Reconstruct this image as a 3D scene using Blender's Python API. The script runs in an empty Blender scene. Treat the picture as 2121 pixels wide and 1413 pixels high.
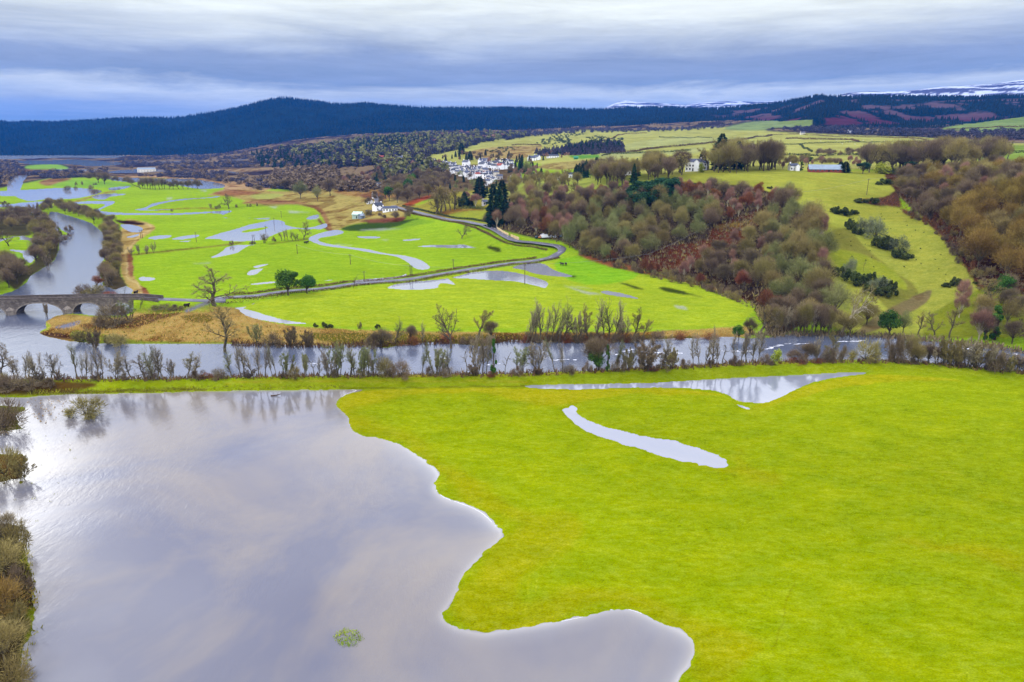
import bpy, math, random
import numpy as np
from mathutils import Vector
R = math.radians
C = bpy.context.scene.collection
SC = bpy.context.scene
QUAL = 1.0            # ground mesh fineness

# ------------------------------------------------------------------ camera
F = 1450.0; CX, CY = 1060.5, 706.5; HC = 70.0
TH = math.atan((706.5 - 290.0) / F)
CT, ST = math.cos(TH), math.sin(TH)
cam_d = bpy.data.cameras.new('camera'); cam = bpy.data.objects.new('camera', cam_d); C.objects.link(cam)
cam.location = (0, 0, HC); cam.rotation_euler = (math.pi / 2 - TH, 0, 0)
cam_d.sensor_width = 36.0; cam_d.lens = 36.0 * F / 2121.0
cam_d.clip_start = 1.0; cam_d.clip_end = 40000.0
SC.camera = cam
SC.render.resolution_x = 1024; SC.render.resolution_y = 682

# ------------------------------------------------------------------ light, sky, exposure
SC.view_settings.view_transform = 'Standard'; SC.view_settings.look = 'None'
SC.view_settings.exposure = 0.6; SC.view_settings.gamma = 1.0
SC.cycles.max_bounces = 6; SC.cycles.diffuse_bounces = 2; SC.cycles.glossy_bounces = 2
SC.cycles.transmission_bounces = 2; SC.cycles.volume_bounces = 0; SC.cycles.transparent_max_bounces = 6
SC.cycles.caustics_reflective = False; SC.cycles.caustics_refractive = False
SUN_EL, SUN_AZ = R(42), R(-70)      # azimuth measured from +Y towards +X
sun_d = bpy.data.lights.new('sun', 'SUN'); sun = bpy.data.objects.new('sun', sun_d); C.objects.link(sun)
sun_d.energy = 1.5; sun_d.angle = R(12); sun_d.color = (1.0, 0.95, 0.86)
sdir = Vector((math.sin(SUN_AZ) * math.cos(SUN_EL), math.cos(SUN_AZ) * math.cos(SUN_EL), math.sin(SUN_EL)))
sun.rotation_euler = sdir.to_track_quat('Z', 'Y').to_euler()

def lin(c):
    c = np.asarray(c, float) / 255.0
    return np.where(c <= 0.04045, c / 12.92, ((c + 0.055) / 1.055) ** 2.4)
def l4(c, k=1.0):
    v = lin(c) * k
    return (float(v[0]), float(v[1]), float(v[2]), 1.0)

class NT:
    def __init__(s, tree): s.t = tree; s.t.nodes.clear()
    def n(s, typ, **kw):
        nd = s.t.nodes.new(typ)
        for k, v in kw.items():
            if k[0] == 'i' and k[1:].isdigit(): nd.inputs[int(k[1:])].default_value = v
            elif k.startswith('in_'): nd.inputs[k[3:].replace('_', ' ')].default_value = v
            else: setattr(nd, k, v)
        return nd
    def l(s, a, b): s.t.links.new(a, b)
    def math(s, op, a, b=None, c=None, clamp=False):
        nd = s.n('ShaderNodeMath', operation=op, use_clamp=clamp)
        for i, v in enumerate((a, b, c)):
            if v is None: continue
            if isinstance(v, (int, float)): nd.inputs[i].default_value = v
            else: s.l(v, nd.inputs[i])
        return nd.outputs[0]
    def ramp(s, fac, stops, interp='LINEAR'):
        nd = s.n('ShaderNodeValToRGB'); cr = nd.color_ramp; cr.interpolation = interp
        while len(cr.elements) < len(stops): cr.elements.new(0.5)
        for e, (p, c) in zip(cr.elements, stops):
            e.position = p; e.color = c if len(c) == 4 else (*c, 1)
        s.l(fac, nd.inputs[0]); return nd.outputs[0]
    def mix(s, fac, a, b, mode='MIX'):
        nd = s.n('ShaderNodeMix', data_type='RGBA', blend_type=mode)
        for i, v in ((0, fac), (6, a), (7, b)):
            if isinstance(v, (int, float)): nd.inputs[i].default_value = v
            elif isinstance(v, tuple): nd.inputs[i].default_value = v if len(v) == 4 else (*v, 1)
            else: s.l(v, nd.inputs[i])
        return nd.outputs[2]
    def noise(s, vec, scale, detail=3.0, rough=0.55, dist=0.0):
        nd = s.n('ShaderNodeTexNoise'); nd.inputs['Scale'].default_value = scale
        nd.inputs['Detail'].default_value = detail; nd.inputs['Roughness'].default_value = rough
        nd.inputs['Distortion'].default_value = dist
        if vec is not None: s.l(vec, nd.inputs['Vector'])
        return nd.outputs[0]

world = bpy.data.worlds.new('World'); SC.world = world; world.use_nodes = True
w = NT(world.node_tree)
tc = w.n('ShaderNodeTexCoord')
sky = w.n('ShaderNodeTexSky', sky_type='NISHITA', sun_disc=False, sun_elevation=SUN_EL, sun_rotation=SUN_AZ)
sep = w.n('ShaderNodeSeparateXYZ'); w.l(tc.outputs['Generated'], sep.inputs[0])
zz = w.math('MAXIMUM', sep.outputs[2], 0.0)
den = w.math('ADD', zz, 0.035)
px = w.math('DIVIDE', sep.outputs[0], den); py = w.math('DIVIDE', sep.outputs[1], den)
cmb = w.n('ShaderNodeCombineXYZ'); w.l(px, cmb.inputs[0]); w.l(py, cmb.inputs[1])
n1 = w.noise(cmb.outputs[0], 0.42, 5.0, 0.6, 0.3)
cm2 = w.n('ShaderNodeCombineXYZ'); w.l(sep.outputs[0], cm2.inputs[0]); w.l(sep.outputs[1], cm2.inputs[1])
w.l(w.math('MULTIPLY', zz, 9.0), cm2.inputs[2])
n2 = w.noise(cm2.outputs[0], 2.3, 7.0, 0.64, 0.5)
n3 = w.noise(cm2.outputs[0], 4.6, 8.0, 0.68, 0.3)
# band height warped by the clouds
warp = w.math('MULTIPLY', w.math('SUBTRACT', n2, 0.5), 0.085)
ze = w.math('ADD', zz, warp)
def s4(c, k=0.66):
    v = l4(c, k); return (v[0] * .99, v[1] * 1.015, v[2] * .88, 1.0)
band = w.ramp(w.math('MULTIPLY', ze, 4.0), [
    (0.00, s4((150, 176, 212))), (0.10, s4((136, 160, 206))), (0.16, s4((168, 182, 218))), (0.235, s4((206, 211, 230))),
    (0.30, s4((140, 154, 192))), (0.40, s4((146, 157, 194))), (0.50, s4((188, 194, 216))), (0.62, s4((232, 234, 240))),
    (0.85, s4((252, 252, 254))), (1.0, s4((244, 245, 252)))])
hi = w.ramp(n1, [(0.36, (0.34, 0.38, 0.60)), (0.46, (0.72, 0.76, 0.96)), (0.56, (1.25, 1.27, 1.34)), (0.66, (2.5, 2.5, 2.4))])
up = w.math('SMOOTH_MIN', w.math('MULTIPLY', w.math('SUBTRACT', zz, 0.17), 5.0, clamp=True), 1.0, 0.05)
cl = w.mix(up, band, hi)
# broad bright break in the cloud up to the left, higher clouds
vm = w.n('ShaderNodeVectorMath', operation='DOT_PRODUCT'); w.l(tc.outputs['Generated'], vm.inputs[0])
gd = Vector((math.sin(R(-39)) * math.cos(R(22)), math.cos(R(-39)) * math.cos(R(22)), math.sin(R(22)))); vm.inputs[1].default_value = gd
gl = w.math('POWER', w.math('MAXIMUM', vm.outputs['Value'], 0.0), 330.0)
cl = w.mix(w.math('MULTIPLY', gl, 1.0, clamp=True), cl, (3.8, 3.8, 3.7, 1))
# streaks
stv = w.math('MULTIPLY_ADD', n3, 0.85, 0.58)
st = w.n('ShaderNodeCombineXYZ')
for i in range(3): w.l(stv, st.inputs[i])
cl = w.mix(1.0, cl, st.outputs[0], 'MULTIPLY')
zen = w.math('MULTIPLY_ADD', zz, 1.2, 1.0)
zc = w.n('ShaderNodeCombineXYZ')
for i in range(3): w.l(zen, zc.inputs[i])
cl = w.mix(1.0, cl, zc.outputs[0], 'MULTIPLY')
skm = w.mix(1.0, sky.outputs[0], (0.10, 0.10, 0.10, 1), 'MULTIPLY')
allc = w.mix(0.94, skm, cl)
bg = w.n('ShaderNodeBackground'); w.l(allc, bg.inputs[0]); bg.inputs[1].default_value = 1.0
wo = w.n('ShaderNodeOutputWorld'); w.l(bg.outputs[0], wo.inputs[0])

# ------------------------------------------------------------------ small tools
def proj(x, y, z):
    dep = y * CT + (HC - z) * ST
    dep = np.maximum(dep, 0.5)
    u = CX + F * x / dep
    v = CY - F * (-(HC - z) * CT + y * ST) / dep
    return u, v, dep
def hash2(ix, iy, seed):
    h = (ix.astype(np.int64) * 374761393 + iy.astype(np.int64) * 668265263 + seed * 982451653) & 0x7fffffff
    h = ((h ^ (h >> 13)) * 1274126177) & 0x7fffffff
    return ((h ^ (h >> 16)) & 0xffff) / 65535.0
def vnoise(x, y, seed=0):
    ix = np.floor(x); iy = np.floor(y); fx = x - ix; fy = y - iy
    fx = fx * fx * (3 - 2 * fx); fy = fy * fy * (3 - 2 * fy)
    a = hash2(ix, iy, seed); b = hash2(ix + 1, iy, seed); c = hash2(ix, iy + 1, seed); d = hash2(ix + 1, iy + 1, seed)
    return a + (b - a) * fx + (c - a) * fy + (a - b - c + d) * fx * fy
def fbm(x, y, seed=0, octv=4):
    s = 0; amp = 0.5; t = 0
    for i in range(octv):
        s = s + amp * vnoise(x * 2 ** i + 13.7 * i, y * 2 ** i - 7.1 * i, seed + i); t += amp; amp *= 0.5
    return s / t
def smooth(a, b, x):
    t = np.clip((x - a) / (b - a), 0, 1); return t * t * (3 - 2 * t)
def mesh_np(name, V, polys, mat=None, smooth_sh=False):
    """polys: list of integer arrays (M,3) or (M,4)"""
    me = bpy.data.meshes.new(name)
    V = np.asarray(V, np.float32)
    me.vertices.add(len(V)); me.vertices.foreach_set('co', V.ravel())
    polys = [np.asarray(p, np.int32) for p in polys if len(p)]
    idx = np.concatenate([p.ravel() for p in polys]); tot = np.concatenate([np.full(len(p), p.shape[1], np.int32) for p in polys])
    st = np.concatenate([[0], np.cumsum(tot)[:-1]]).astype(np.int32)
    me.loops.add(len(idx)); me.loops.foreach_set('vertex_index', idx)
    me.polygons.add(len(tot)); me.polygons.foreach_set('loop_start', st); me.polygons.foreach_set('loop_total', tot)
    me.polygons.foreach_set('use_smooth', np.full(len(tot), smooth_sh, bool))
    if mat: me.materials.append(mat)
    me.update(calc_edges=True)
    return me
def link(name, me, parent=None, loc=None, rz=0.0):
    o = bpy.data.objects.new(name, me); C.objects.link(o)
    if parent: o.parent = parent
    if loc is not None: o.location = loc
    o.rotation_euler[2] = rz
    return o
def tag(o, label=None, cat=None, group=None, kind=None):
    if label: o['label'] = label
    if cat: o['category'] = cat
    if group: o['group'] = group
    if kind: o['kind'] = kind
    return o
class MB:
    def __init__(s): s.v = []; s.q = []; s.t = []
    def add(s, V, Q=(), T=()):
        b = len(s.v); s.v += [tuple(p) for p in V]
        s.q += [[i + b for i in f] for f in Q]; s.t += [[i + b for i in f] for f in T]
    def box(s, x0, x1, y0, y1, z0, z1):
        s.add([(x0,y0,z0),(x1,y0,z0),(x1,y1,z0),(x0,y1,z0),(x0,y0,z1),(x1,y0,z1),(x1,y1,z1),(x0,y1,z1)],
              [(0,3,2,1),(4,5,6,7),(0,1,5,4),(1,2,6,5),(2,3,7,6),(3,0,4,7)])
    def mesh(s, name, mat, sm=False):
        ps = []
        if s.q: ps.append(np.array(s.q))
        if s.t: ps.append(np.array(s.t))
        return mesh_np(name, np.array(s.v), ps, mat, sm)
    def build(s, name, mat, parent=None, sm=False): return link(name, s.mesh(name, mat, sm), parent)

# ------------------------------------------------------------------ raster of the land cover (world polygons, sampled on the ground mesh)
U0, U1, V0, V1 = -640, 2760, 236, 1760
def fillpoly(pts):
    """mask array + offset for a polygon (even-odd)"""
    P = np.array(pts, float)
    x0 = int(max(U0, math.floor(P[:, 0].min()))); x1 = int(min(U1 - 1, math.ceil(P[:, 0].max())))
    y0 = int(max(V0, math.floor(P[:, 1].min()))); y1 = int(min(V1 - 1, math.ceil(P[:, 1].max())))
    if x1 < x0 or y1 < y0: return None
    xs = np.arange(x0, x1 + 1) + 0.01; m = np.zeros((y1 - y0 + 1, len(xs)), bool)
    Q = np.roll(P, -1, 0)
    for r, yy in enumerate(np.arange(y0, y1 + 1) + 0.01):
        c = (P[:, 1] > yy) != (Q[:, 1] > yy)
        if not c.any(): continue
        xi = P[c, 0] + (yy - P[c, 1]) * (Q[c, 0] - P[c, 0]) / (Q[c, 1] - P[c, 1])
        m[r] = (np.searchsorted(np.sort(xi), xs) % 2) == 1
    return x0 - U0, y0 - V0, m
def cr(pts, n=4):
    """closed Catmull-Rom smoothing of a polygon"""
    P = np.array(pts, float); out = []
    N = len(P)
    for i in range(N):
        p0, p1, p2, p3 = P[i - 1], P[i], P[(i + 1) % N], P[(i + 2) % N]
        for k in range(n):
            t = k / n
            out.append(0.5 * ((2 * p1) + (-p0 + p2) * t + (2 * p0 - 5 * p1 + 4 * p2 - p3) * t * t + (-p0 + 3 * p1 - 3 * p2 + p3) * t ** 3))
    return np.array(out)
def strip(pts, wd):
    """polyline -> polygon of the given width (number or list)"""
    P = np.array(pts, float); W = np.full(len(P), wd, float) if np.isscalar(wd) else np.array(wd, float)
    T = np.gradient(P, axis=0); T /= np.linalg.norm(T, axis=1)[:, None] + 1e-9
    N = np.stack([-T[:, 1], T[:, 0]], 1)
    return np.vstack([P + N * W[:, None] / 2, (P - N * W[:, None] / 2)[::-1]])
def box_blur(a, r):
    r = int(r)
    if r < 1: return a
    for ax in (0, 1):
        pad = [(0, 0), (0, 0)]; pad[ax] = (r + 1, r)
        c = np.cumsum(np.pad(a, pad, 'edge'), axis=ax, dtype=np.float64)
        n = a.shape[ax]
        if ax == 0: a = (c[2 * r + 1:2 * r + 1 + n] - c[:n]) / (2 * r + 1)
        else: a = (c[:, 2 * r + 1:2 * r + 1 + n] - c[:, :n]) / (2 * r + 1)
    return a.astype(np.float32)
def blur(a, r):
    return box_blur(box_blur(a, r), r)
# ------------------------------------------------------------------ water outlines
WATER = []   # (name, label, polygon)
def W(name, label, pts, sm=True): WATER.append((name, label, cr(pts) if sm else np.array(pts, float)))
W('flood_water', 'wide grey flood covering the near left of the meadow', [
 (-640,818),(0,822),(60,821),(130,817),(300,814),(480,809),(620,808),(700,806),(790,806),(750,810),(718,818),(697,833),(704,848),(722,864),(727,885),(745,899),(785,907),(830,921),(870,947),(900,968),(913,990),(900,1010),(915,1028),(950,1040),(985,1053),(1012,1072),(1028,1090),(1045,1102),(1030,1124),(1000,1150),(975,1174),(957,1197),(948,1225),(932,1250),(912,1277),(935,1296),(965,1306),(1000,1313),(1040,1306),(1100,1297),(1160,1286),(1210,1276),(1250,1264),(1300,1260),(1350,1279),(1395,1299),(1430,1318),(1442,1345),(1427,1380),(1402,1413),(1380,1500),(1330,1750),(-640,1750)])
W('flood_pool', 'curved white pool lying in the near meadow', [
 (1163,849),(1182,846),(1200,860),(1240,881),(1290,892),(1340,904),(1400,916),(1450,931),(1490,947),(1513,963),(1495,969),(1450,962),(1400,951),(1340,936),(1290,921),(1240,904),(1200,886),(1180,868)])
W('flood_pool', 'long pool against the grass embankment', [
 (1085,799),(1160,796),(1260,795),(1380,792),(1440,788),(1530,782),(1650,776),(1740,770),(1820,771),(1750,780),(1690,791),(1650,806),(1610,826),(1575,835),(1530,831),(1505,818),(1470,808),(1400,804),(1300,804),(1220,806),(1150,806),(1095,804)])
W('flood_pool', 'tiny wet streak below the embankment pool', [(1515,836),(1535,838),(1560,850),(1545,848)])
W('flood_pool', 'tiny wet streak above the curved pool', [(1176,840),(1190,841),(1200,851),(1190,849)])
RIVER = [(-640,560),(-200,585),(0,611),(30,602),(55,585),(62,572),(85,558),(112,540),(122,515),(118,485),(106,462),(98,448),(104,438),(120,440),(160,452),(190,462),(212,480),(222,505),(215,540),(208,565),(214,590),(238,600),(262,592),(276,600),(272,618),(276,645),(255,655),(200,655),(150,650),(118,654),(95,666),(98,680),(78,690),(100,698),(140,706),(190,711),(260,712),(350,713),(480,712),(560,713),(640,716),(740,714),(775,717),(800,721),(850,712),(905,708),(940,712),(970,714),(1000,718),(1060,704),(1200,706),(1300,703),(1380,702),(1440,700),(1515,697),(1545,701),(1600,699),(1640,690),(1750,692),(1850,697),(1920,706),(2000,712),(2060,715),(2121,727),(2300,745),(2760,790),(2760,850),(2400,802),(2121,772),(2050,764),(1950,754),(1870,748),(1800,747),(1690,747),(1590,750),(1530,753),(1450,757),(1350,762),(1200,770),(1060,775),(1000,776),(850,777),(700,779),(530,781),(420,779),(400,784),(300,786),(160,786),(0,788),(-640,790)]
W('river', 'broad river bending under the bridge and across the valley', RIVER, False)
W('loch', 'far loch below the dark blue hills', [(-640,321.5),(0,321.5),(180,321.5),(265,323),(235,328),(180,327),(120,327),(0,330),(-640,334)], False)
Wp = lambda lab, pts: W('flood_pool', lab, pts)
Wp('flood water among the far scrub by the loch', [(35,334),(110,332),(160,331),(245,336),(250,341),(190,345),(150,341),(60,340)])
Wp('pale flood behind the tan far building', [(225,356),(260,352),(290,350),(330,352),(300,357),(240,359)])
Wp('blue flood in the scrub left of the wooded hill', [(470,356),(500,351),(540,349),(556,352),(545,358),(500,361)])
Wp('upper bend of the river at the far left', [(15,380),(30,365),(58,363),(50,375),(42,395),(30,398),(15,396)])
Wp('wide pale flood at the far left', [(-300,400),(-60,397),(0,396),(60,393),(110,390),(150,389),(185,391),(213,396),(190,405),(150,412),(90,414),(60,417),(35,410),(0,406),(-300,410)])
Wp('pale flood channel left of the bushes', [(-200,428),(0,424),(45,420),(100,416),(130,414),(105,419),(80,425),(85,438),(60,440),(40,432),(0,430),(-200,440)])
Wp('pale shallow flood above the lane bend', [(190,408),(205,403),(235,401),(262,402),(250,405),(228,408),(218,413),(200,413)])
Wp('small pale flood beside the tree row', [(225,390),(245,387),(272,386),(250,393),(228,394)])
Wp('blue flood behind the tree row', [(225,368),(290,369),(330,370),(400,371),(460,381),(465,388),(440,391),(400,390),(350,380),(300,378),(240,375)])
Wp('thin pale channel across the green field', [(140,421),(180,417),(235,417),(234,423),(222,428),(205,436),(195,438),(205,432),(217,424),(190,422),(150,423)])
Wp('shallow channel near the river bank trees', [(170,437),(200,435),(215,438),(255,441),(350,442),(400,440),(440,438),(475,436),(480,439),(461,446),(470,451),(520,452),(560,453),(545,455),(500,451),(465,452),(458,444),(430,442),(380,445),(300,446),(250,445),(215,445),(190,440)])
Wp('curving blue channel in the far field', [(280,434),(300,430),(315,422),(340,417),(380,412),(430,409),(450,406),(452,409),(400,413),(350,419),(320,427),(305,434),(330,434),(375,434),(330,436),(285,436)])
Wp('blue pool beside the footpath', [(248,466),(270,465),(296,472),(293,480),(280,482),(262,478)])
Wp('dark pool beside the footpath', [(262,491),(280,486),(290,484),(285,490),(268,493)])
Wp('long blue pool in the field by the path', [(305,494),(320,489),(345,487),(358,489),(340,495),(315,496)])
Wp('pale pool beside the long blue pool', [(355,495),(380,489),(410,486),(412,490),(390,495),(365,497)])
Wp('thin pool below the pale pool', [(372,500),(395,498),(392,501),(375,502)])
Wp('large pale pool under the lone leafless tree', [
 (422,495),(445,487),(460,482),(490,474),(515,466),(545,460),(570,455),(590,460),(592,466),(620,472),(650,470),(675,464),(672,469),(640,476),(615,474),(590,478),(560,490),(545,497),(510,500),(480,500),(462,499),(455,496)])
Wp('pale pool crossing the hedge line', [(436,533),(450,527),(462,519),(470,512),(490,508),(520,507),(540,506),(515,510),(500,519),(490,525),(465,530),(445,534)])
Wp('winding pale channel ending in a wide pool', [
 (638,495),(660,484),(690,477),(708,478),(712,483),(690,489),(665,493),(660,498),(680,505),(720,511),(765,517),(800,525),(840,530),(870,538),(888,549),(889,557),(870,559),(855,554),(845,545),(820,532),(780,526),(730,517),(680,511),(655,505)])
Wp('blue shallow patch left of the tan pasture', [(632,453),(650,446),(662,445),(660,451),(645,455)])
Wp('pale pool by the gate', [(650,471),(675,463),(678,470),(660,476)])
Wp('long white pool below the barn field', [(862,511),(890,508),(950,507),(1010,507),(1018,510),(1000,513),(960,515),(900,513)])
Wp('thin pool right of the long white pool', [(1020,518),(1045,518),(1060,521),(1040,522)])
Wp('narrow wet hollow in the upper meadow', [(835,497),(870,494),(868,497),(840,500)])
Wp('small blue pool in the upper meadow', [(740,490),(780,490),(790,492),(770,495),(745,493)])
Wp('faint pool at the middle of the green meadow', [(511,567),(520,560),(545,556),(540,562),(530,569),(515,571)])
Wp('small pool above the faint pool', [(525,552),(545,548),(558,547),(545,552),(530,556)])
Wp('long thin pool by the ivy trees', [(520,588),(545,585),(573,583),(572,586),(545,589),(522,591)])
Wp('small white pool near the footpath', [(287,576),(295,573),(312,574),(323,577),(318,581),(300,583),(289,581)])
Wp('pool along the road verge', [(735,581),(760,578),(800,575),(830,571),(840,567),(845,570),(835,574),(800,580),(760,586),(735,587)])
Wp('small thin pool in the green meadow', [(665,582),(680,580),(695,579),(690,581),(670,583)])
Wp('white pool below the road', [(801,597),(815,590),(835,586),(870,582),(905,580),(910,590),(905,597),(880,600),(850,601),(815,599)])
Wp('arrow-shaped pool joining two larger pools', [(905,580),(925,577),(930,578),(944,590),(925,588),(910,587)])
Wp('long pale pool in the meadow below the road', [(935,576),(955,570),(985,563),(1030,560),(1070,565),(1110,575),(1135,585),(1130,597),(1115,594),(1090,588),(1060,583),(1020,581),(970,578)])
Wp('wedge-shaped pool at the road bend', [(1060,555),(1085,547),(1110,545),(1130,548),(1150,560),(1185,571),(1180,574),(1150,573),(1110,568),(1085,560)])
Wp('narrow white pool in the middle of the meadow', [(1243,604),(1262,603),(1290,608),(1315,615),(1325,620),(1305,618),(1270,613),(1250,609)])
Wp('long white pool left of the near riverside meadow', [(495,640),(520,643),(560,655),(600,665),(640,670),(610,672),(570,668),(530,661),(505,652)])
Wp('small pool beside the road hedge', [(480,633),(500,630),(525,628),(540,626),(520,632),(500,640),(488,640)])
Wp('pale flooded field at the left edge', [(-200,485),(0,494),(25,486),(48,488),(60,492),(75,495),(78,520),(70,540),(60,545),(48,535),(45,525),(20,520),(0,516),(-200,512)])

# ------------------------------------------------------------------ land colours (as they look), painted in this order
GAIN = 2.9
LAND = []
def Lc(col, pts, sm=True): LAND.append((col, cr(pts) if sm else np.array(pts, float)))
GR1 = (166,184,0); GR2 = (166,202,34); GR3 = (182,204,40); PAS = (198,198,100); PAS2 = (198,198,104); TAN = (206,172,98); STRAW = (196,164,88)
BRK = (150,72,40); MUD = (96,84,60); WOOD = (92,76,58); OLV = (150,150,50); VALE = (74,62,66)
Lc(VALE, [(-640,236),(2760,236),(2760,340),(1600,330),(900,330),(730,400),(640,394),(560,391),(480,393),(410,372),(300,368),(110,368),(0,390),(-640,396)], False)
Lc((124,106,72), [(770,372),(850,350),(960,335),(1060,338),(1080,372),(1050,396),(960,398),(900,412),(835,424),(780,424)])
Lc((176,150,110), [(380,352),(470,350),(560,346),(640,342),(640,346),(560,352),(470,358),(390,357)])
Lc((180,160,100), [(540,372),(640,366),(690,358),(700,362),(650,374),(560,380)])
Lc((150,150,160), [(100,349),(230,352),(330,352),(330,356),(200,356),(90,354)])
Lc((120,120,130), [(270,334),(420,332),(560,328),(560,331),(420,336),(280,338)])
Lc((150,198,60), [(55,344),(100,340),(125,342),(142,349),(120,351),(60,350)])
Lc((146,110,80), [(-100,352),(60,351),(115,352),(90,360),(0,362),(-100,362)])
Lc((206,170,120), [(230,366),(300,363),(400,366),(440,374),(520,378),(560,392),(460,402),(440,400),(465,390),(420,378),(330,370),(260,370)])
Lc((150,198,60), [(95,378),(120,370),(165,372),(230,376),(280,384),(230,388),(150,389),(110,386)])
Lc((180,140,90), [(80,378),(110,369),(150,370),(120,379),(100,385)])
# tan pasture round the farm
Lc((196,176,96), [(430,404),(470,396),(520,393),(600,396),(700,380),(760,395),(800,410),(860,424),(850,440),(830,452),(790,458),(745,462),(712,470),(700,480),(684,480),(668,452),(652,432),(610,424),(560,427),(520,420),(480,408)])
Lc((176,132,84), [(500,420),(560,414),(620,418),(665,432),(680,455),(688,474),(680,478),(668,452),(650,432),(600,423),(550,426)])
Lc((172,120,74), [(440,400),(480,394),(540,398),(520,404),(460,405)])
Lc((184,188,90), [(520,404),(560,401),(590,403),(560,412),(530,412)])
Lc((190,150,84), [(690,396),(740,390),(800,396),(830,408),(780,410),(720,405)])
Lc((150,104,66), [(745,403),(790,402),(800,414),(760,412)])
Lc((196,178,96), [(600,404),(660,403),(720,408),(745,425),(700,430),(650,420)])
Lc((70,96,30), [(705,474),(740,464),(790,460),(850,455),(868,452),(850,466),(800,474),(740,479)])
Lc((140,180,40), [(860,455),(900,458),(880,464),(820,474),(790,478),(740,480),(820,470)])
Lc((150,90,66), [(745,458),(800,452),(840,450),(830,458),(780,462)])
# slopes right of the farm
Lc((178,170,64), [(835,434),(870,424),(900,412),(950,398),(1005,392),(1040,380),(1010,430),(1008,466),(960,460),(900,446)])
Lc((186,92,52), [(835,424),(870,410),(895,404),(885,412),(850,426)])
Lc((188,150,70), [(905,445),(935,434),(960,433),(1005,436),(1006,462),(960,456)])
Lc((168,176,56), [(930,444),(1005,436),(1006,464),(960,458)])
Lc((186,186,96), [(965,405),(1010,395),(1060,380),(1110,368),(1190,370),(1150,400),(1050,420)])
# pasture band between village and terrace
Lc((178,188,80), [(1040,385),(1120,372),(1200,366),(1330,362),(1420,360),(1400,372),(1300,378),(1240,388),(1180,410),(1120,415),(1060,400)])
# hill pastures beyond
Lc(PAS, [(850,330),(900,318),(950,300),(1000,290),(1060,286),(1130,278),(1200,270),(1300,272),(1400,268),(1500,262),(1600,272),(1900,284),(2000,288),(2121,262),(2760,240),(2760,360),(2121,362),(1850,352),(1500,355),(1400,365),(1150,345),(1080,335),(900,345)])
Lc((196,172,104), [(965,318),(1000,308),(1060,303),(1120,302),(1110,315),(1080,328),(1000,330)])
Lc((192,176,100), [(1110,345),(1160,336),(1240,332),(1220,345),(1170,352),(1120,350)])
Lc((112,168,60), [(1180,322),(1240,320),(1262,318),(1250,326),(1200,329)])
Lc((188,192,116), [(1250,318),(1380,314),(1460,305),(1440,318),(1350,322),(1260,330)])
Lc((196,200,118), [(1300,298),(1400,284),(1500,286),(1590,280),(1480,296),(1380,302),(1300,312)])
Lc((152,172,100), [(1500,268),(1560,252),(1680,248),(1684,262),(1600,270)])
Lc((150,172,92), [(1950,268),(2000,256),(2060,248),(2121,240),(2760,240),(2760,275),(2121,274),(2000,276)])
Lc((96,70,92), [(1880,270),(1950,268),(2040,275),(2121,276),(2760,270),(2760,300),(2121,297),(2000,288),(1930,284)])
Lc(VALE, [(1690,262),(1780,272),(1880,276),(1880,283),(1760,280),(1600,272),(1600,266)])
Lc((150,176,70), [(2040,310),(2121,300),(2760,290),(2760,350),(2121,352),(2030,345)])
# terrace and right pasture
Lc((184,188,70), [(1395,368),(1450,356),(1560,350),(1700,352),(1850,358),(1870,378),(1860,400),(1800,420),(1850,428),(1930,455),(1990,500),(2025,560),(2030,600),(1980,630),(1950,690),(1800,695),(1700,660),(1705,560),(1690,480),(1640,430),(1600,400),(1500,385),(1420,378)])
Lc((152,150,60), [(1720,480),(1760,478),(1800,520),(1850,560),(1900,600),(1880,650),(1840,640),(1760,560),(1710,520)])
Lc((146,130,84), [(1840,640),(1880,620),(1930,600),(1915,630),(1860,660),(1800,690),(1780,680)])
Lc((168,178,50), [(1720,520),(1780,525),(1850,560),(1880,600),(1820,580),(1750,560)])
Lc((108,74,52), [(1775,415),(1830,408),(1860,396),(1870,440),(1900,450),(1940,460),(1990,520),(2040,570),(2060,600),(2030,600),(1990,540),(1930,470),(1870,432),(1810,425)])
Lc((96,62,36), [(1850,350),(2121,340),(2760,330),(2760,700),(2121,640),(2070,600),(2010,560),(1960,490),(1900,440),(1860,400)])
Lc((170,186,60), [(1845,352),(1990,344),(2121,338),(2760,330),(2760,352),(2121,362),(1960,358),(1870,362)])
Lc((150,158,40), [(1930,650),(2060,590),(2121,610),(2760,640),(2760,720),(2121,700),(1990,700),(1920,700)])
# bluff woodland floor
Lc(WOOD, [(1035,455),(1060,420),(1140,405),(1200,400),(1290,384),(1400,378),(1560,388),(1640,425),(1700,470),(1712,560),(1700,640),(1600,700),(1560,640),(1440,590),(1350,560),(1260,545),(1200,520),(1160,500),(1100,492),(1050,480),(1005,468)])
Lc((112,62,34), [(1320,540),(1360,515),(1420,505),(1465,495),(1475,470),(1540,445),(1620,420),(1610,450),(1560,470),(1540,500),(1480,520),(1440,540),(1390,570),(1350,560)])
Lc((168,140,60), [(1480,468),(1520,460),(1560,455),(1540,466),(1490,474)])
# meadow below the road
Lc(GR3, [(500,636),(560,620),(680,602),(800,590),(960,566),(1060,552),(1150,540),(1200,532),(1260,548),(1350,562),(1420,580),(1480,592),(1560,628),(1555,650),(1520,672),(1400,680),(1100,680),(760,678),(640,672),(560,655)])
Lc((150,205,30), [(1150,545),(1200,530),(1260,548),(1320,565),(1300,580),(1220,590),(1170,575)])
Lc((168,104,62), [(1200,526),(1230,530),(1300,550),(1380,572),(1460,588),(1530,610),(1570,640),(1545,622),(1450,592),(1350,570),(1260,552),(1205,532)])
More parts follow.
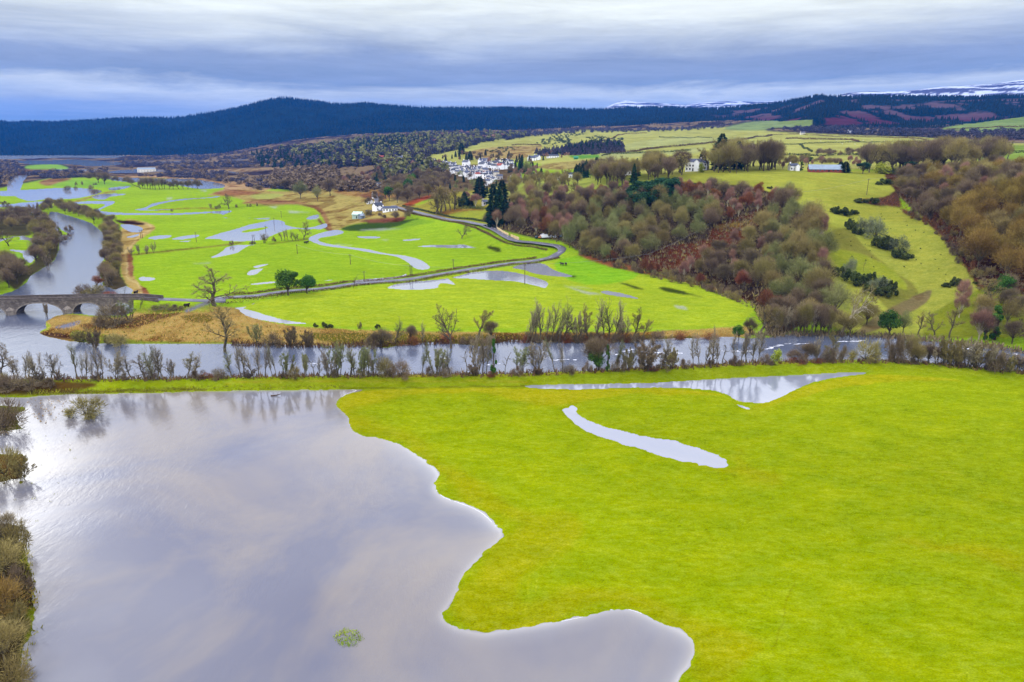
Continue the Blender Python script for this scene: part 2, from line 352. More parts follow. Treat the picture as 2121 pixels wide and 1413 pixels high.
# riverside rough grass
Lc(STRAW, [(80,690),(105,680),(95,665),(112,655),(150,651),(200,656),(260,657),(285,640),(330,637),(420,634),(500,640),(530,660),(600,674),(700,682),(800,685),(1000,688),(1250,688),(1450,682),(1545,676),(1550,697),(1440,701),(1200,708),(1060,706),(1000,722),(900,712),(780,722),(640,718),(480,714),(190,712),(100,700)])
Lc((120,112,36), [(650,690),(760,690),(900,692),(1080,694),(1300,694),(1440,697),(1440,702),(1200,709),(1060,707),(1000,722),(900,712),(780,722),(700,712),(640,700)])
Lc((140,150,40), [(150,685),(200,690),(300,706),(440,708),(480,712),(260,713),(160,709)])
Lc((118,88,48), [(170,672),(260,668),(300,650),(380,645),(340,660),(280,678),(190,684)])
Lc((128,110,44), [(375,655),(430,650),(440,665),(400,668)])
Lc((110,80,58), [(80,690),(130,690),(160,702),(120,701),(95,697)])
Lc((170,178,60), [(280,642),(330,636),(420,636),(440,645),(360,648),(300,650)])
Lc((140,140,150), strip([(385,645),(405,637),(425,629),(440,622)], [7,7,6,5]))
Lc((140,142,160), strip([(118,678),(140,675),(165,668)], [5,9,5]))
# path and rough strip by the river
Lc((206,176,100), [(240,500),(255,470),(262,455),(300,460),(322,470),(312,482),(292,495),(275,515),(272,560),(290,590),(312,616),(282,614),(262,590),(250,560),(248,530)])
Lc((172,120,80), [(264,528),(274,530),(276,560),(272,575),(264,560)])
Lc((186,128,88), [(290,592),(305,600),(312,616),(300,616)])
Lc((70,40,30), [(240,456),(275,458),(300,464),(285,467),(250,463)])
Lc((232,206,140), strip([(296,460),(312,468),(314,474),(300,482),(286,490),(272,510),(258,525),(263,545),(263,575),(285,588),(292,602),(296,614)], [2,3,3,3,3,3,4,3,3,3,4,4]))
Lc((190,160,90), strip([(150,420),(190,408),(222,399),(238,397)], 3))
Lc((190,160,90), strip([(0+105,424),(150,420)], 2))
Lc((170,110,50), strip([(325,436),(350,434),(400,431),(450,433)], 1.6))
# left bank woods floor
Lc((90,84,50), [(-640,440),(0,440),(60,436),(90,444),(122,462),(122,515),(112,540),(85,560),(55,580),(30,600),(0,560),(30,550),(60,550),(80,530),(75,500),(60,480),(0,490),(-640,470)])
Lc((98,86,56), [(208,478),(240,470),(250,500),(248,560),(262,596),(232,600),(212,585),(218,540),(222,505)])
Lc((150,200,60), [(-300,530),(0,528),(30,522),(46,530),(40,545),(0,552),(-300,552)])
# hedge and drain lines in the fields
Lc((150,120,60), strip([(275,528),(330,522),(400,515),(460,508),(500,502)], 2.2))
Lc((96,70,36), strip([(310,523),(400,514)], 1.2))
Lc((120,110,40), strip([(560,505),(600,500),(640,494)], 2))
Lc((128,86,66), strip([(660,455),(670,468),(680,476)], 5))
Lc((150,180,50), strip([(480,422),(560,424),(640,424)], 1.2))
Lc((60,66,20), [(1010,510),(1025,511),(1040,518),(1030,522),(1015,516)])
for p_ in ([(1282,585),(1300,588),(1335,600),(1315,598),(1295,591)],[(1366,596),(1390,597),(1415,603),(1440,611),(1462,617),(1430,611),(1395,607),(1373,601)],[(1450,596),(1475,600),(1502,613),(1480,607)],[(1180,570),(1196,572),(1190,575),(1178,574)]): Lc((72,84,22), p_)
# embankment and near meadow
Lc((166,184,14), [(-640,790),(0,789),(300,787),(700,780),(1060,776),(1350,763),(1530,754),(1700,748),(1870,749),(2050,765),(2121,773),(2760,840),(2760,860),(2121,789),(1950,778),(1780,771),(1500,785),(1100,800),(790,806),(300,814),(-640,822)])
Lc((196,178,50), strip([(480,793),(620,788),(760,789),(1000,791),(1100,792)], 2.0))
Lc((188,160,60), strip([(800,779),(1060,777),(1350,764),(1530,755),(1700,749)], 2.2))
Lc((110,82,30), [(-640,792),(0,790),(120,790),(200,796),(160,808),(60,818),(-640,822)])
Lc((96,76,30), strip([(60,815),(300,810),(420,808)], [5,4,3]))
Lc((104,96,30), strip([(690,806),(900,803),(1100,800)], 1.6))
Lc((190,186,10), [(700,832),(750,812),(900,806),(1100,804),(1230,806),(1400,805),(1500,820),(1300,815),(1150,835),(1000,815),(850,820),(720,845)])
Lc((176,180,4), [(1040,1100),(1150,1060),(1170,1120),(1090,1180),(1000,1290),(930,1270),(960,1200)])
Lc((176,180,4), [(700,840),(735,890),(800,905),(900,960),(925,1010),(960,1030),(1060,1090),(1120,1080),(1000,1000),(900,930),(800,880)])
Lc((176,180,4), [(1500,920),(1560,960),(1620,990),(1560,1010),(1500,985),(1440,962),(1400,955),(1480,965),(1515,962)])
Lc((176,180,4), [(930,1270),(1050,1240),(1250,1220),(1450,1260),(1560,1330),(1500,1413),(1430,1413),(1440,1340),(1300,1262),(1100,1298),(1000,1312)])
Lc((176,180,4), [(1850,1110),(2000,1120),(2121,1150),(2300,1200),(2121,1190),(1980,1150)])
Lc((188,186,12), [(1640,812),(1700,792),(1820,776),(2000,790),(1850,790),(1700,812),(1600,842),(1540,850),(1590,832)])
Lc((70,58,30), [(-640,1060),(0,1080),(40,1098),(58,1150),(72,1225),(66,1300),(48,1360),(40,1413),(20,1750),(-640,1750)])
Lc((80,66,30), [(-640,835),(0,840),(40,860),(40,885),(0,895),(-640,900)])
Lc((110,74,30), [(-640,930),(0,935),(50,965),(60,990),(20,1002),(-640,1002)])
# islands (land inside water)
ISLE = [
 cr([(-640,1060),(0,1084),(38,1100),(52,1150),(70,1215),(64,1300),(48,1360),(40,1413),(20,1750),(-640,1750)]),
 cr([(-640,835),(0,840),(30,860),(34,880),(0,892),(-640,900)]), cr([(-640,935),(0,940),(40,970),(45,990),(10,1000),(-640,1002)]),
 cr([(545,505),(600,502),(640,494),(600,496),(570,500)]),
 cr([(500,481),(510,477),(540,472),(556,471),(540,477),(515,481)]),
 cr([(0,502),(22,494),(38,491),(40,496),(25,500),(45,497),(62,500),(66,510),(55,518),(30,517),(0,515)]),
 cr([(20,488),(40,484),(50,487),(35,490)]),
 cr([(120,470),(128,478),(140,484),(132,488),(122,480)], 3),
]
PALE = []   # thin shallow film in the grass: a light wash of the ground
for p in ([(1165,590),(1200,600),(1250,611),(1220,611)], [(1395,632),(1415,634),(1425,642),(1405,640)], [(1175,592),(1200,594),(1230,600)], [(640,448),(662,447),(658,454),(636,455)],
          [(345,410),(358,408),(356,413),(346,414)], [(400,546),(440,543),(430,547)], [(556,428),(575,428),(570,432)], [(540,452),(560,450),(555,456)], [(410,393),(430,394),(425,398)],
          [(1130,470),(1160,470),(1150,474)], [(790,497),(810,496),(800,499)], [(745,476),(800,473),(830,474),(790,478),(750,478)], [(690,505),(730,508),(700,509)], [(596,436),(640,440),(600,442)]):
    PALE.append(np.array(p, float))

NH, NW = V1 - V0, U1 - U0
colimg = np.zeros((NH, NW, 3), np.float32)
vv = np.arange(V0, V1)[:, None]
g2 = lin(GR2); g1 = lin(GR1)
tt = smooth(700, 800, vv)[..., None]
colimg[:] = (g2 * (1 - tt) + g1 * tt)
for c, p in LAND:
    r = fillpoly(p)
    if r is None: continue
    x, y, m = r
    sub = colimg[y:y + m.shape[0], x:x + m.shape[1]]; sub[m] = lin(c)
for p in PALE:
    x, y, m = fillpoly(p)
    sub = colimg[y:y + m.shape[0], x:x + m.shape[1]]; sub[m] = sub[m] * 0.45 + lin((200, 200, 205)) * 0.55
colA = np.stack([blur(colimg[..., k], 1) for k in range(3)], -1)
colB = np.stack([blur(colimg[..., k], 9) for k in range(3)], -1)
tB = smooth(800, 860, vv)[..., None]
colimg = (colA * (1 - tB) + colB * tB) / GAIN
del colA, colB
for pts_, w_, c_ in [([(1040,1310),(1075,1230),(1110,1165),(1190,1090)],2.5,(216,216,40)),([(1068,1300),(1100,1215),(1140,1150)],2,(210,210,40)),([(1850,943),(1900,958),(1985,985)],4,(210,206,60)),([(2020,1020),(2060,1032),(2121,1046)],3,(206,202,60)),
        ([(1580,1340),(1620,1240),(1660,1200)],4,(130,120,10)),([(1250,980),(1330,1010),(1450,1090)],2,(200,206,40)),([(830,880),(900,860),(1000,850)],2,(196,206,40)),([(700,613),(760,640),(840,660)],1.5,(140,160,20)),([(640,503),(700,522),(790,540),(850,562)],1.6,(200,232,80)),([(1380,1180),(1450,1150),(1500,1110)],2.5,(206,206,40))]:
    x, y, m = fillpoly(strip(pts_, w_)); sub = colimg[y:y + m.shape[0], x:x + m.shape[1]]; sub[m] = sub[m] * .72 + lin(c_) / GAIN * .28
wid = np.zeros((NH, NW), np.int16)
for i, (nm, lab, p) in enumerate(WATER):
    r = fillpoly(p)
    if r is None: continue
    x, y, m = r
    wid[y:y + m.shape[0], x:x + m.shape[1]][m] = i + 1
for p in ISLE:
    x, y, m = fillpoly(p)
    wid[y:y + m.shape[0], x:x + m.shape[1]][m] = 0
wm = (wid > 0).astype(np.float32)
wA = blur(wm, 1) * 0.6 + wm * 0.4; wB = blur(wm, 3); wC = blur(wm, 9)
tA = smooth(560, 740, vv).astype(np.float32); tC = smooth(860, 1000, vv).astype(np.float32)
wsoft = wA * (1 - tA) + wB * tA; wsoft = wsoft * (1 - tC) + wC * tC
wdeep = blur(wm, 26)
del wA, wB, wC
# embankment mask
em = np.zeros((NH, NW), np.float32)
x, y, m = fillpoly([(-640,797),(300,794),(700,787),(1060,783),(1350,771),(1530,762),(1700,756),(1870,757),(2050,771),(2121,780),(2760,848),(2760,856),(2121,786),(1950,775),(1780,766),(1500,778),(1100,793),(790,800),(300,806),(-640,813)])
em[y:y + m.shape[0], x:x + m.shape[1]][m] = 1
em = blur(em, 3)
def samp(img, u, v):
    iu = np.clip(u - U0, 0, NW - 1.001); iv = np.clip(v - V0, 0, NH - 1.001)
    a = iu.astype(int); b = iv.astype(int); fu = iu - a; fv = iv - b
    if img.ndim == 3: fu = fu[..., None]; fv = fv[..., None]
    return (img[b, a] * (1 - fu) + img[b, a + 1] * fu) * (1 - fv) + (img[b + 1, a] * (1 - fu) + img[b + 1, a + 1] * fu) * fv

# ------------------------------------------------------------------ terrain heights: control points (column, picture row, distance)
def zfrom(v, Y):
    dy = (CY - v) / F
    return HC + (-ST + dy * CT) * Y / (CT + dy * ST)
CP = []
for u, lst in {
 -500: [(60,0),(150,0),(300,0),(600,0),(1200,0),(2400,0),(3300,0)],
 -100: [(60,0),(150,0),(300,0),(600,0),(1200,0),(2400,0),(3300,0)],
 200: [(60,0),(150,0),(250,0),(350,0),(500,0),(900,0),(1500,0),(2400,0),(3300,0)],
 450: [(60,0),(150,0),(250,0),(350,0),(500,0),(900,0),(1500,0),(2200,1),(3300,8)],
 620: [(60,0),(250,0),(350,0),(500,0),(800,0)],
 800: [(60,0),(250,0),(350,0),(500,0)],
 950: [(60,0),(150,0),(250,0),(350,0),(450,0)],
 1100: [(60,0),(150,0),(250,0),(350,0),(430,0)],
 1250: [(60,0),(150,0),(250,0),(330,0),(385,0)],
 1400: [(60,0),(150,0),(220,0),(300,0),(350,0)],
 1550: [(60,0),(150,0),(220,0),(270,0),(295,0)],
 1700: [(60,0),(150,0),(220,0),(255,0)],
 1900: [(60,0),(150,0),(220,0),(250,0)],
 2100: [(60,0),(150,0),(200,0),(225,0)],
 2400: [(60,0),(120,0),(180,0),(210,0)],
 2700: [(60,0),(120,0),(180,0)]}.items():
    for Y, z in lst: CP.append((u, Y, -5.0 if z == 0 else z))
for u, lst in {
 620: [(355,1500),(325,1800),(300,2500),(290,3300)],
 720: [(395,930),(368,1100),(345,1350),(320,1700),(290,2500),(280,3300)],
 800: [(430,700),(400,850),(372,1020),(340,1250),(318,1600),(285,2400),(276,3300)],
 900: [(440,620),(415,720),(385,880),(360,1030),(340,1180),(322,1450),(300,1800),(280,2500),(272,3300)],
 1000: [(460,545),(430,610),(405,700),(375,900),(345,1080),(325,1300),(303,1700),(286,2200),(272,3300)],
 1060: [(485,475),(450,520),(420,570),(395,650),(372,850),(350,1050),(328,1250),(305,1650),(286,2200),(270,3300)],
 1160: [(505,450),(460,490),(415,535),(395,580),(378,700),(362,880),(340,1080),(322,1280),(300,1700),(283,2300),(266,3300)],
 1280: [(545,400),(500,425),(440,470),(385,530),(370,580),(362,660),(345,850),(325,1080),(303,1500),(280,2200),(262,3000)],
 1420: [(575,365),(520,395),(450,435),(385,490),(365,540),(352,610),(335,800),(315,1100),(298,1450),(276,2100),(256,2800)],
 1560: [(622,308),(580,335),(520,365),(450,410),(400,455),(362,525),(350,600),(335,760),(312,1050),(295,1350),(272,2000),(255,2500)],
 1700: [(668,270),(600,298),(520,340),(450,395),(420,435),(380,490),(356,560),(345,640),(325,850),(300,1200),(280,1600),(266,2000)],
 1850: [(680,263),(640,278),(580,310),(520,348),(460,395),(425,440),(395,475),(360,560),(348,640),(325,830),(300,1150),(285,1450),(270,1900)],
 2000: [(690,252),(640,270),(590,295),(540,318),(480,350),(430,385),(390,430),(360,520),(348,600),(325,800),(295,1150),(272,1600),(262,1900)],
 2121: [(705,238),(650,255),(600,275),(540,300),(480,325),(430,350),(385,390),(360,470),(345,560),(320,760),(290,1150),(262,1600),(255,1900)],
 2350: [(700,235),(600,265),(500,300),(420,340),(370,400),(350,520),(310,800),(270,1300),(250,1900)],
 2700: [(680,225),(580,260),(480,300),(400,350),(360,420),(340,560),(300,850),(260,1400),(240,1900)]}.items():
    for v, Y in lst: CP.append((u, Y, zfrom(v, Y)))
CP = np.array(CP, float)
def rbf_xy(u, Y): return np.stack([u / 260.0, np.log(Y) * 2.6], -1)
A = rbf_xy(CP[:, 0], CP[:, 1]); CC = 0.10
zs = CP[:, 2] / CP[:, 1] * 100.0       # interpolate slope angle rather than height: keeps the picture rows
D = np.sqrt(((A[:, None] - A[None]) ** 2).sum(-1) + CC * CC)
wts = np.linalg.solve(D + np.eye(len(A)) * 0.006, zs - zs.mean()); zmean = zs.mean()

# rows and columns of the ground mesh
Ys = [34.0]
while Ys[-1] < 3600:
    Y = Ys[-1]; Ys.append(Y + min(0.0042 * Y, Y * Y / (F * 70) * 2.1) / QUAL)
Ys = np.array(Ys); Us = np.arange(-560, 2700, 2.5 / QUAL)
TT = (Us - CX) / F
def zrbf(uq, Yq):
    Bq = rbf_xy(uq, Yq).reshape(-1, 2); out = np.zeros(len(Bq))
    for i in range(0, len(Bq), 20000):
        b = Bq[i:i + 20000]
        out[i:i + 20000] = np.sqrt(((b[:, None] - A[None]) ** 2).sum(-1) + CC * CC) @ wts
    return ((out + zmean) * Yq.ravel() / 100.0).reshape(np.shape(Yq))
ku = np.linspace(-600, 2740, 160); kY = np.exp(np.linspace(math.log(30), math.log(3800), 170))
KZ = zrbf(*np.meshgrid(ku, kY))
def gridlerp(G, xs, ys, x, y):
    ix = np.clip(np.searchsorted(xs, x) - 1, 0, len(xs) - 2); iy = np.clip(np.searchsorted(ys, y) - 1, 0, len(ys) - 2)
    fx = np.clip((x - xs[ix]) / (xs[ix + 1] - xs[ix]), 0, 1); fy = np.clip((y - ys[iy]) / (ys[iy + 1] - ys[iy]), 0, 1)
    return (G[iy, ix] * (1 - fx) + G[iy, ix + 1] * fx) * (1 - fy) + (G[iy + 1, ix] * (1 - fx) + G[iy + 1, ix + 1] * fx) * fy
def zbase(x, Y):
    """smooth land height, clamped to the flat flood plain"""
    z = np.zeros_like(x, float)
    for _ in range(3):
        u = CX + F * x / (Y * CT + (HC - z) * ST)
        z = np.maximum(gridlerp(KZ, ku, kY, u, Y), 0.0)
    return z
GX = TT[None, :] * (Ys[:, None] * CT + HC * ST); GY = np.repeat(Ys[:, None], len(Us), 1)
GZ0 = zbase(GX, GY)
rough = smooth(0.5, 12, GZ0)
GZ0 = GZ0 + rough * (fbm(GX / 38, GY / 38, 5) - 0.5) * (2.0 + GY * 0.0022)
u0, v0, _ = proj(GX, GY, GZ0)
jit = (fbm(GX / 5, GY / 5, 31, 4) - 0.5)
ws = samp(wsoft, u0, v0)
flat = 1 - smooth(0.3, 3.0, GZ0)
ws = ws * np.where(flat > 0.02, 1, 0)
nn = (fbm(GX / 1.6, GY / 1.6, 77, 4) - 0.5) + (fbm(GX / 6, GY / 4, 78, 3) - 0.5) * 1.2
kk = np.interp(v0, [330, 560, 800, 1000], [1.0, 1.0, 1.0, 0.8])
GZ = GZ0 + np.where(ws < 0.5, 1, 1) * (0.5 - ws) * kk + nn * np.interp(v0, [500, 700, 900], [0.10, 0.16, 0.42]) * (np.abs(ws - 0.5) < 0.49)
GZ += samp(em, u0, v0) * 1.5
GZ += (fbm(GX / 14, GY / 14, 9, 3) - 0.5) * 0.25 * (ws < 0.01) * flat
# ramp that carries the road up to the bridge
BR_L = np.array([-222.0, 281.5]); BR_R = np.array([-160.0, 289.0])     # river faces of the bridge: west and east end
bd = (BR_R - BR_L) / np.linalg.norm(BR_R - BR_L); bn = np.array([-bd[1], bd[0]])
RA0 = BR_R + bd * 1.0 + bn * 3.2; RA1 = np.array([-128.0, 303.0])
def ramp_add(x, y):
    d = RA1 - RA0; L = np.linalg.norm(d); d = d / L
    s = (x - RA0[0]) * d[0] + (y - RA0[1]) * d[1]; q = np.abs(-(x - RA0[0]) * d[1] + (y - RA0[1]) * d[0])
    h = np.interp(s, [-3, 0, L * 0.5, L, L + 12], [5.0, 5.0, 3.1, 1.2, 0.0])
    return np.where((s > -1.5) & (s < L + 12), np.maximum(0, h) * (1 - smooth(4.2, 10.0, q)), 0)
GZ = np.maximum(GZ, ramp_add(GX, GY))
u1, v1, _ = proj(GX, GY, GZ)
jw = np.interp(v1, [300, 600, 900, 1400], [1.6, 4.0, 8.0, 16.0])
jw2 = np.interp(v1, [800, 960], [0, 110])
col = samp(colimg, u1 + jit * jw * 1.5 + (fbm(GX / 13, GY / 13, 61, 4) - 0.5) * jw2, v1 + (fbm(GX / 13 + 9, GY / 13, 62, 4) - 0.5) * jw2 * .6 + (fbm(GX / 5 + 50, GY / 5, 32, 4) - 0.5) * jw)
tanm = smooth(1.02, 1.25, col[..., 0] / (col[..., 1] + 1e-6)) * smooth(760, 700, v1) if False else smooth(1.02, 1.25, col[..., 0] / (col[..., 1] + 1e-6)) * (v1 < 730)
tn = fbm(GX / 16, GY / 30, 71, 5); td = fbm(GX / 5, GY / 9, 72, 4)
col = col * (1 - (tanm * (smooth(.50, .60, tn) * .42 + smooth(.55, .68, td) * .3))[..., None] * np.array([.8, 1.0, 1.15]))
vm_ = (col[..., 2] > col[..., 1] * .95) & (v1 < 420) & (GY > 700); vn = smooth(.46, .60, fbm(GX / 60, GY / 110, 75, 5)) * vm_
col = col * (1 - vn[..., None]) + (lin((150, 128, 96)) / GAIN) * vn[..., None]
fm = (1 - tanm) * smooth(8, 30, GZ0) * (v1 < 700); fn_ = fbm(GX / 30, GY / 60, 73, 5)
col = col * (1 - (fm * (smooth(.46, .62, fn_) * .20))[..., None] * np.array([.7, .8, 1.0]))
def ground_z(x, y):
    x = np.atleast_1d(np.asarray(x, float)); y = np.atleast_1d(np.asarray(y, float))
    r = np.clip(np.searchsorted(Ys, y) - 1, 0, len(Ys) - 2); fy = np.clip((y - Ys[r]) / (Ys[r + 1] - Ys[r]), 0, 1)
    c = (CX + F * x / (y * CT + HC * ST) - Us[0]) / (Us[1] - Us[0]); c = np.clip(c, 0, len(Us) - 1.001); ci = c.astype(int); fc = c - ci
    return (GZ[r, ci] * (1 - fc) + GZ[r, ci + 1] * fc) * (1 - fy) + (GZ[r + 1, ci] * (1 - fc) + GZ[r + 1, ci + 1] * fc) * fy
def hits(u, v):
    """where the sight line through picture point (u, v) meets the land or the water"""
    u = np.atleast_1d(np.asarray(u, float)); v = np.atleast_1d(np.asarray(v, float)); n = len(u)
    out = np.zeros((n, 3)); dep = np.zeros(n)
    rows = np.arange(0, len(Ys), 2); Yr = Ys[rows]
    for i in range(0, n, 4000):
        uu = u[i:i + 4000, None]; vq = v[i:i + 4000, None]
        dx = (uu - CX) / F; dy = (CY - vq) / F
        s = Yr[None] / (CT + dy * ST); X = dx * s; Z = HC + (-ST + dy * CT) * s
        c = (CX + F * X / (Yr[None] * CT + HC * ST) - Us[0]) / (Us[1] - Us[0]); c = np.clip(np.round(c), 0, len(Us) - 1).astype(int)
        g = np.maximum(GZ[rows[None], c], 0.0)
        below = Z < g; first = np.where(below.any(1), below.argmax(1), len(Yr) - 1)
        ar = np.arange(len(first)); p = np.maximum(first - 1, 0)
        a = (Z[ar, p] - g[ar, p]); b = (g[ar, first] - Z[ar, first]); f = np.clip(a / (a + b + 1e-9), 0, 1)
        Yh = Yr[p] + (Yr[first] - Yr[p]) * f; sh = Yh / (CT + dy[:, 0] * ST)
        out[i:i + 4000, 0] = dx[:, 0] * sh; out[i:i + 4000, 1] = Yh; dep[i:i + 4000] = sh
    out[:, 2] = ground_z(out[:, 0], out[:, 1])
    return out, dep
def hit(u, v):
    p, d = hits([u], [v]); return Vector(p[0]), float(d[0])

# ------------------------------------------------------------------ materials for land and water
def newmat(name):
    m = bpy.data.materials.new(name); m.use_nodes = True; return m, NT(m.node_tree)
def ground_mat(name, bump=0.25):
    m, t = newmat(name)
    g = t.n('ShaderNodeTexCoord'); at = t.n('ShaderNodeAttribute', attribute_name='col')
    mp = t.n('ShaderNodeMapping'); mp.inputs['Rotation'].default_value = (0, 0, 0.35); mp.inputs['Scale'].default_value = (0.6, 1.15, 1.0)
    t.l(g.outputs['Object'], mp.inputs[0])
    a = t.noise(g.outputs['Object'], 0.012, 4); b = t.noise(mp.outputs[0], 0.16, 4, 0.6); c = t.noise(mp.outputs[0], 0.9, 6, 0.7, 0.5); d = t.noise(mp.outputs[0], 5.0, 4, 0.65)
    va = t.math('MULTIPLY_ADD', a, 0.6, 0.70); vb = t.math('MULTIPLY_ADD', b, 0.55, 0.72); vc = t.math('MULTIPLY_ADD', c, 1.15, 0.42); vd = t.math('MULTIPLY_ADD', d, 1.5, 0.25)
    k = t.math('MULTIPLY', t.math('MULTIPLY', va, vb), t.math('MULTIPLY', vc, vd))
    hs = t.n('ShaderNodeHueSaturation'); t.l(at.outputs['Color'], hs.inputs['Color']); t.l(k, hs.inputs['Value'])
    t.l(t.math('MULTIPLY_ADD', b, -0.05, 0.526), hs.inputs['Hue'])
    t.l(t.math('MULTIPLY_ADD', c, -0.25, 1.12), hs.inputs['Saturation'])
    p = t.n('ShaderNodeBsdfPrincipled', in_Roughness=1.0); p.inputs['Specular IOR Level'].default_value = 0.0
    t.l(hs.outputs[0], p.inputs['Base Color'])
    bm = t.n('ShaderNodeBump', in_Strength=0.5, in_Distance=bump); t.l(t.math('ADD', c, t.math('MULTIPLY', d, 0.4)), bm.inputs['Height']); t.l(bm.outputs[0], p.inputs['Normal'])
    o = t.n('ShaderNodeOutputMaterial'); t.l(p.outputs[0], o.inputs[0]); return m
def water_mat(name, deep, shallow, ior, rough, wave, wscale, patch=True, foam=0.0, mud=0.0):
    m, t = newmat(name)
    g = t.n('ShaderNodeTexCoord'); at = t.n('ShaderNodeAttribute', attribute_name='shore')
    n0 = t.noise(g.outputs['Object'], 0.03, 4); nn_ = t.noise(g.outputs['Object'], 0.9, 4, 0.65, 0.4)
    sh = t.math('ADD', at.outputs['Fac'], t.math('MULTIPLY', t.math('SUBTRACT', n0, 0.5), 0.35))
    c = t.ramp(sh, [(0.58, (*shallow, 1)), (0.80, (*[(a + b) / 2 for a, b in zip(shallow, deep)], 1)), (1.0, (*deep, 1))])
    # foam flecks left along the waterline
    fl = t.math('MULTIPLY', t.math('MULTIPLY', t.math('COMPARE', t.math('ADD', at.outputs['Fac'], t.math('MULTIPLY', nn_, 0.10)), 0.60, 0.008), foam), t.math('GREATER_THAN', n0, 0.52))
    big_ = t.noise(g.outputs['Object'], 0.02, 5, 0.6, 0.7)
    c = t.mix(t.math('MULTIPLY', t.ramp(big_, [(0.42, (0,)*3), (0.62, (1,)*3)]), mud), c, (0.155, 0.132, 0.105, 1))
    c = t.mix(fl, c, (0.62, 0.62, 0.64, 1))
    p = t.n('ShaderNodeBsdfPrincipled', in_Roughness=rough, in_IOR=ior); t.l(c, p.inputs['Base Color'])
    mp = t.n('ShaderNodeMapping'); mp.inputs['Rotation'].default_value = (0, 0, -0.5); mp.inputs['Scale'].default_value = (1.0, 0.38, 1.0); t.l(g.outputs['Object'], mp.inputs[0])
    w1 = t.noise(mp.outputs[0], wscale, 5, 0.6, 0.6); w2 = t.noise(mp.outputs[0], wscale * 4, 3, 0.6)
    pt = t.noise(g.outputs['Object'], 0.022, 3, 0.5, 0.8)
    amt = t.math('MULTIPLY', t.ramp(pt, [(0.42, (0.10,) * 3), (0.66, (1.0,) * 3)]), wave) if patch else wave
    bm = t.n('ShaderNodeBump', in_Distance=0.35)
    if patch: t.l(amt, bm.inputs['Strength'])
    else: bm.inputs['Strength'].default_value = wave
    t.l(t.math('ADD', w1, t.math('MULTIPLY', w2, 0.35)), bm.inputs['Height']); t.l(bm.outputs[0], p.inputs['Normal'])
    o = t.n('ShaderNodeOutputMaterial')
    if foam:   # the last few centimetres of water are clear: drowned grass shows through
        tr = t.n('ShaderNodeBsdfTransparent'); mx = t.n('ShaderNodeMixShader')
        al = t.ramp(t.math('ADD', at.outputs['Fac'], t.math('MULTIPLY', t.math('SUBTRACT', nn_, 0.5), 0.34)), [(0.22, (0.0,) * 3), (0.40, (0.85,) * 3), (0.52, (1,) * 3)])
        t.l(al, mx.inputs[0]); t.l(tr.outputs[0], mx.inputs[1]); t.l(p.outputs[0], mx.inputs[2]); t.l(mx.outputs[0], o.inputs[0])
    else: t.l(p.outputs[0], o.inputs[0])
    return m
M_GROUND = ground_mat('meadow_ground')
M_FLOOD = water_mat('flood_water', (0.080, 0.080, 0.100), (0.22, 0.215, 0.21), 1.55, 0.07, 0.28, 0.75, foam=0.9, mud=0.8)
M_RIVER = water_mat('river_water', (0.055, 0.066, 0.10), (0.08, 0.09, 0.12), 1.55, 0.14, 0.28, 0.45, patch=False)
M_POOL = water_mat('pool_water', (0.14, 0.155, 0.19), (0.17, 0.175, 0.20), 1.55, 0.06, 0.10, 0.4, patch=False)

def quads(nr, nc):
    i = (np.arange(nr - 1)[:, None] * nc + np.arange(nc - 1)[None]).ravel()
    return np.stack([i, i + 1, i + nc + 1, i + nc], 1)
def set_col(me, name, arr, typ='FLOAT_COLOR'):
    at = me.attributes.new(name, typ, 'POINT')
    if typ == 'FLOAT_COLOR':
        a = np.ones((len(arr), 4), np.float32); a[:, :3] = arr; at.data.foreach_set('color', a.ravel())
    else: at.data.foreach_set('value', np.asarray(arr, np.float32).ravel())
nr, nc = GX.shape
me = mesh_np('ground', np.stack([GX, GY, GZ], -1).reshape(-1, 3), [quads(nr, nc)], M_GROUND, True)
set_col(me, 'col', col.reshape(-1, 3))
tag(link('ground', me), kind='structure')
# water sheets
Q = quads(nr, nc)
XY = np.stack([GX, GY, np.zeros_like(GX)], -1).reshape(-1, 3)
shore_all = (samp(wsoft, u0, v0) * 0.62 + samp(wdeep, u0, v0) * 0.38).ravel()
uu = u0.ravel(); vq = v0.ravel(); fl_ = flat.ravel()
for i, (nm, lab, P) in enumerate(WATER):
    pad = 14 if nm in ('flood_water',) else (8 if P[:, 1].min() > 550 else 3)
    sel = (uu > P[:, 0].min() - pad) & (uu < P[:, 0].max() + pad) & (vq > P[:, 1].min() - pad) & (vq < P[:, 1].max() + pad) & (fl_ > 0.02)
    r = fillpoly(P)
    msk = np.zeros((NH, NW), np.float32); x, y, m = r; msk[y:y + m.shape[0], x:x + m.shape[1]] = m
    x0, x1, y0, y1 = max(0, x - 20), min(NW, x + m.shape[1] + 20), max(0, y - 20), min(NH, y + m.shape[0] + 20)
    msk[y0:y1, x0:x1] = blur(msk[y0:y1, x0:x1], pad // 2 + 1)
    ins = np.zeros(len(uu), bool); ids = np.where(sel)[0]
    ins[ids] = samp(msk, uu[ids], vq[ids]) > 0.03
    q = Q[ins[Q].any(1)]
    if len(q) == 0: continue
    un, inv = np.unique(q.ravel(), return_inverse=True)
    Vw = XY[un].copy(); Vw[:, 2] = 0.01 + (i % 9) * 0.004
    big = nm in ('river', 'flood_water', 'loch')
    mw = mesh_np(nm, Vw, [inv.reshape(-1, 4)], M_FLOOD if nm == 'flood_water' else (M_RIVER if nm in ('river', 'loch') else M_POOL), True)
    set_col(mw, 'shore', shore_all[un], 'FLOAT')
    tag(link(nm, mw), lab, kind='structure')
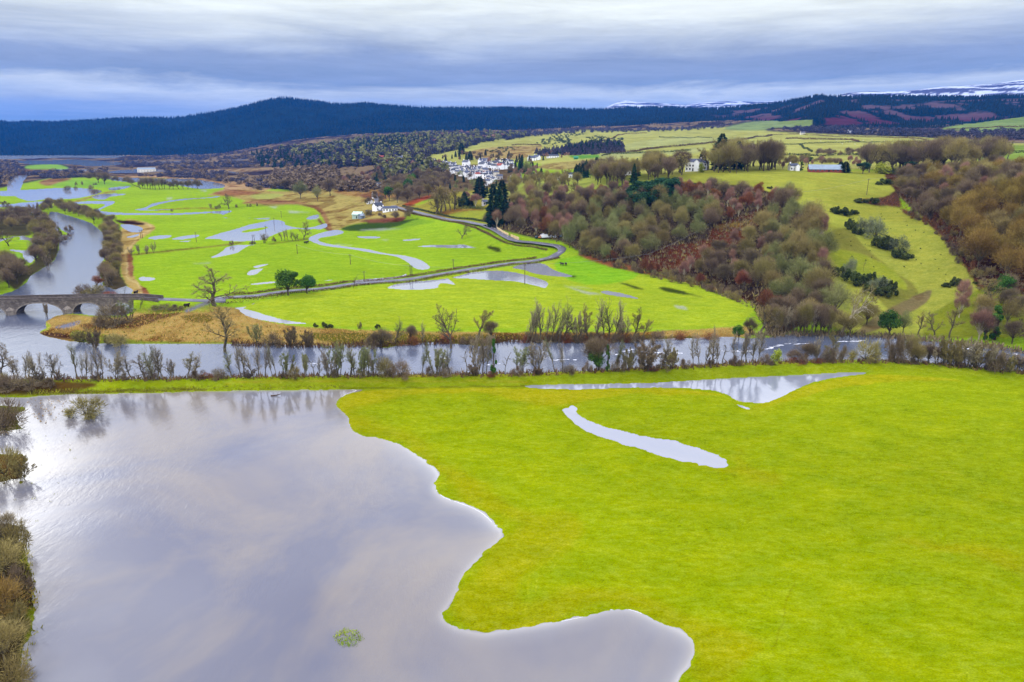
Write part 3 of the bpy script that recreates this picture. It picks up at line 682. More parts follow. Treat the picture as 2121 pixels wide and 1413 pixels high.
# ------------------------------------------------------------------ vegetation materials
def veg_mat(name, c, c2, var=0.25, sc=0.25, sat=1.0):
    """two-tone, clump noise in the thing's own space plus a tint of its own for each tree"""
    m, t = newmat(name)
    g = t.n('ShaderNodeTexCoord'); oi = t.n('ShaderNodeObjectInfo')
    ad = t.n('ShaderNodeVectorMath', operation='ADD'); t.l(g.outputs['Object'], ad.inputs[0])
    cb = t.n('ShaderNodeCombineXYZ'); t.l(t.math('MULTIPLY', oi.outputs['Random'], 57.0), cb.inputs[0]); t.l(cb.outputs[0], ad.inputs[1])
    n = t.noise(ad.outputs[0], sc, 3, 0.6); n2 = t.noise(ad.outputs[0], sc * 9, 2, 0.6)
    col = t.mix(t.ramp(n, [(0.32, (0, 0, 0)), (0.68, (1, 1, 1))]), tuple(l4(c)), tuple(l4(c2)))
    hs = t.n('ShaderNodeHueSaturation'); t.l(col, hs.inputs['Color'])
    t.l(t.math('MULTIPLY', t.math('MULTIPLY_ADD', oi.outputs['Random'], 2 * var, 1 - var), t.math('MULTIPLY_ADD', n2, 0.7, 0.65)), hs.inputs['Value'])
    t.l(t.math('MULTIPLY_ADD', t.math('FRACT', t.math('MULTIPLY', oi.outputs['Random'], 7.31)), 0.024, 0.491), hs.inputs['Hue'])
    hs.inputs['Saturation'].default_value = sat
    p = t.n('ShaderNodeBsdfPrincipled', in_Roughness=0.9); p.inputs['Specular IOR Level'].default_value = 0.1
    t.l(hs.outputs[0], p.inputs['Base Color'])
    o = t.n('ShaderNodeOutputMaterial'); t.l(p.outputs[0], o.inputs[0]); return m
V = {
 'bark':   veg_mat('grey_bark', (70, 62, 50), (94, 86, 68), 0.2, 0.6),
 'barkd':  veg_mat('dark_bark', (60, 50, 42), (82, 74, 58), 0.2, 0.6),
 'barkp':  veg_mat('pale_bark', (150, 140, 120), (170, 160, 136), 0.1, 0.6),
 'twig':   veg_mat('grey_brown_twigs', (93, 78, 62), (118, 103, 78), 0.2, 0.2),
 'twigl':  veg_mat('light_grey_twigs', (122, 110, 92), (146, 134, 108), 0.2, 0.2),
 'twigo':  veg_mat('olive_twigs', (111, 99, 56), (136, 123, 75), 0.22, 0.18),
 'twigg':  veg_mat('lichen_green_twigs', (105, 109, 60), (125, 125, 79), 0.2, 0.2),
 'twigp':  veg_mat('purple_birch_twigs', (125, 90, 77), (151, 119, 100), 0.2, 0.2),
 'twigr':  veg_mat('rust_twigs', (102, 59, 37), (121, 77, 49), 0.22, 0.2),
 'twigb':  veg_mat('golden_brown_twigs', (110, 88, 39), (133, 112, 55), 0.2, 0.18),
 'ivy':    veg_mat('ivy_leaves', (44, 74, 26), (70, 104, 34), 0.2, 0.4),
 'pine':   veg_mat('conifer_needles', (28, 56, 38), (46, 78, 46), 0.25, 0.3),
 'fir':    veg_mat('dark_fir_needles', (22, 44, 34), (38, 62, 42), 0.25, 0.3),
 'gorse':  veg_mat('gorse_leaves', (48, 58, 28), (72, 80, 38), 0.25, 0.5),
 'gorseg': veg_mat('grey_gorse', (92, 100, 74), (118, 120, 92), 0.2, 0.4),
 'leafy':  veg_mat('yellow_green_leaves', (120, 130, 34), (150, 158, 50), 0.2, 0.4),
 'hedge':  veg_mat('hedge_twigs', (86, 58, 44), (104, 84, 52), 0.2, 0.15),
 'scrubp': veg_mat('far_scrub_twigs', (56, 52, 62), (72, 68, 78), 0.3, 0.012),
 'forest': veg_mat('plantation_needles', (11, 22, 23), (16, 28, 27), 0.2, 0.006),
 'blade':  veg_mat('meadow_grass', (104, 128, 8), (150, 158, 16), 0.3, 0.15),
 'reed':   veg_mat('dead_reeds', (170, 128, 70), (196, 160, 90), 0.25, 0.3),
 'tuss':   veg_mat('tussock_grass', (96, 92, 24), (140, 138, 34), 0.3, 0.3),
}
# ------------------------------------------------------------------ tree shapes
def tubes(P0, P1, R0, R1, k=4):
    P0 = np.asarray(P0, float); P1 = np.asarray(P1, float); N = len(P0)
    d = P1 - P0; d /= np.linalg.norm(d, axis=1)[:, None] + 1e-9
    a = np.where(np.abs(d[:, 2:3]) < 0.9, np.array([[0, 0, 1.0]]), np.array([[1.0, 0, 0]]))
    e1 = np.cross(d, a); e1 /= np.linalg.norm(e1, axis=1)[:, None] + 1e-9; e2 = np.cross(d, e1)
    ang = np.arange(k) * 2 * math.pi / k
    ring = e1[:, None] * np.cos(ang)[None, :, None] + e2[:, None] * np.sin(ang)[None, :, None]
    V0_ = P0[:, None] + ring * np.asarray(R0)[:, None, None]; V1_ = P1[:, None] + ring * np.asarray(R1)[:, None, None]
    Vt = np.concatenate([V0_, V1_], 1).reshape(-1, 3)
    b = np.arange(N)[:, None] * 2 * k; i = np.arange(k)[None]; j = (np.arange(k)[None] + 1) % k
    return Vt, np.stack([b + i, b + j, b + k + j, b + k + i], -1).reshape(-1, 4)
def slivers(P, D, Wd, rs):
    """thin tapering triangles from P along D"""
    P = np.asarray(P, float); D = np.asarray(D, float); N = len(P)
    r = rs.normal(size=(N, 3)); s = np.cross(D, r); s /= np.linalg.norm(s, axis=1)[:, None] + 1e-9
    s *= np.asarray(Wd).reshape(-1, 1) / 2
    Vt = np.stack([P - s, P + s, P + D], 1).reshape(-1, 3)
    return Vt, np.arange(N * 3).reshape(-1, 3)
def leaves(P, S, rs):
    N = len(P); a = rs.normal(size=(N, 3)); a /= np.linalg.norm(a, axis=1)[:, None]
    b = np.cross(a, rs.normal(size=(N, 3))); b /= np.linalg.norm(b, axis=1)[:, None]
    S = np.asarray(S).reshape(-1, 1)
    Vt = np.stack([P - a * S * .5 - b * S * .35, P + a * S * .5 - b * S * .3, P + b * S * .6], 1).reshape(-1, 3)
    return Vt, np.arange(N * 3).reshape(-1, 3)
def bare(seed, H=13.0, style='oak', tw=1.0, trunk_r=None):
    """limbs of a leafless tree (tubes) and its fine twigs (slivers)"""
    rs = np.random.RandomState(seed); rn = random.Random(seed)
    segs = []; tips = []
    st = {'oak':   dict(stems=1, clear=.22, lv=[(8, .62, .95), (6, .55, .9), (4, .5, .9)], up=.22, wob=.24, sp=1.0),
          'round': dict(stems=1, clear=.28, lv=[(9, .50, .80), (6, .5, .8), (4, .5, .85)], up=.28, wob=.16, sp=.8),
          'alder': dict(stems=1, clear=.30, lv=[(15, .36, .72), (5, .5, .8), (3, .5, .85)], up=.22, wob=.15, sp=.7),
          'multi': dict(stems=5, clear=.30, lv=[(8, .30, .6), (4, .5, .75), (3, .5, .8)], up=.4, wob=.14, sp=.6),
          'willow':dict(stems=9, clear=.10, lv=[(7, .38, .6), (5, .5, .7), (3, .45, .8)], up=.25, wob=.16, sp=.7),
          'dead':  dict(stems=1, clear=.4, lv=[(5, .45, 1.0), (4, .5, 1.0)], up=.15, wob=.3, sp=1.0)}[style]
    def grow(p, d, L, r, lv, n=5):
        p = p.copy(); d = d / np.linalg.norm(d); pts = [p.copy()]; rad = [r]
        for i in range(n):
            d = d + rs.normal(size=3) * st['wob'] + np.array([0, 0, st['up'] * (.35 if lv else .15)]); d /= np.linalg.norm(d)
            p = p + d * L / n; pts.append(p.copy()); rad.append(r * (1 - (i + 1) / n * (.62 if lv == 0 else .8)))
        for i in range(n): segs.append((pts[i], pts[i + 1], rad[i], rad[i + 1]))
        pts = np.array(pts)
        if lv >= len(st['lv']):
            tips.append((pts[-1], d, L)); tips.append((pts[n // 2], d, L)); return
        cnt, lr, an = st['lv'][lv]
        for c in range(cnt):
            f = (st['clear'] if lv == 0 else .2) + (1 - (st['clear'] if lv == 0 else .2)) * (c + rn.random() * .8) / cnt
            k = min(n - 1, int(f * n)); q = pts[k] + (pts[k + 1] - pts[k]) * (f * n - k)
            ax = pts[k + 1] - pts[k]; ax /= np.linalg.norm(ax)
            az = c * 2.4 + rn.random(); a_ = an * (1.1 - .5 * f) + rn.uniform(-.15, .15)
            e1 = np.cross(ax, [0.3, 0.1, 1.0] if abs(ax[2]) < .8 else [1, .2, 0]); e1 /= np.linalg.norm(e1); e2 = np.cross(ax, e1)
            nd = ax * math.cos(a_) + (e1 * math.cos(az) + e2 * math.sin(az)) * math.sin(a_)
            grow(q, nd, L * lr * ((1.15 - .55 * f if style not in ('alder', 'multi') else .75 + .35 * f) if lv == 0 else 1 - .4 * f) * rn.uniform(.8, 1.15), max(.012, rad[k] * .58), lv + 1, 4 if lv == 0 else 3)
        tips.append((pts[-1], d, L * .3))
    tr = trunk_r or H * .032
    for s in range(st['stems']):
        if st['stems'] == 1: grow(np.array([0, 0, -.25]), np.array([rn.uniform(-.05, .05), rn.uniform(-.05, .05), 1.0]), H * (.80 if style != 'oak' else .62), tr, 0, 7)
        else:
            a = s * 2.4; spd = .5 if style == 'willow' else .16
            grow(np.array([math.cos(a) * .5, math.sin(a) * .5, -.25]), np.array([math.cos(a) * spd, math.sin(a) * spd, 1.0]) , H * rn.uniform(.55, .85), tr * .5, 0, 6)
    segs_ = [np.array([s[i] for s in segs]) for i in range(4)]
    V1_, Q1 = tubes(*segs_, k=4)
    # twigs: sprays at every tip
    n = max(2, int(7 * tw)); TP, TD = [], []
    for p, d, L in tips:
        D = d[None] * rs.uniform(.3, 1, (n, 1)) + rs.normal(size=(n, 3)) * .55 + np.array([0, 0, .22])
        D *= (H * .055 * rs.uniform(.5, 1.3, (n, 1))) / (np.linalg.norm(D, axis=1)[:, None])
        TP.append(p[None] + D * rs.uniform(-.2, .1, (n, 1))); TD.append(D)
    TP = np.concatenate(TP); TD = np.concatenate(TD)
    V2, T2 = slivers(TP, TD, np.full(len(TP), .035 + H * .0006), rs)
    return (V1_, Q1), (V2, T2)
def puff(seed, H=10.0, Wd=8.0, lobes=12, n=2600, tl=.9, twd=.11, low=.25, top=0.5, up=.35, leaf=0.0):
    """dense twiggy crown made of many short twigs gathered in lobes, on a forked trunk"""
    rs = np.random.RandomState(seed)
    cz = H * (low + 1) / 2; rz = H * (1 - low) / 2
    th = rs.uniform(0, 2 * math.pi, lobes); ph = np.arccos(rs.uniform(-.98 if low < .1 else -.55, 1, lobes)); rr = rs.uniform(.35, .86, lobes)
    LC = np.stack([np.cos(th) * np.sin(ph) * Wd / 2 * rr, np.sin(th) * np.sin(ph) * Wd / 2 * rr, cz + np.cos(ph) * rz * rr], 1)
    LR = rs.uniform(.17, .36, lobes) * min(Wd, H)
    k = rs.randint(0, lobes, n); d = rs.normal(size=(n, 3)); d /= np.linalg.norm(d, axis=1)[:, None]
    P = LC[k] + d * LR[k][:, None] * (rs.uniform(0, 1, n)[:, None] ** .45) * .85
    if low < .1: P[:, 2] = (P[:, 2] - H * .2) * 1.2
    P[:, 2] = np.maximum(P[:, 2], H * low * .5 + rs.uniform(0, 1, n) * H * .08)
    out = P - np.array([0, 0, H * .3]); out /= np.linalg.norm(out, axis=1)[:, None]
    D = d * .55 + out * .6 + rs.normal(size=(n, 3)) * .35 + np.array([0, 0, up])
    D *= tl * rs.uniform(.5, 1.3, (n, 1)) / np.linalg.norm(D, axis=1)[:, None]
    if leaf > 0: V2, T2 = leaves(P, rs.uniform(.6, 1.4, n) * leaf, rs)
    else: V2, T2 = slivers(P, D, rs.uniform(.7, 1.4, n) * twd, rs)
    base = np.array([0, 0, -.4]); mid = np.array([0, 0, H * low * .8 + .3])
    P0 = [base] + [mid] * lobes; P1 = [mid] + list(LC); R0 = [H * .028] + [H * .016] * lobes; R1 = [H * .022] + [H * .004] * lobes
    V1_, Q1 = tubes(P0, P1, np.array(R0), np.array(R1), 4)
    return (V1_, Q1), (V2, T2)
def conifer(seed, H=16.0, Wd=6.0, n=1500, broad=False):
    rs = np.random.RandomState(seed)
    t = rs.uniform(0, 1, n) ** (.8 if broad else 1.15)
    tiers = np.round(t * 16) / 16 + rs.normal(size=n) * .012; tiers = np.clip(tiers, 0, .99)
    h = H * (.06 + .93 * tiers); R_ = Wd / 2 * ((1 - tiers) ** (.85 if not broad else .45)) * (1 + .22 * np.sin(tiers * 43 + seed)) + .15
    az = rs.uniform(0, 2 * math.pi, n); f = rs.uniform(.25, 1, n) ** .6
    P = np.stack([np.cos(az) * R_ * f * .75, np.sin(az) * R_ * f * .75, h - R_ * f * .12], 1)
    D = np.stack([np.cos(az), np.sin(az), rs.uniform(-.45, .1, n)], 1) * (R_ * .35 + .25)[:, None] + rs.normal(size=(n, 3)) * .22
    V2, T2 = slivers(P, D, .35 + R_ * .16, rs)
    top, tt_ = slivers([[0, 0, H * .93]], [[0, 0, H * .08]], [.3], rs)
    T2 = np.vstack([T2, tt_ + len(V2)]); V2 = np.vstack([V2, top])
    V1_, Q1 = tubes([[0, 0, -.4]], [[0, 0, H * .95]], [H * .018], [.04], 5)
    return (V1_, Q1), (V2, T2)
LIB = {}   # kind -> list of (limb mesh, twig mesh, height, width)
def lib(kind, limb_m, twig_m, makers):
    L = []
    for (a, b) in makers:
        allv = np.vstack([a[0], b[0]]); Hh = np.percentile(allv[:, 2], 99.5); Ww = 2 * np.percentile(np.hypot(allv[:, 0], allv[:, 1]), 93)
        L.append((mesh_np('trunk', a[0], [a[1]], V[limb_m]), mesh_np('crown', b[0], [b[1]], V[twig_m]), Hh, Ww, b))
    LIB[kind] = L
lib('oak', 'bark', 'twig', [bare(s, 13, 'oak', 1.1) for s in (1, 2, 3)])
lib('round', 'bark', 'twigo', [bare(s, 13, 'round', 1.3) for s in (11, 12, 13)])
lib('alder', 'bark', 'twigl', [bare(s, 13, 'alder', .8) for s in (21, 22, 23, 24)])
lib('alderg', 'bark', 'twigg', [bare(s, 13, 'alder', .7) for s in (25, 26)])
lib('multi', 'bark', 'twigl', [bare(s, 11, 'multi', 1.2) for s in (31, 32, 33)])
lib('multig', 'bark', 'twigg', [bare(s, 11, 'multi', 1.4) for s in (34, 35)])
lib('willow', 'bark', 'twigo', [bare(s, 8, 'willow', 1.5) for s in (41, 42, 43)])
lib('willowd', 'barkd', 'twig', [bare(s, 8, 'willow', 1.5) for s in (44, 45)])
lib('dead', 'bark', 'twig', [bare(s, 9, 'dead', .5) for s in (51, 52)])
lib('paleoak', 'barkp', 'twigo', [bare(s, 14, 'oak', 1.4, .45) for s in (54,)])
lib('w_olive', 'bark', 'twigo', [puff(s, 10, 9, 20, 4600, 1.25, .07) for s in (61, 62, 63, 64)])
lib('w_green', 'bark', 'twigg', [puff(s, 10, 9, 19, 4400, 1.2, .07) for s in (65, 66)])
lib('w_brown', 'barkd', 'twig', [puff(s, 10, 8, 17, 4000, 1.4, .065, up=.7) for s in (71, 72, 73)])
lib('w_purple', 'barkp', 'twigp', [puff(s, 11, 6, 13, 3600, 1.7, .055, low=.15, up=1.2) for s in (81, 82, 83)])
lib('w_rust', 'barkd', 'twigr', [puff(s, 9, 7, 10, 2400, 1.0, .10, low=.12, up=.6) for s in (84, 85)])
lib('w_gold', 'bark', 'twigb', [puff(s, 11, 10, 24, 5200, 1.1, .08) for s in (91, 92, 93, 94)])
lib('bush', 'barkd', 'twig', [puff(s, 4, 6, 10, 1700, .8, .07, low=.02, up=.4) for s in (101, 102, 103)])
lib('busho', 'barkd', 'twigo', [puff(s, 4, 6, 10, 1700, .8, .07, low=.02, up=.4) for s in (104, 105)])
lib('bushr', 'barkd', 'twigr', [puff(s, 4, 6, 9, 1500, .8, .06, low=.02, up=.4) for s in (106,)])
lib('ivy', 'barkd', 'ivy', [puff(s, 10, 8, 12, 3800, .5, .3, low=.22, leaf=.42) for s in (111, 112, 113)])
lib('ivycol', 'barkd', 'ivy', [puff(s, 12, 3.2, 10, 2200, .5, .3, low=.05, leaf=.40) for s in (115,)])
lib('gorse', 'barkd', 'gorse', [puff(s, 4, 7, 10, 2200, .5, .3, low=.02, leaf=.40) for s in (121, 122, 123)])
lib('gorseg', 'barkd', 'gorseg', [puff(s, 6, 6.5, 12, 2600, .7, .09, low=.05) for s in (124, 125)])
lib('leafy', 'barkd', 'leafy', [puff(s, 5, 5, 9, 1600, .5, .3, low=.05, leaf=.34) for s in (126,)])
lib('conifer', 'barkd', 'pine', [conifer(s, 16, 6.5, 1700) for s in (131, 132, 133)])
lib('fir', 'barkd', 'fir', [conifer(s, 17, 7.5, 1900, True) for s in (134, 135)])
lib('pine', 'barkd', 'pine', [puff(s, 12, 8, 12, 3000, .6, .3, low=.2, leaf=.5) for s in (137, 138)])
NAMES = {'oak': 'bare_tree', 'round': 'bare_tree', 'alder': 'alder_tree', 'alderg': 'alder_tree', 'multi': 'alder_tree', 'multig': 'alder_tree',
         'willow': 'willow_tree', 'willowd': 'willow_tree', 'dead': 'dead_tree', 'paleoak': 'bare_tree', 'w_olive': 'oak_tree', 'w_green': 'oak_tree',
         'w_brown': 'broadleaf_tree', 'w_purple': 'birch_tree', 'w_rust': 'beech_sapling', 'w_gold': 'russet_oak_tree', 'bush': 'bush', 'busho': 'bush', 'bushr': 'bush',
         'ivy': 'ivy_covered_tree', 'ivycol': 'ivy_covered_tree', 'gorse': 'gorse_bush', 'gorseg': 'gorse_bush', 'leafy': 'leafy_bush', 'conifer': 'conifer_tree', 'fir': 'conifer_tree', 'pine': 'pine_tree'}
CATS = {'bare_tree': 'tree', 'alder_tree': 'alder', 'willow_tree': 'willow', 'dead_tree': 'dead tree', 'oak_tree': 'oak tree', 'russet_oak_tree': 'russet oak', 'broadleaf_tree': 'broadleaf tree', 'birch_tree': 'birch tree',
        'beech_sapling': 'sapling', 'bush': 'bush', 'ivy_covered_tree': 'ivy tree', 'gorse_bush': 'gorse bush', 'leafy_bush': 'bush', 'conifer_tree': 'conifer', 'pine_tree': 'pine tree'}
RND = random.Random(7)
TREES = []
PLACED = []      # (x, y, radius) of everything that stands on the land
def tree_at(kind, P, Hm, Wm=None, label=None, group=None, var=None, parts=True, rz=None, name=None):
    L = LIB[kind]; i = RND.randrange(len(L)) if var is None else var % len(L)
    a, b, h0, w0, _ = L[i]; sz = Hm / h0; sx = (Wm / w0) if Wm else sz
    root = bpy.data.objects.new(name or NAMES[kind], None if parts else b); C.objects.link(root)
    root.empty_display_size = .5
    if kind in ('oak','round','alder','alderg','multi','multig','dead','willow','willowd'): root.rotation_euler[0] = RND.gauss(0, .06); root.rotation_euler[1] = RND.gauss(0, .06)
    root.location = P; root.rotation_euler[2] = RND.uniform(0, 6.28) if rz is None else rz; root.scale = (sx, sx, sz)
    if parts:
        link('trunk', a, root); link('crown', b, root)
    tag(root, label, CATS[NAMES[kind]], group)
    TREES.append((root, kind, Hm, Wm or w0 * sz))
    return root
def tree_px(kind, u, vbase, hpx, wpx=None, label=None, group=None, **kw):
    p, d = hit(u, vbase); p.z = max(p.z, -.3)
    k = d / F
    return tree_at(kind, p, hpx * k * 1.03, wpx * k if wpx else None, label, group, **kw)
ONES = ['', 'first', 'second', 'third', 'fourth', 'fifth', 'sixth', 'seventh', 'eighth', 'ninth', 'tenth', 'eleventh', 'twelfth', 'thirteenth', 'fourteenth', 'fifteenth', 'sixteenth', 'seventeenth', 'eighteenth', 'nineteenth']
def ordi(n):
    if n < 20: return ONES[n]
    t = ['', '', 'twentieth', 'thirtieth', 'fortieth', 'fiftieth', 'sixtieth', 'seventieth', 'eightieth', 'ninetieth'][n // 10]
    if n % 10 == 0: return t
    return t[:-4].replace('iet', '') + 'y-' + ONES[n % 10] if False else ['', '', 'twenty', 'thirty', 'forty', 'fifty', 'sixty', 'seventy', 'eighty', 'ninety'][n // 10] + '-' + ONES[n % 10]
# ------------------------------------------------------------------ scattering helpers
def inpoly(u, v, P):
    P = np.asarray(P, float); Q_ = np.roll(P, -1, 0); r = np.zeros(len(u), bool)
    for (x0, y0), (x1, y1) in zip(P, Q_):
        if y0 == y1: continue
        c = ((y0 > v) != (y1 > v)) & (u < x0 + (v - y0) * (x1 - x0) / (y1 - y0)); r ^= c
    return r
def scatter(poly, gap, nmax, seed, avoid=(), n0=9000, water=False, aspect=1.0):
    rs = np.random.RandomState(seed); P = np.asarray(poly, float)
    u = rs.uniform(P[:, 0].min(), P[:, 0].max(), n0); v = rs.uniform(P[:, 1].min(), P[:, 1].max(), n0)
    k = inpoly(u, v, P)
    for a in avoid: k &= ~inpoly(u, v, a)
    if not water: k &= samp(wsoft, u, v) < .3
    u = u[k]; v = v[k]; W3, dep = hits(u, v)
    cell = {}; keep = []
    for i in range(len(u)):
        x, y = W3[i, 0], W3[i, 1]; g = gap(dep[i]) if callable(gap) else gap
        ci, cj = int(x // g), int(y // g); ok = True
        for a in (-1, 0, 1):
            for b in (-1, 0, 1):
                for (qx, qy) in cell.get((ci + a, cj + b), ()):
                    if (qx - x) ** 2 + (qy - y) ** 2 < g * g: ok = False; break
                if not ok: break
            if not ok: break
        if ok:
            cell.setdefault((ci, cj), []).append((x, y)); keep.append(i)
            if len(keep) >= nmax: break
    return W3[keep], dep[keep], u[keep], v[keep]
def lowpuff(seed, n=110, W_=1.0, H_=1.0, s=.30, spiky=False):
    rs = np.random.RandomState(seed); d = rs.normal(size=(n, 3)); d /= np.linalg.norm(d, axis=1)[:, None]
    if spiky:
        t = rs.uniform(0, 1, n); az = rs.uniform(0, 6.283, n); r = (1 - t) * .5 * (.6 + .4 * rs.uniform(0, 1, n))
        P = np.stack([np.cos(az) * r, np.sin(az) * r, t * .96], 1); Vt, T = leaves(P, s * (1.15 - t), rs)
        top, t2 = slivers([[0, 0, .8]], [[0, 0, .22]], [.12], rs); return np.vstack([Vt, top]), np.vstack([T, t2 + len(Vt)])
    lob = rs.normal(size=(7, 3)) * .22; k = rs.randint(0, 7, n)
    P = lob[k] + d * .30 * rs.uniform(.6, 1.1, (n, 1)); P[:, 2] = np.maximum(P[:, 2] + .5, .04)
    return leaves(P, rs.uniform(.6, 1.4, n) * s, rs)
LOW = [lowpuff(s) for s in range(200, 205)]; LOWB = [lowpuff(s, 130, s=.2) for s in range(210, 215)]; SPK = [lowpuff(s, 70, s=.42, spiky=True) for s in range(220, 224)]
def merged(name, tpls, P, Wd, Hh, mat, seed=0):
    rs = np.random.RandomState(seed); VV, FF = [], []; b = 0
    pick = rs.randint(0, len(tpls), len(P)); rot = rs.uniform(0, 6.283, len(P))
    for k, (tv, tf) in enumerate(tpls):
        ids = np.where(pick == k)[0]
        if not len(ids): continue
        c, s = np.cos(rot[ids])[:, None], np.sin(rot[ids])[:, None]
        X = (tv[None, :, 0] * c - tv[None, :, 1] * s) * Wd[ids][:, None] + P[ids, 0][:, None]
        Y = (tv[None, :, 0] * s + tv[None, :, 1] * c) * Wd[ids][:, None] + P[ids, 1][:, None]
        Z = tv[None, :, 2] * Hh[ids][:, None] + P[ids, 2][:, None]
        VV.append(np.stack([X, Y, Z], -1).reshape(-1, 3))
        FF.append((tf[None] + (np.arange(len(ids)) * len(tv))[:, None, None] + b).reshape(-1, 3)); b += len(ids) * len(tv)
    return link(name, mesh_np(name, np.concatenate(VV), [np.concatenate(FF)], mat))
# ------------------------------------------------------------------ hills
def hill_mesh(name, prof, Yr, Yb, mat, depth_n=60, amp=1.0, seed=3, back=.35, colf=None, ustep=4):
    us = np.arange(-900, 3100, ustep); pv = np.interp(us, [p[0] for p in prof], [p[1] for p in prof]) + (np.interp(us, [1300, 1700], [3.0, 6.5]) if len(prof) > 40 else 0)
    yr = np.interp(us, [p[0] for p in Yr], [p[1] for p in Yr]); yb = np.interp(us, [p[0] for p in Yb], [p[1] for p in Yb])
    zr = zfrom(pv, yr); s = np.linspace(0, 1 + back, depth_n)[:, None]
    Yg = yb[None] + (yr - yb)[None] * s
    depb = yb * CT + HC * ST; xb = (us - CX) / F * depb
    zb = np.array(gridlerp(KZ, ku, kY, np.clip(us, -600, 2740).astype(float), np.minimum(yb, 3700.))); zb = np.maximum(zb, 0) - 6
    sm = np.clip(s, 0, 1); shp = .35 * sm + .65 * (sm * sm * (3 - 2 * sm)); drop = np.clip(s - 1, 0, 1) * 1.2
    Zg = zb[None] + (zr - zb)[None] * (shp - drop)
    Xg = (us - CX)[None] / F * (Yg * CT + (HC - Zg) * ST)
    env = np.sin(np.clip(s, 0, 1) * math.pi) ** .8
    sc_ = yr.mean() / 9
    Zg = Zg + (fbm(Xg / sc_, Yg / sc_, seed, 5) - .5) * (zr - zb)[None] * .42 * env * amp
    me_ = mesh_np(name, np.stack([Xg, Yg, Zg], -1).reshape(-1, 3), [quads(*Xg.shape)], mat, True)
    if colf is not None: set_col(me_, 'col', colf(Xg, Yg, Zg, us, s).reshape(-1, 3))
    o = tag(link(name, me_), kind='structure'); return o, Xg, Yg, Zg, us
def hill_mat(name):
    m, t = newmat(name); g = t.n('ShaderNodeTexCoord'); at = t.n('ShaderNodeAttribute', attribute_name='col')
    n = t.noise(g.outputs['Object'], .02, 5, .7); hs = t.n('ShaderNodeHueSaturation'); t.l(at.outputs['Color'], hs.inputs['Color'])
    t.l(t.math('MULTIPLY_ADD', n, 1.2, .4), hs.inputs['Value']); p = t.n('ShaderNodeBsdfPrincipled', in_Roughness=1.0); p.inputs['Specular IOR Level'].default_value = 0
    t.l(hs.outputs[0], p.inputs['Base Color']); bm = t.n('ShaderNodeBump', in_Strength=.6, in_Distance=12.0); t.l(n, bm.inputs['Height']); t.l(bm.outputs[0], p.inputs['Normal'])
    o = t.n('ShaderNodeOutputMaterial'); t.l(p.outputs[0], o.inputs[0]); return m
M_HILL = hill_mat('hill_cover')
RID = [(-900,262),(-300,258),(0,249),(20,253),(60,251),(110,252),(200,247),(260,243),(370,242),(400,237),(440,231),(490,222),(530,212),(560,205),(590,201),(620,204),(650,208),(690,214),(730,215),(760,213),(790,217),(850,220),(900,222),(1000,222),(1100,224),(1250,226),(1300,223),(1400,222),(1480,223),(1560,217),(1600,212),(1640,204),(1670,198),(1700,193),(1715,196),(1760,196),(1800,194),(1900,196),(2000,198),(2121,197),(2600,190),(3100,190)]
def mixc(a, b, t): return a * (1 - t[..., None]) + b * t[..., None]
HF = [([(1500,266),(1540,258),(1590,254),(1640,250),(1682,248),(1687,272),(1590,276),(1500,272)], (140,160,80)), ([(1940,276),(1955,268),(2000,258),(2060,250),(2121,242),(2500,232),(2500,284),(1950,284)], (140,164,76)), ([(1320,266),(1400,258),(1540,251),(1540,254),(1400,263),(1330,269)], (110,120,90))]
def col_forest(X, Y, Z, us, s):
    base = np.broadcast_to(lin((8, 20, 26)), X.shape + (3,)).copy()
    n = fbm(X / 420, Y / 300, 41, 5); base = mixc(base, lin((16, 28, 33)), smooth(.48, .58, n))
    rt = smooth(1430, 1560, us)[None] * np.ones_like(X)
    n2 = fbm(X / 70, Y / 110, 43, 6); m1 = smooth(.53, .60, n2) * rt * smooth(.12, .2, s) * (1 - smooth(.74, .84, s))
    moor = mixc(np.broadcast_to(lin((58, 28, 38)), base.shape), lin((66, 52, 58)), smooth(.3, .55, s * np.ones_like(X)))
    base = mixc(base, moor, m1)
    uu_, vv_, _d = proj(X, Y, Z)
    for P_, c_ in HF: base[inpoly(uu_.ravel(), vv_.ravel(), P_).reshape(X.shape)] = lin(c_) / GAIN
    return base
fo, FX, FY, FZ, FU = hill_mesh('hills', RID, [(-900, 5200), (400, 4700), (1300, 4600), (1500, 4000), (1700, 3000), (2200, 2800), (3100, 2800)],
    [(-900, 3330), (0, 3330), (400, 3300), (1200, 3150), (1500, 2500), (1700, 1980), (2000, 1830), (2200, 1800), (3100, 1800)], M_HILL, 90, 1.0, 3, .3, col_forest)
def col_snow(lo, hi):
    def f(X, Y, Z, us, s):
        n = fbm(X / 150, Y / 300 + Z / 14, 51, 6); b = np.broadcast_to(lin((60, 54, 66)), X.shape + (3,)).copy()
        return mixc(b, lin((160, 166, 180)), smooth(lo, hi, n + (s - .85) * .15))
    return f
hill_mesh('hills', [(-900,300),(1560,260),(1700,206),(1760,192),(1800,189),(1850,190),(1900,186),(1950,180),(2000,177),(2060,174),(2121,164),(2400,150),(3100,160)],
    [(-900, 6500), (3100, 6500)], [(-900, 4800), (3100, 4800)], M_HILL, 50, .7, 61, .25, col_snow(.48, .56))
hill_mesh('hills', [(-900,300),(1150,260),(1240,232),(1256,222),(1280,211),(1296,208),(1320,212),(1370,214),(1420,217),(1450,213),(1500,210),(1530,210),(1560,211),(1640,208),(1750,215),(1900,260),(3100,300)],
    [(-900, 9500), (3100, 9500)], [(-900, 7400), (3100, 7400)], M_HILL, 50, .5, 63, .25, col_snow(.45, .54))
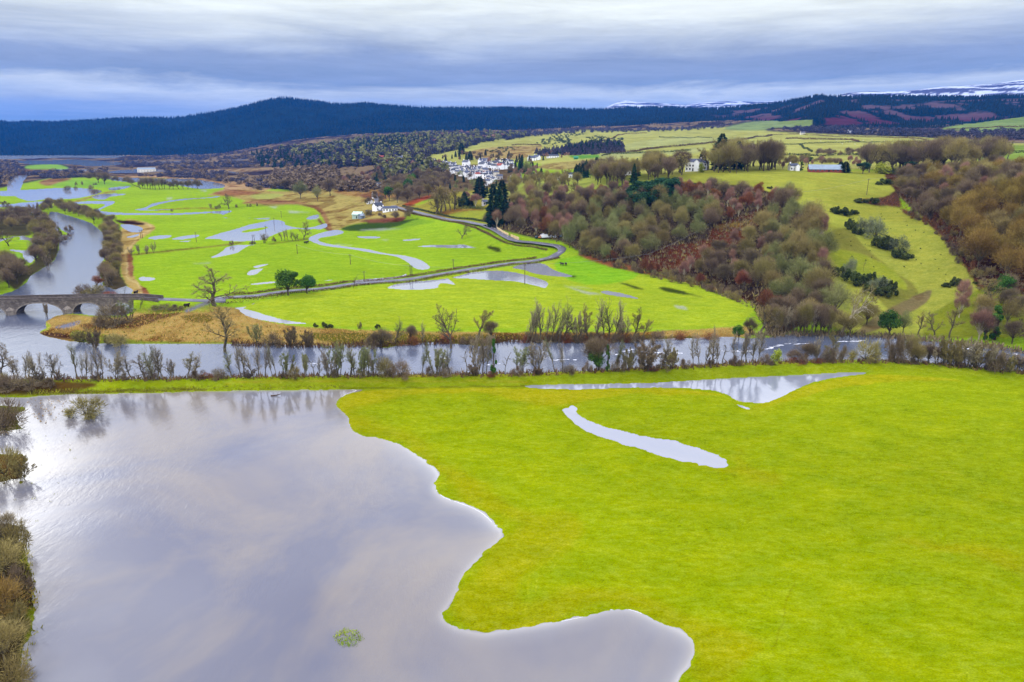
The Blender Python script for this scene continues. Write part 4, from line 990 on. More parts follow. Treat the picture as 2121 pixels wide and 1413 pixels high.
# plantation conifers on the hill: thick along the skyline, and over the slopes
rs = np.random.RandomState(5)
def hill_pts(n, smin, smax, umin, umax, pw=1.0):
    i = (smin + (smax - smin) * rs.uniform(0, 1, n) ** pw) / 1.3 * (FX.shape[0] - 1); j = np.interp(rs.uniform(umin, umax, n), FU, np.arange(len(FU)))
    a = i.astype(int); b = j.astype(int); f = (i - a)[:, None]; g = (j - b)[:, None]
    G = np.stack([FX, FY, FZ], -1); return (G[a, b] * (1 - f) + G[a + 1, b] * f) * (1 - g) + (G[a, b + 1] * (1 - f) + G[a + 1, b + 1] * f) * g
P = np.vstack([hill_pts(5200, .86, 1.04, -250, 2400), hill_pts(16000, .02, .95, -250, 2400)])
mo = fbm(P[:, 0] / 70, P[:, 1] / 110, 43, 6); uP = proj(P[:, 0], P[:, 1], P[:, 2])[0]
sfr = np.concatenate([np.ones(5200), np.full(16000, .5)])
vP = proj(P[:, 0], P[:, 1], P[:, 2])[1]; hk = np.zeros(len(P), bool)
for P_, c_ in HF: hk |= inpoly(uP, vP, P_)
P = P[~((mo > .54) & (uP > 1480) & (sfr < .9)) & ~hk]
Hh = np.random.RandomState(6).uniform(9, 17, len(P)) * np.interp(P[:, 1], [1800, 4600], [.8, 1.25])
CONE = []
for s_ in range(3):
    r_ = np.random.RandomState(s_); k_ = 5; a_ = np.arange(k_) * 6.283 / k_; vs = [[np.cos(t) * .5 * r_.uniform(.7, 1.1), np.sin(t) * .5 * r_.uniform(.7, 1.1), 0] for t in a_] + [[0, 0, 1]]
    CONE.append((np.array(vs), np.array([[i, (i + 1) % k_, k_] for i in range(k_)])))
tag(merged('forest', CONE, P, Hh * .55, Hh, V['forest'], 9), 'dark blue conifer forest covering the far hills', 'forest', kind='stuff')

# ------------------------------------------------------------------ far woods that read as one mass
def wood(name, label, poly, gap, nmax, seed, wr, hr, tpl, mat, avoid=(), n0=9000, cat='wood', clump=0):
    P, dep, u, v = scatter(poly, gap, nmax, seed, avoid, n0)
    if clump: P = P[fbm(P[:, 0] / 60, P[:, 1] / 110, 75, 5) < clump]
    r = np.random.RandomState(seed + 1); h = r.uniform(*hr, len(P)); 
    P = P.copy(); P[:, 2] -= .3
    return tag(merged(name, tpl, P, h * wr * r.uniform(.8, 1.2, len(P)), h, V[mat] if isinstance(mat, str) else mat, seed), label, cat, kind='stuff')
GREEN_GAP = [[(30,336),(255,334),(258,349),(150,351),(125,357),(50,357),(40,345)],[(222,350),(340,349),(345,364),(225,366)],[(462,349),(565,346),(570,364),(470,366)], [(275,345),(330,345),(330,366),(275,362)]]
for_gap = [[(100,349),(230,352),(330,352),(330,356),(200,356),(90,354)],[(380,352),(470,350),(560,346),(640,342),(640,346),(560,352),(470,358),(390,357)],[(540,372),(640,366),(690,358),(700,362),(650,374),(560,380)],[(270,334),(420,332),(560,328),(560,331),(420,336),(280,338)]]
SCR = [(-300,336),(0,334),(200,334),(255,331),(300,325),(420,322),(560,312),(700,300),(760,312),(720,335),(700,360),(690,378),(640,396),(560,390),(470,386),(440,372),(320,366),(225,364),(110,372),(60,364),(20,372),(0,384),(-300,388)]
gf = lambda a, b: (lambda d: np.interp(d, [900, 3000], [a, b]))
wood('scrub', 'purple brown scrub woodland between the fields and the loch', SCR, gf(7, 15), 3600, 301, 1.5, (4.5, 8), LOWB, 'scrubp', GREEN_GAP + for_gap, 26000, clump=.53)
wood('scrub', 'olive grey trees scattered through the far scrub', SCR, gf(24, 50), 420, 303, 1.2, (7, 11), LOWB, 'twig', GREEN_GAP, 6000)
wood('conifer_wood', 'dark conifers scattered through the far scrub', [(520,318),(700,300),(770,310),(740,345),(640,352),(540,345)], gf(18, 40), 150, 305, .55, (12, 19), SPK, 'fir', (), 5000)
MID = [(560,312),(700,298),(760,288),(900,278),(1060,276),(1100,282),(1000,300),(940,312),(900,322),(850,333),(900,342),(930,362),(880,372),(800,372),(770,345),(700,345),(640,352),(700,330),(720,318),(620,322)]
FLD = [[(700,352),(785,340),(785,355),(700,372)], [(930,318),(1000,296),(1050,288),(1050,296),(960,322)], [(785,322),(802,322),(802,336),(785,336)], [(820,324),(836,324),(836,338),(820,338)]]
wood('wood', 'purple bare woods on the slope beyond the village', MID, gf(8, 15), 1500, 307, 1.0, (9, 14), LOWB, 'scrubp', FLD, 16000, clump=.60)
wood('wood', 'grey brown broadleaf woods on the slope beyond the village', MID, gf(16, 28), 420, 309, 1.0, (10, 15), LOW, 'twigg', FLD, 9000)
wood('wood', 'rusty red beeches in the woods beyond the village', [(780,286),(900,276),(1060,272),(1050,284),(930,300),(800,312)], gf(24, 34), 90, 311, 1.0, (9, 13), LOWB, 'twigp', FLD, 5000)
wood('conifer_wood', 'dark green conifer stand beyond the village', [(715,312),(760,300),(820,284),(900,290),(880,300),(820,312),(790,322),(740,318)], gf(10, 14), 220, 313, .55, (13, 20), SPK, 'fir', (), 5000)
wood('wood', 'low bare trees between the farm and the far scrub', [(560,372),(690,345),(700,378),(760,384),(830,380),(760,398),(700,396),(640,400),(560,388)], gf(11, 14), 220, 315, 1.1, (7, 12), LOW, 'twig', [[(768,378),(796,378),(796,392),(768,392)]], 6000)
wood('wood', 'bare trees along the foot of the moorland hill', [(1590,268),(1760,262),(1900,272),(2121,274),(2300,272),(2300,288),(2121,290),(1980,288),(1880,284),(1700,276)], gf(9, 13), 420, 317, 1.2, (6, 10), LOWB, 'scrubp', (), 9000)
wood('wood', 'bare trees around the hill pasture top edge', [(1060,274),(1200,270),(1420,266),(1500,262),(1500,266),(1400,272),(1200,276),(1060,286)], gf(14, 18), 160, 319, 1.0, (7, 12), LOWB, 'scrubp', (), 6000)
wood('gorse', 'dark gorse patches on the hill pasture', [(1110,298),(1150,280),(1200,277),(1280,288),(1300,286),(1280,296),(1215,300),(1190,302),(1130,300)], gf(9, 12), 150, 321, 1.6, (3, 5), LOWB, 'gorse', [[(1180,285),(1215,278),(1215,300),(1190,300)]], 5000, 'gorse')
wood('gorse', 'dark gorse clumps on the tan hill pasture', [(1000,312),(1040,306),(1075,305),(1070,312),(1030,318)], gf(12, 14), 26, 323, 1.6, (2, 4), LOWB, 'gorse', (), 1500, 'gorse')
wood('wood', 'purple larch plantation on the hill pasture', [(1110,318),(1150,312),(1180,306),(1260,300),(1290,300),(1292,316),(1240,320),(1180,322),(1120,324)], gf(8, 10), 230, 325, .8, (9, 14), SPK, 'scrubp', (), 5000)
wood('conifer_wood', 'dark green conifers inside the larch plantation', [(1170,308),(1200,300),(1290,296),(1292,310),(1210,320),(1180,318)], gf(13, 16), 50, 327, .6, (12, 18), SPK, 'fir', (), 3000)
# reeds, tussocks and rough grass close by
def tufts(name, label, poly, gap, nmax, seed, h, mat, n=7, water=False, n0=30000, kind='stuff', avoid=()):
    P, dep, u, v = scatter(poly, gap, nmax, seed, avoid, n0, water)
    r = np.random.RandomState(seed); N = len(P); B = np.repeat(P, n, 0); hh = np.repeat(r.uniform(h[0], h[1], N), n)
    B[:, :2] += r.normal(size=(N * n, 2)) * hh[:, None] * .35; B[:, 2] = np.maximum(B[:, 2], 0) - .05
    D = r.normal(size=(N * n, 3)) * np.array([.4, .4, .12]) + np.array([0, 0, 1]); D *= hh[:, None] * r.uniform(.6, 1.1, (N * n, 1))
    Vt, T = slivers(B, D, hh * .28, r); return tag(link(name, mesh_np(name, Vt, [T], V[mat])), label, 'grass', kind=kind)
tufts('tussocks', 'dark grass tussocks along the flooded edge of the embankment', strip([(60,814),(300,808),(480,804),(620,802),(720,801)], [12,9,7,5,3]).tolist(), .7, 900, 401, (.3, .8), 'tuss', water=True)
tufts('tussocks', 'tall tan rough grass on the river point', [(85,692),(112,658),(260,658),(330,640),(480,645),(600,676),(800,686),(1000,690),(1250,690),(1450,684),(1545,678),(1545,696),(1300,702),(1060,704),(900,706),(780,712),(600,713),(200,708)], 1.3, 5200, 403, (.4, .9), 'reed', 5)
tufts('tussocks', 'olive tufts scattered on the river point', [(120,692),(330,650),(600,680),(1000,692),(1450,690),(1440,700),(1060,704),(780,714),(300,708)], 3.2, 700, 405, (.5, 1.1), 'tuss', 6)
tufts('reeds', 'brown reeds standing in the flood at the far left', [(60,826),(160,832),(150,856),(90,880),(55,850)], 1.6, 120, 407, (.2, .6), 'reed', 5, True, 6000)
tufts('reeds', 'sparse dark reed stems poking out of the flood', [(30,900),(140,880),(175,1000),(150,1045),(80,1080),(30,1060)], 3.4, 70, 409, (.2, .5), 'tuss', 3, True, 6000)
tufts('reeds', 'yellow tussocks at the water edge of the left bank', strip([(50,1100),(64,1230),(66,1300),(52,1400)], 16).tolist(), .9, 160, 411, (.4, .9), 'tuss', 7, True, 6000)
tufts('grass', 'green grass tufts rising out of the flood', [(690,1318),(712,1303),(740,1308),(752,1325),(735,1340),(705,1338)], .26, 700, 413, (.2, .5), 'blade', 6, True, 6000)
tufts('bracken', 'rust red bracken on the bluff clearing', [(1325,540),(1365,517),(1425,505),(1470,493),(1480,470),(1545,445),(1620,420),(1608,450),(1560,472),(1540,500),(1480,520),(1440,540),(1390,568),(1350,558)], 1.5, 2600, 415, (.5, 1.1), 'bushr' if False else 'twigr', 5)
tufts('bracken', 'rust red bracken under the right hand wood', [(1780,416),(1850,405),(1900,448),(1960,480),(2040,560),(2100,600),(2121,560),(2121,640),(2030,600),(1990,545),(1930,472),(1860,432)], 1.8, 1500, 417, (.5, 1.1), 'twigr', 5)

BLUFF = [(1035,458),(1060,425),(1140,405),(1200,402),(1290,388),(1400,384),(1560,390),(1640,428),(1700,475),(1708,560),(1695,640),(1600,690),(1560,640),(1440,590),(1350,562),(1260,545),(1200,522),(1160,500),(1100,490),(1050,478),(1008,466)]
tufts('undergrowth', 'brown woodland undergrowth under the bluff trees', BLUFF, 2.3, 4200, 431, (.9, 2.4), 'twig', 7, n0=40000)
tufts('undergrowth', 'olive undergrowth under the bluff trees', BLUFF, 4.5, 900, 433, (1.0, 2.6), 'twigo', 8, n0=16000)
tufts('undergrowth', 'brown undergrowth under the right hand wood', [(1862,410),(1850,372),(1990,362),(2121,362),(2260,360),(2260,720),(2121,700),(2060,600),(2010,560),(1960,490),(1900,440)], 2.6, 3000, 435, (.9, 2.2), 'twig', 7, n0=30000)
tufts('undergrowth', 'tangled bank scrub below the trees of the near river bank', strip([(0,790),(160,787),(400,785),(530,782),(850,778),(1060,777),(1350,764),(1530,755),(1700,749),(1870,750),(2050,766),(2121,774)], 7).tolist(), 1.1, 1500, 437, (.5, 1.7), 'hedge', 7, True, 30000)
tufts('undergrowth', 'tangled scrub along the far river bank', strip([(480,714),(640,717),(770,716),(850,712),(950,709),(1060,706),(1200,706),(1340,703)], 7).tolist(), 1.2, 700, 439, (.6, 2.0), 'hedge', 7, True, 20000)
tufts('undergrowth', 'dark scrub along the river under the bluff', strip([(1545,698),(1640,692),(1750,693),(1850,698),(2000,712),(2121,728)], 9).tolist(), 1.3, 700, 441, (.8, 2.4), 'twig', 7, True, 20000)
tufts('grass', 'blades and tufts of the near meadow grass', [(760,830),(1150,812),(1900,792),(2121,800),(2200,1460),(1420,1460),(1445,1350),(1300,1255),(1000,1305),(930,1275),(960,1200),(1050,1100),(920,1020),(915,960),(740,890),(712,840)], .75, 15000, 451, (.10, .26), 'blade', 5, n0=60000)
# ------------------------------------------------------------------ haze: one closed box of thin air
bx = MB(); bx.box(-15000, 15000, -600, 12000, -12, 640)
mh = bpy.data.materials.new('haze_air'); mh.use_nodes = True; t = NT(mh.node_tree)
pv_ = t.n('ShaderNodeVolumePrincipled'); pv_.inputs['Color'].default_value = (0.025, 0.24, 0.88, 1); pv_.inputs['Density'].default_value = 0.000045; pv_.inputs['Anisotropy'].default_value = 0.0
o = t.n('ShaderNodeOutputMaterial'); t.l(pv_.outputs[0], o.inputs[1])
tag(bx.build('haze', mh), 'thin blue winter haze over the valley', 'haze', kind='stuff')
# ------------------------------------------------------------------ plain materials
def flatmat(name, c, rough=.8, nz=.25, sc=1.5, spec=.3, c2=None):
    m, t = newmat(name); g = t.n('ShaderNodeTexCoord'); n = t.noise(g.outputs['Object'], sc, 5, .65)
    col = t.mix(t.ramp(n, [(.35, (0, 0, 0)), (.65, (1, 1, 1))]), tuple(l4(c)), tuple(l4(c2 if c2 else tuple(x * (1 - nz) for x in c))))
    p = t.n('ShaderNodeBsdfPrincipled', in_Roughness=rough); p.inputs['Specular IOR Level'].default_value = spec; t.l(col, p.inputs['Base Color'])
    o = t.n('ShaderNodeOutputMaterial'); t.l(p.outputs[0], o.inputs[0]); return m
def stone_mat(name, c1, c2, mortar, sx=1.0):
    m, t = newmat(name); g = t.n('ShaderNodeTexCoord'); mp = t.n('ShaderNodeMapping'); mp.inputs['Rotation'].default_value = (math.pi / 2, 0, 0); t.l(g.outputs['Object'], mp.inputs[0])
    b = t.n('ShaderNodeTexBrick', offset=.5); b.inputs['Scale'].default_value = sx; b.inputs['Mortar Size'].default_value = .03; b.inputs['Brick Width'].default_value = .8; b.inputs['Row Height'].default_value = .38
    b.inputs['Color1'].default_value = l4(c1); b.inputs['Color2'].default_value = l4(c2); b.inputs['Mortar'].default_value = l4(mortar); t.l(mp.outputs[0], b.inputs['Vector'])
    n = t.noise(g.outputs['Object'], .45, 6, .7); cc = t.mix(t.ramp(n, [(.38, (0, 0, 0)), (.62, (1, 1, 1))]), b.outputs[0], l4((70, 62, 56)), 'MIX')
    nd = t.n('ShaderNodeTexNoise'); p = t.n('ShaderNodeBsdfPrincipled', in_Roughness=.9); t.l(cc, p.inputs['Base Color'])
    bm = t.n('ShaderNodeBump', in_Strength=.6, in_Distance=.05); t.l(b.outputs[1], bm.inputs['Height']); t.l(bm.outputs[0], p.inputs['Normal'])
    o = t.n('ShaderNodeOutputMaterial'); t.l(p.outputs[0], o.inputs[0]); return m
M = {
 'stone': stone_mat('bridge_stone', (132, 122, 112), (98, 88, 84), (60, 54, 50)),
 'coping': flatmat('bridge_coping', (84, 74, 70), .9, .3, .8), 'ring': flatmat('arch_ring_stone', (140, 130, 120), .9, .35, .8),
 'road': flatmat('wet_asphalt', (72, 70, 80), .55, .18, .25, .5), 'line': flatmat('road_paint', (215, 215, 215), .6, .2, .8),
 'white': flatmat('white_render', (240, 240, 242), .8, .05, .3), 'cream': flatmat('cream_render', (216, 208, 190), .8, .1, .3), 'grey': flatmat('grey_harling', (170, 166, 164), .9, .12, .3),
 'slate': flatmat('slate_roof', (66, 72, 92), .6, .25, .5), 'slate2': flatmat('dark_slate_roof', (44, 50, 64), .6, .2, .5), 'rust': flatmat('red_roof', (140, 62, 48), .8, .2, .5),
 'tin': flatmat('pale_tin_roof', (120, 134, 148), .4, .12, .3), 'tingreen': flatmat('pale_green_tin', (168, 192, 178), .5, .12, .3), 'redwall': flatmat('red_boarding', (130, 60, 50), .8, .15, .5),
 'glass': flatmat('window_glass', (34, 40, 52), .12, .1, .5, .6), 'dark': flatmat('dark_opening', (26, 26, 30), .8, .1, .5), 'orange': flatmat('orange_harling', (196, 120, 84), .8, .12, .3),
 'pole': flatmat('creosoted_wood', (82, 66, 56), .9, .2, 1), 'wire': flatmat('wire_metal', (120, 122, 130), .5, .1, 1), 'fence': flatmat('cream_boards', (214, 190, 140), .8, .12, .8),
 'tyre': flatmat('rubber', (26, 26, 28), .8, .1, 1), 'carw': flatmat('white_car_paint', (225, 226, 232), .25, .03, 1), 'card': flatmat('dark_green_car_paint', (28, 60, 66), .25, .1, 1),
 'caro': flatmat('orange_car_paint', (210, 130, 40), .3, .1, 1), 'carg': flatmat('silver_car_paint', (150, 154, 162), .3, .08, 1), 'carb': flatmat('blue_car_paint', (40, 60, 110), .25, .1, 1),
 'wool': flatmat('sheep_wool', (206, 200, 186), .95, .12, 6), 'cattle': flatmat('dark_hide', (40, 32, 28), .9, .2, 3), 'wallst': flatmat('dry_stone', (78, 72, 70), .95, .35, .5),
 'hut': flatmat('dark_boarding', (52, 48, 52), .8, .2, 1), 'green': flatmat('green_sheeting', (40, 120, 84), .6, .1, 1),
}
# ------------------------------------------------------------------ road and path ribbons
def resample(P, step):
    P = np.array(P, float); d = np.r_[0, np.cumsum(np.linalg.norm(np.diff(P, axis=0), axis=1))]
    n = max(2, int(d[-1] / step)); s = np.linspace(0, d[-1], n); return np.stack([np.interp(s, d, P[:, k]) for k in range(P.shape[1])], 1)
def crv(P, n=6):
    P = np.array(P, float); Q_ = np.vstack([2 * P[0] - P[1], P, 2 * P[-1] - P[-2]]); out = []
    for i in range(1, len(Q_) - 2):
        p0, p1, p2, p3 = Q_[i - 1:i + 3]
        for t in np.linspace(0, 1, n, endpoint=False): out.append(.5 * ((2 * p1) + (-p0 + p2) * t + (2 * p0 - 5 * p1 + 4 * p2 - p3) * t * t + (-p0 + 3 * p1 - 3 * p2 + p3) * t ** 3))
    out.append(P[-1]); return np.array(out)
def path_px(pts): 
    w3, _ = hits([p[0] for p in pts], [p[1] for p in pts]); return w3[:, :2]
def ribbon(name, P, wd, mat, lift=.18, cols=3, kind='structure', skirt=.5, step=3.0, zfix=None):
    P = resample(P, step); T = np.gradient(P, axis=0); T /= np.linalg.norm(T, axis=1)[:, None]; N = np.stack([-T[:, 1], T[:, 0]], 1)
    offs = np.linspace(-wd / 2, wd / 2, cols); zc = np.stack([ground_z(*(P + N * o).T) for o in offs], 1).max(1)
    zc = np.convolve(np.pad(zc, 2, 'edge'), np.ones(5) / 5, 'valid'); zc = np.maximum(zc, np.stack([ground_z(*(P + N * o).T) for o in offs], 1).max(1) - .05) + lift
    if zfix is not None: zc = zfix(P, zc)
    rows = []
    for o, dz in [(-wd / 2 - .4, -skirt)] + [(o, 0) for o in offs] + [(wd / 2 + .4, -skirt)]:
        q = P + N * o; rows.append(np.c_[q, zc + dz])
    G = np.stack(rows, 1); me_ = mesh_np(name, G.reshape(-1, 3), [quads(G.shape[0], G.shape[1])[:, ::-1]], mat, True)
    return tag(link(name, me_), kind=kind) if kind else link(name, me_), P, N, zc
ROADPX = [(440,621),(470,617),(529,613),(560,608),(600,603),(670,597.5),(735,588),(800,583),(842,579),(900,570),(967,559),(1020,551),(1060,545),(1100,541),(1130,536),(1155,527),(1166,519),(1147,510),(1110,504.5),(1075,502),(1055,495),(1035,483),(1015,474),(992,466),(960,459),(930,455),(900,448),(867,441),(838,434),(815,427)]
rp = crv(np.vstack([RA0[None], RA1[None], path_px(ROADPX)]), 6)
road, RP, RN, RZ = ribbon('road', rp, 5.0, M['road'], .16, 5)
# painted centre dashes and edge lines
mk_ = MB(); s_ = 0
for i in range(len(RP) - 1):
    for off, wdt in ((0, .10),):
        if off == 0 and i % 3: continue
        a, b = RP[i] + RN[i] * off, RP[i + 1] + RN[i + 1] * off; na, nb = RN[i] * wdt, RN[i + 1] * wdt
        mk_.add([(a[0] - na[0], a[1] - na[1], RZ[i] + .03), (a[0] + na[0], a[1] + na[1], RZ[i] + .03), (b[0] + nb[0], b[1] + nb[1], RZ[i + 1] + .03), (b[0] - nb[0], b[1] - nb[1], RZ[i + 1] + .03)], [(3, 2, 1, 0)])
tag(mk_.build('road_markings', M['line']), kind='structure')
lane2 = crv(path_px([(790,438),(785,425),(780,412),(776,402)]), 5); ribbon('road', lane2, 5, M['road'], .2, 3)

# ------------------------------------------------------------------ hedges and walls
def hedge_mesh(P, h, wd, seed, dens=9):
    P = resample(P, 1.2); r = np.random.RandomState(seed); n = len(P) * dens; k = r.randint(0, len(P) - 1, n); f = r.uniform(0, 1, (n, 1))
    q = P[k] * (1 - f) + P[k + 1] * f; T = P[k + 1] - P[k]; T /= np.linalg.norm(T, axis=1)[:, None] + 1e-9; N = np.stack([-T[:, 1], T[:, 0]], 1)
    lum = .6 + .55 * fbm(q[:, 0] / 6, q[:, 1] / 6, seed, 3); q = q + N * (r.uniform(-.5, .5, n) * wd * lum)[:, None]
    z = ground_z(q[:, 0], q[:, 1]); hh = h * lum; B = np.c_[q, z + r.uniform(-.1, .75, n) * hh]
    D = r.normal(size=(n, 3)) * np.array([.55, .55, .25]) + np.array([0, 0, .7]); D *= (h * .34 * r.uniform(.6, 1.3, n))[:, None]
    return slivers(B, D, np.full(n, h * .26), r)
def hedge(label, pts, h=1.6, wd=1.6, mat='hedge', seed=1, off=0.0, world=None, cat='hedge', dens=9, group=None):
    P = world if world is not None else crv(path_px(pts), 5)
    if off:
        T = np.gradient(P, axis=0); T /= np.linalg.norm(T, axis=1)[:, None]; P = P + np.stack([-T[:, 1], T[:, 0]], 1) * off
    Vt, Tt = hedge_mesh(P, h, wd, seed, dens)
    return tag(link('hedge' if cat == 'hedge' else 'wall', mesh_np('hedge', Vt, [Tt], V[mat] if mat in V else M[mat])), label, cat, group)
iv = int(np.argmin(np.abs(RP - path_px([(1166,519)])[0]).sum(1)))
i1 = int(np.argmin(np.abs(RP - path_px([(470,617)])[0]).sum(1)))
hedge('brown clipped hedge on the far side of the valley road', None, 1.5, 1.5, 'hedge', 11, 5.4, RP[i1:iv - 6], dens=34)
hedge('low brown hedge on the meadow side of the valley road', None, 1.3, 1.7, 'hedge', 12, -5.6, RP[i1:iv - 3], dens=34)
hedge('brown hedge inside the road bend above the green field', None, 1.5, 1.6, 'hedge', 13, 5.2, RP[iv + 4:-6], dens=34)
hedge('dark hedge on the uphill side of the climbing road', None, 1.8, 1.6, 'gorse', 14, -5.6, RP[iv + 34:-4], dens=34)
hedge('scrubby hedge between the meadow pool and the road', [(455,632),(500,626),(560,618),(600,611)], 1.4, 2.2, 'hedge', 15)
def wall_px(label, pts, h=1.4, wd=1.6, mat='hedge', seed=1, dens=5): return hedge(label, pts, h, wd, mat, seed, dens=dens)
hedge('thin overgrown field hedge ending at the river footpath', [(280,528),(330,522),(400,515),(455,509),(500,503)], .8, 1.2, 'hedge', 21)
for k, (lab, pts, h) in enumerate([
 ('long dark hedge running up the hill pastures from the larch wood', [(1250,318),(1310,315),(1360,308),(1420,302),(1500,294),(1560,286),(1600,281)], 3.0),
 ('second dark hedge just below the long pasture hedge', [(1250,322),(1290,319),(1380,316),(1430,312)], 2.6),
 ('dark field boundary climbing beside the gorse pasture', [(1225,296),(1260,289),(1290,279),(1340,276)], 2.2),
 ('short dark boundary on the top pasture', [(1365,284),(1420,286),(1475,286)], 2.0),
 ('boundary line across the tan hill pasture foot', [(1060,301),(1095,300),(1120,302)], 2.4),
 ('hedge below the bright green paddock', [(1245,324),(1262,320),(1270,316)], 2.0),
 ('upper dark wall line crossing the right hill pastures', [(1590,280),(1700,281),(1780,284),(1850,286),(1920,290)], 2.0),
 ('middle dark wall line crossing the right hill pastures', [(1590,299),(1640,300),(1700,297),(1780,295),(1900,295),(1985,293)], 2.0),
 ('gorse-lined wall in the right hill pastures', [(1628,288),(1690,289),(1750,290),(1780,295)], 2.8),
 ('short wall running down from the middle wall line', [(1657,300),(1664,307),(1682,315)], 2.0),
 ('dark wall on the green field at the right hillside', [(1960,269),(2020,266),(2080,264),(2121,262),(2200,259)], 2.4),
 ('hedge right of the tall bare wood', [(2055,320),(2121,316),(2200,312)], 2.4),
 ('hedge along the foot of the pale right hand pasture', [(1985,350),(2040,349),(2080,347),(2121,345),(2200,342)], 1.8),
 ('rough boundary behind the white cottage', [(1600,322),(1650,322),(1700,324),(1780,321)], 2.5),
 ('boundary line right of the green hillside field', [(1590,268),(1640,266),(1684,265)], 2.0),
 ('hedge at the top of the paddock beside the conifers', [(940,434),(970,432),(1005,433)], 2.0),
 ('grassy hedge in the far green fields', [(265,378),(300,391),(380,392),(440,391)], .7),
 ('grey field boundary below the lone far oak', [(320,437),(400,432),(474,431),(560,426)], .7)]):
    wall_px(lab, pts, h * 1.35, h * 1.3, 'gorse' if k % 2 else 'hedge', 40 + k, 12)

# ------------------------------------------------------------------ stone bridge
br = bpy.data.objects.new('stone_bridge', None); C.objects.link(br)
BL = BR_L - bd * 28.0; LEN = float(np.linalg.norm(BR_R - BL)) + 10
br.location = (BL[0], BL[1], 0); br.rotation_euler[2] = math.atan2(bd[1], bd[0])
tag(br, 'old grey stone road bridge with round arches over the river', 'bridge')
def bx_at(px_): # distance along the bridge of a picture column
    t = (px_ - CX) / F
    for s in np.arange(0, LEN, .1):
        p = BL + bd * s
        if CX + F * p[0] / (p[1] * CT + (HC - 2) * ST) >= px_: return s
    return LEN
ARCH = [(bx_at(a), bx_at(b), h) for a, b, h in ((-75, 10, 4.5), (31, 129, 4.6), (150, 211, 4.2), (228, 276, 3.8))]
def intr(s):
    for a, b, h in ARCH:
        if a < s < b: q = (2 * s - a - b) / (b - a); return -.2 + (h + .2) * math.sqrt(max(0, 1 - abs(q) ** 2.2))
    return -2.0
deck = lambda s: 5.2 + .5 * math.sin(math.pi * min(1, max(0, s / (LEN - 9)))) - max(0, s - (LEN - 9)) * .109
ss = sorted(set(list(np.round(np.arange(0, LEN + .01, .4), 2)) + [round(a + e, 3) for a, b, h in ARCH for e in (-.001, .001)] + [round(b + e, 3) for a, b, h in ARCH for e in (-.001, .001)]))
BW = 6.4
wl = MB()
for s0, s1 in zip(ss[:-1], ss[1:]):
    m_ = (s0 + s1) / 2; z0, z1 = (intr(s0), intr(s1)) if any(a < m_ < b for a, b, h in ARCH) else (-2, -2)
    d0, d1 = deck(s0), deck(s1)
    for y, fl in ((0, 0), (BW, 1)):
        vq_ = [(s0, y, z0), (s1, y, z1), (s1, y, d1), (s0, y, d0)]; wl.add(vq_ if not fl else vq_[::-1], [(0, 1, 2, 3)])
    if z0 > -1.9 or z1 > -1.9: wl.add([(s0, 0, z0), (s0, BW, z0), (s1, BW, z1), (s1, 0, z1)], [(0, 1, 2, 3)])
for a, b, h in ARCH:
    for s in (a, b): wl.add([(s, 0, -2), (s, BW, -2), (s, BW, -.1), (s, 0, -.1)], [(0, 1, 2, 3)])
wl.build('arch_wall', M['stone'], br)
for y in (-.12, BW - .33):
    pp = MB(); cp = MB()
    for s0, s1 in zip(ss[:-1], ss[1:]):
        for mb_, y0, y1, a, b in ((pp, y, y + .45, 0.003, 1.0), (cp, y - .07, y + .52, 1.003, 1.2)):
            d0, d1 = deck(s0), deck(s1)
            mb_.add([(s0, y0, d0 + a), (s1, y0, d1 + a), (s1, y1, d1 + a), (s0, y1, d0 + a), (s0, y0, d0 + b), (s1, y0, d1 + b), (s1, y1, d1 + b), (s0, y1, d0 + b)], [(4, 5, 6, 7), (0, 1, 5, 4), (3, 7, 6, 2)])
    po = pp.build('parapet', M['stone'], br); cp.build('coping', M['coping'], po)
dk = MB()
for s0, s1 in zip(ss[:-1], ss[1:]): dk.add([(s0, .3, deck(s0) - .02), (s1, .3, deck(s1) - .02), (s1, BW - .35, deck(s1) - .02), (s0, BW - .35, deck(s0) - .02)], [(0, 1, 2, 3)])
dk.build('roadway', M['road'], br)
for a, b, h in ARCH:
    rg = MB(); n_ = 28
    for i in range(n_):
        for j in (0, 1): pass
        t0, t1 = math.pi * i / n_, math.pi * (i + 1) / n_
        def pt(t, ex): 
            c = math.cos(t); q = -c; return ((a + b) / 2 + q * ((b - a) / 2 + ex), -.2 + (h + .2 + ex) * math.sqrt(max(0, 1 - abs(q) ** 2.2)))
        A0, A1, B0, B1 = pt(t0, 0), pt(t1, 0), pt(t0, .5), pt(t1, .5)
        rg.add([(A0[0], -.06, A0[1]), (A1[0], -.06, A1[1]), (B1[0], -.06, B1[1]), (B0[0], -.06, B0[1]), (A0[0], .02, A0[1]), (A1[0], .02, A1[1]), (B1[0], .02, B1[1]), (B0[0], .02, B0[1])], [(0, 1, 2, 3), (3, 2, 6, 7), (0, 4, 5, 1)])
    rg.build('arch_ring', M['ring'], br)
for (a0, b0, _), (a1, b1, _) in zip(ARCH[:-1], ARCH[1:]):
    c = (b0 + a1) / 2; hw = max(.8, (a1 - b0) / 2 - .1)
    for sgn, y0 in ((-1, 0.0), (1, BW)):
        ct = MB(); tip = y0 + sgn * 2.2
        ct.add([(c - hw, y0, -2), (c + hw, y0, -2), (c, tip, -2), (c - hw, y0, 2.0), (c + hw, y0, 2.0), (c, tip, 2.0), (c, y0, 3.4)], [(0, 2, 5, 3), (2, 1, 4, 5)], [(3, 5, 6), (5, 4, 6)])
        ct.build('cutwater', M['ring'], br)

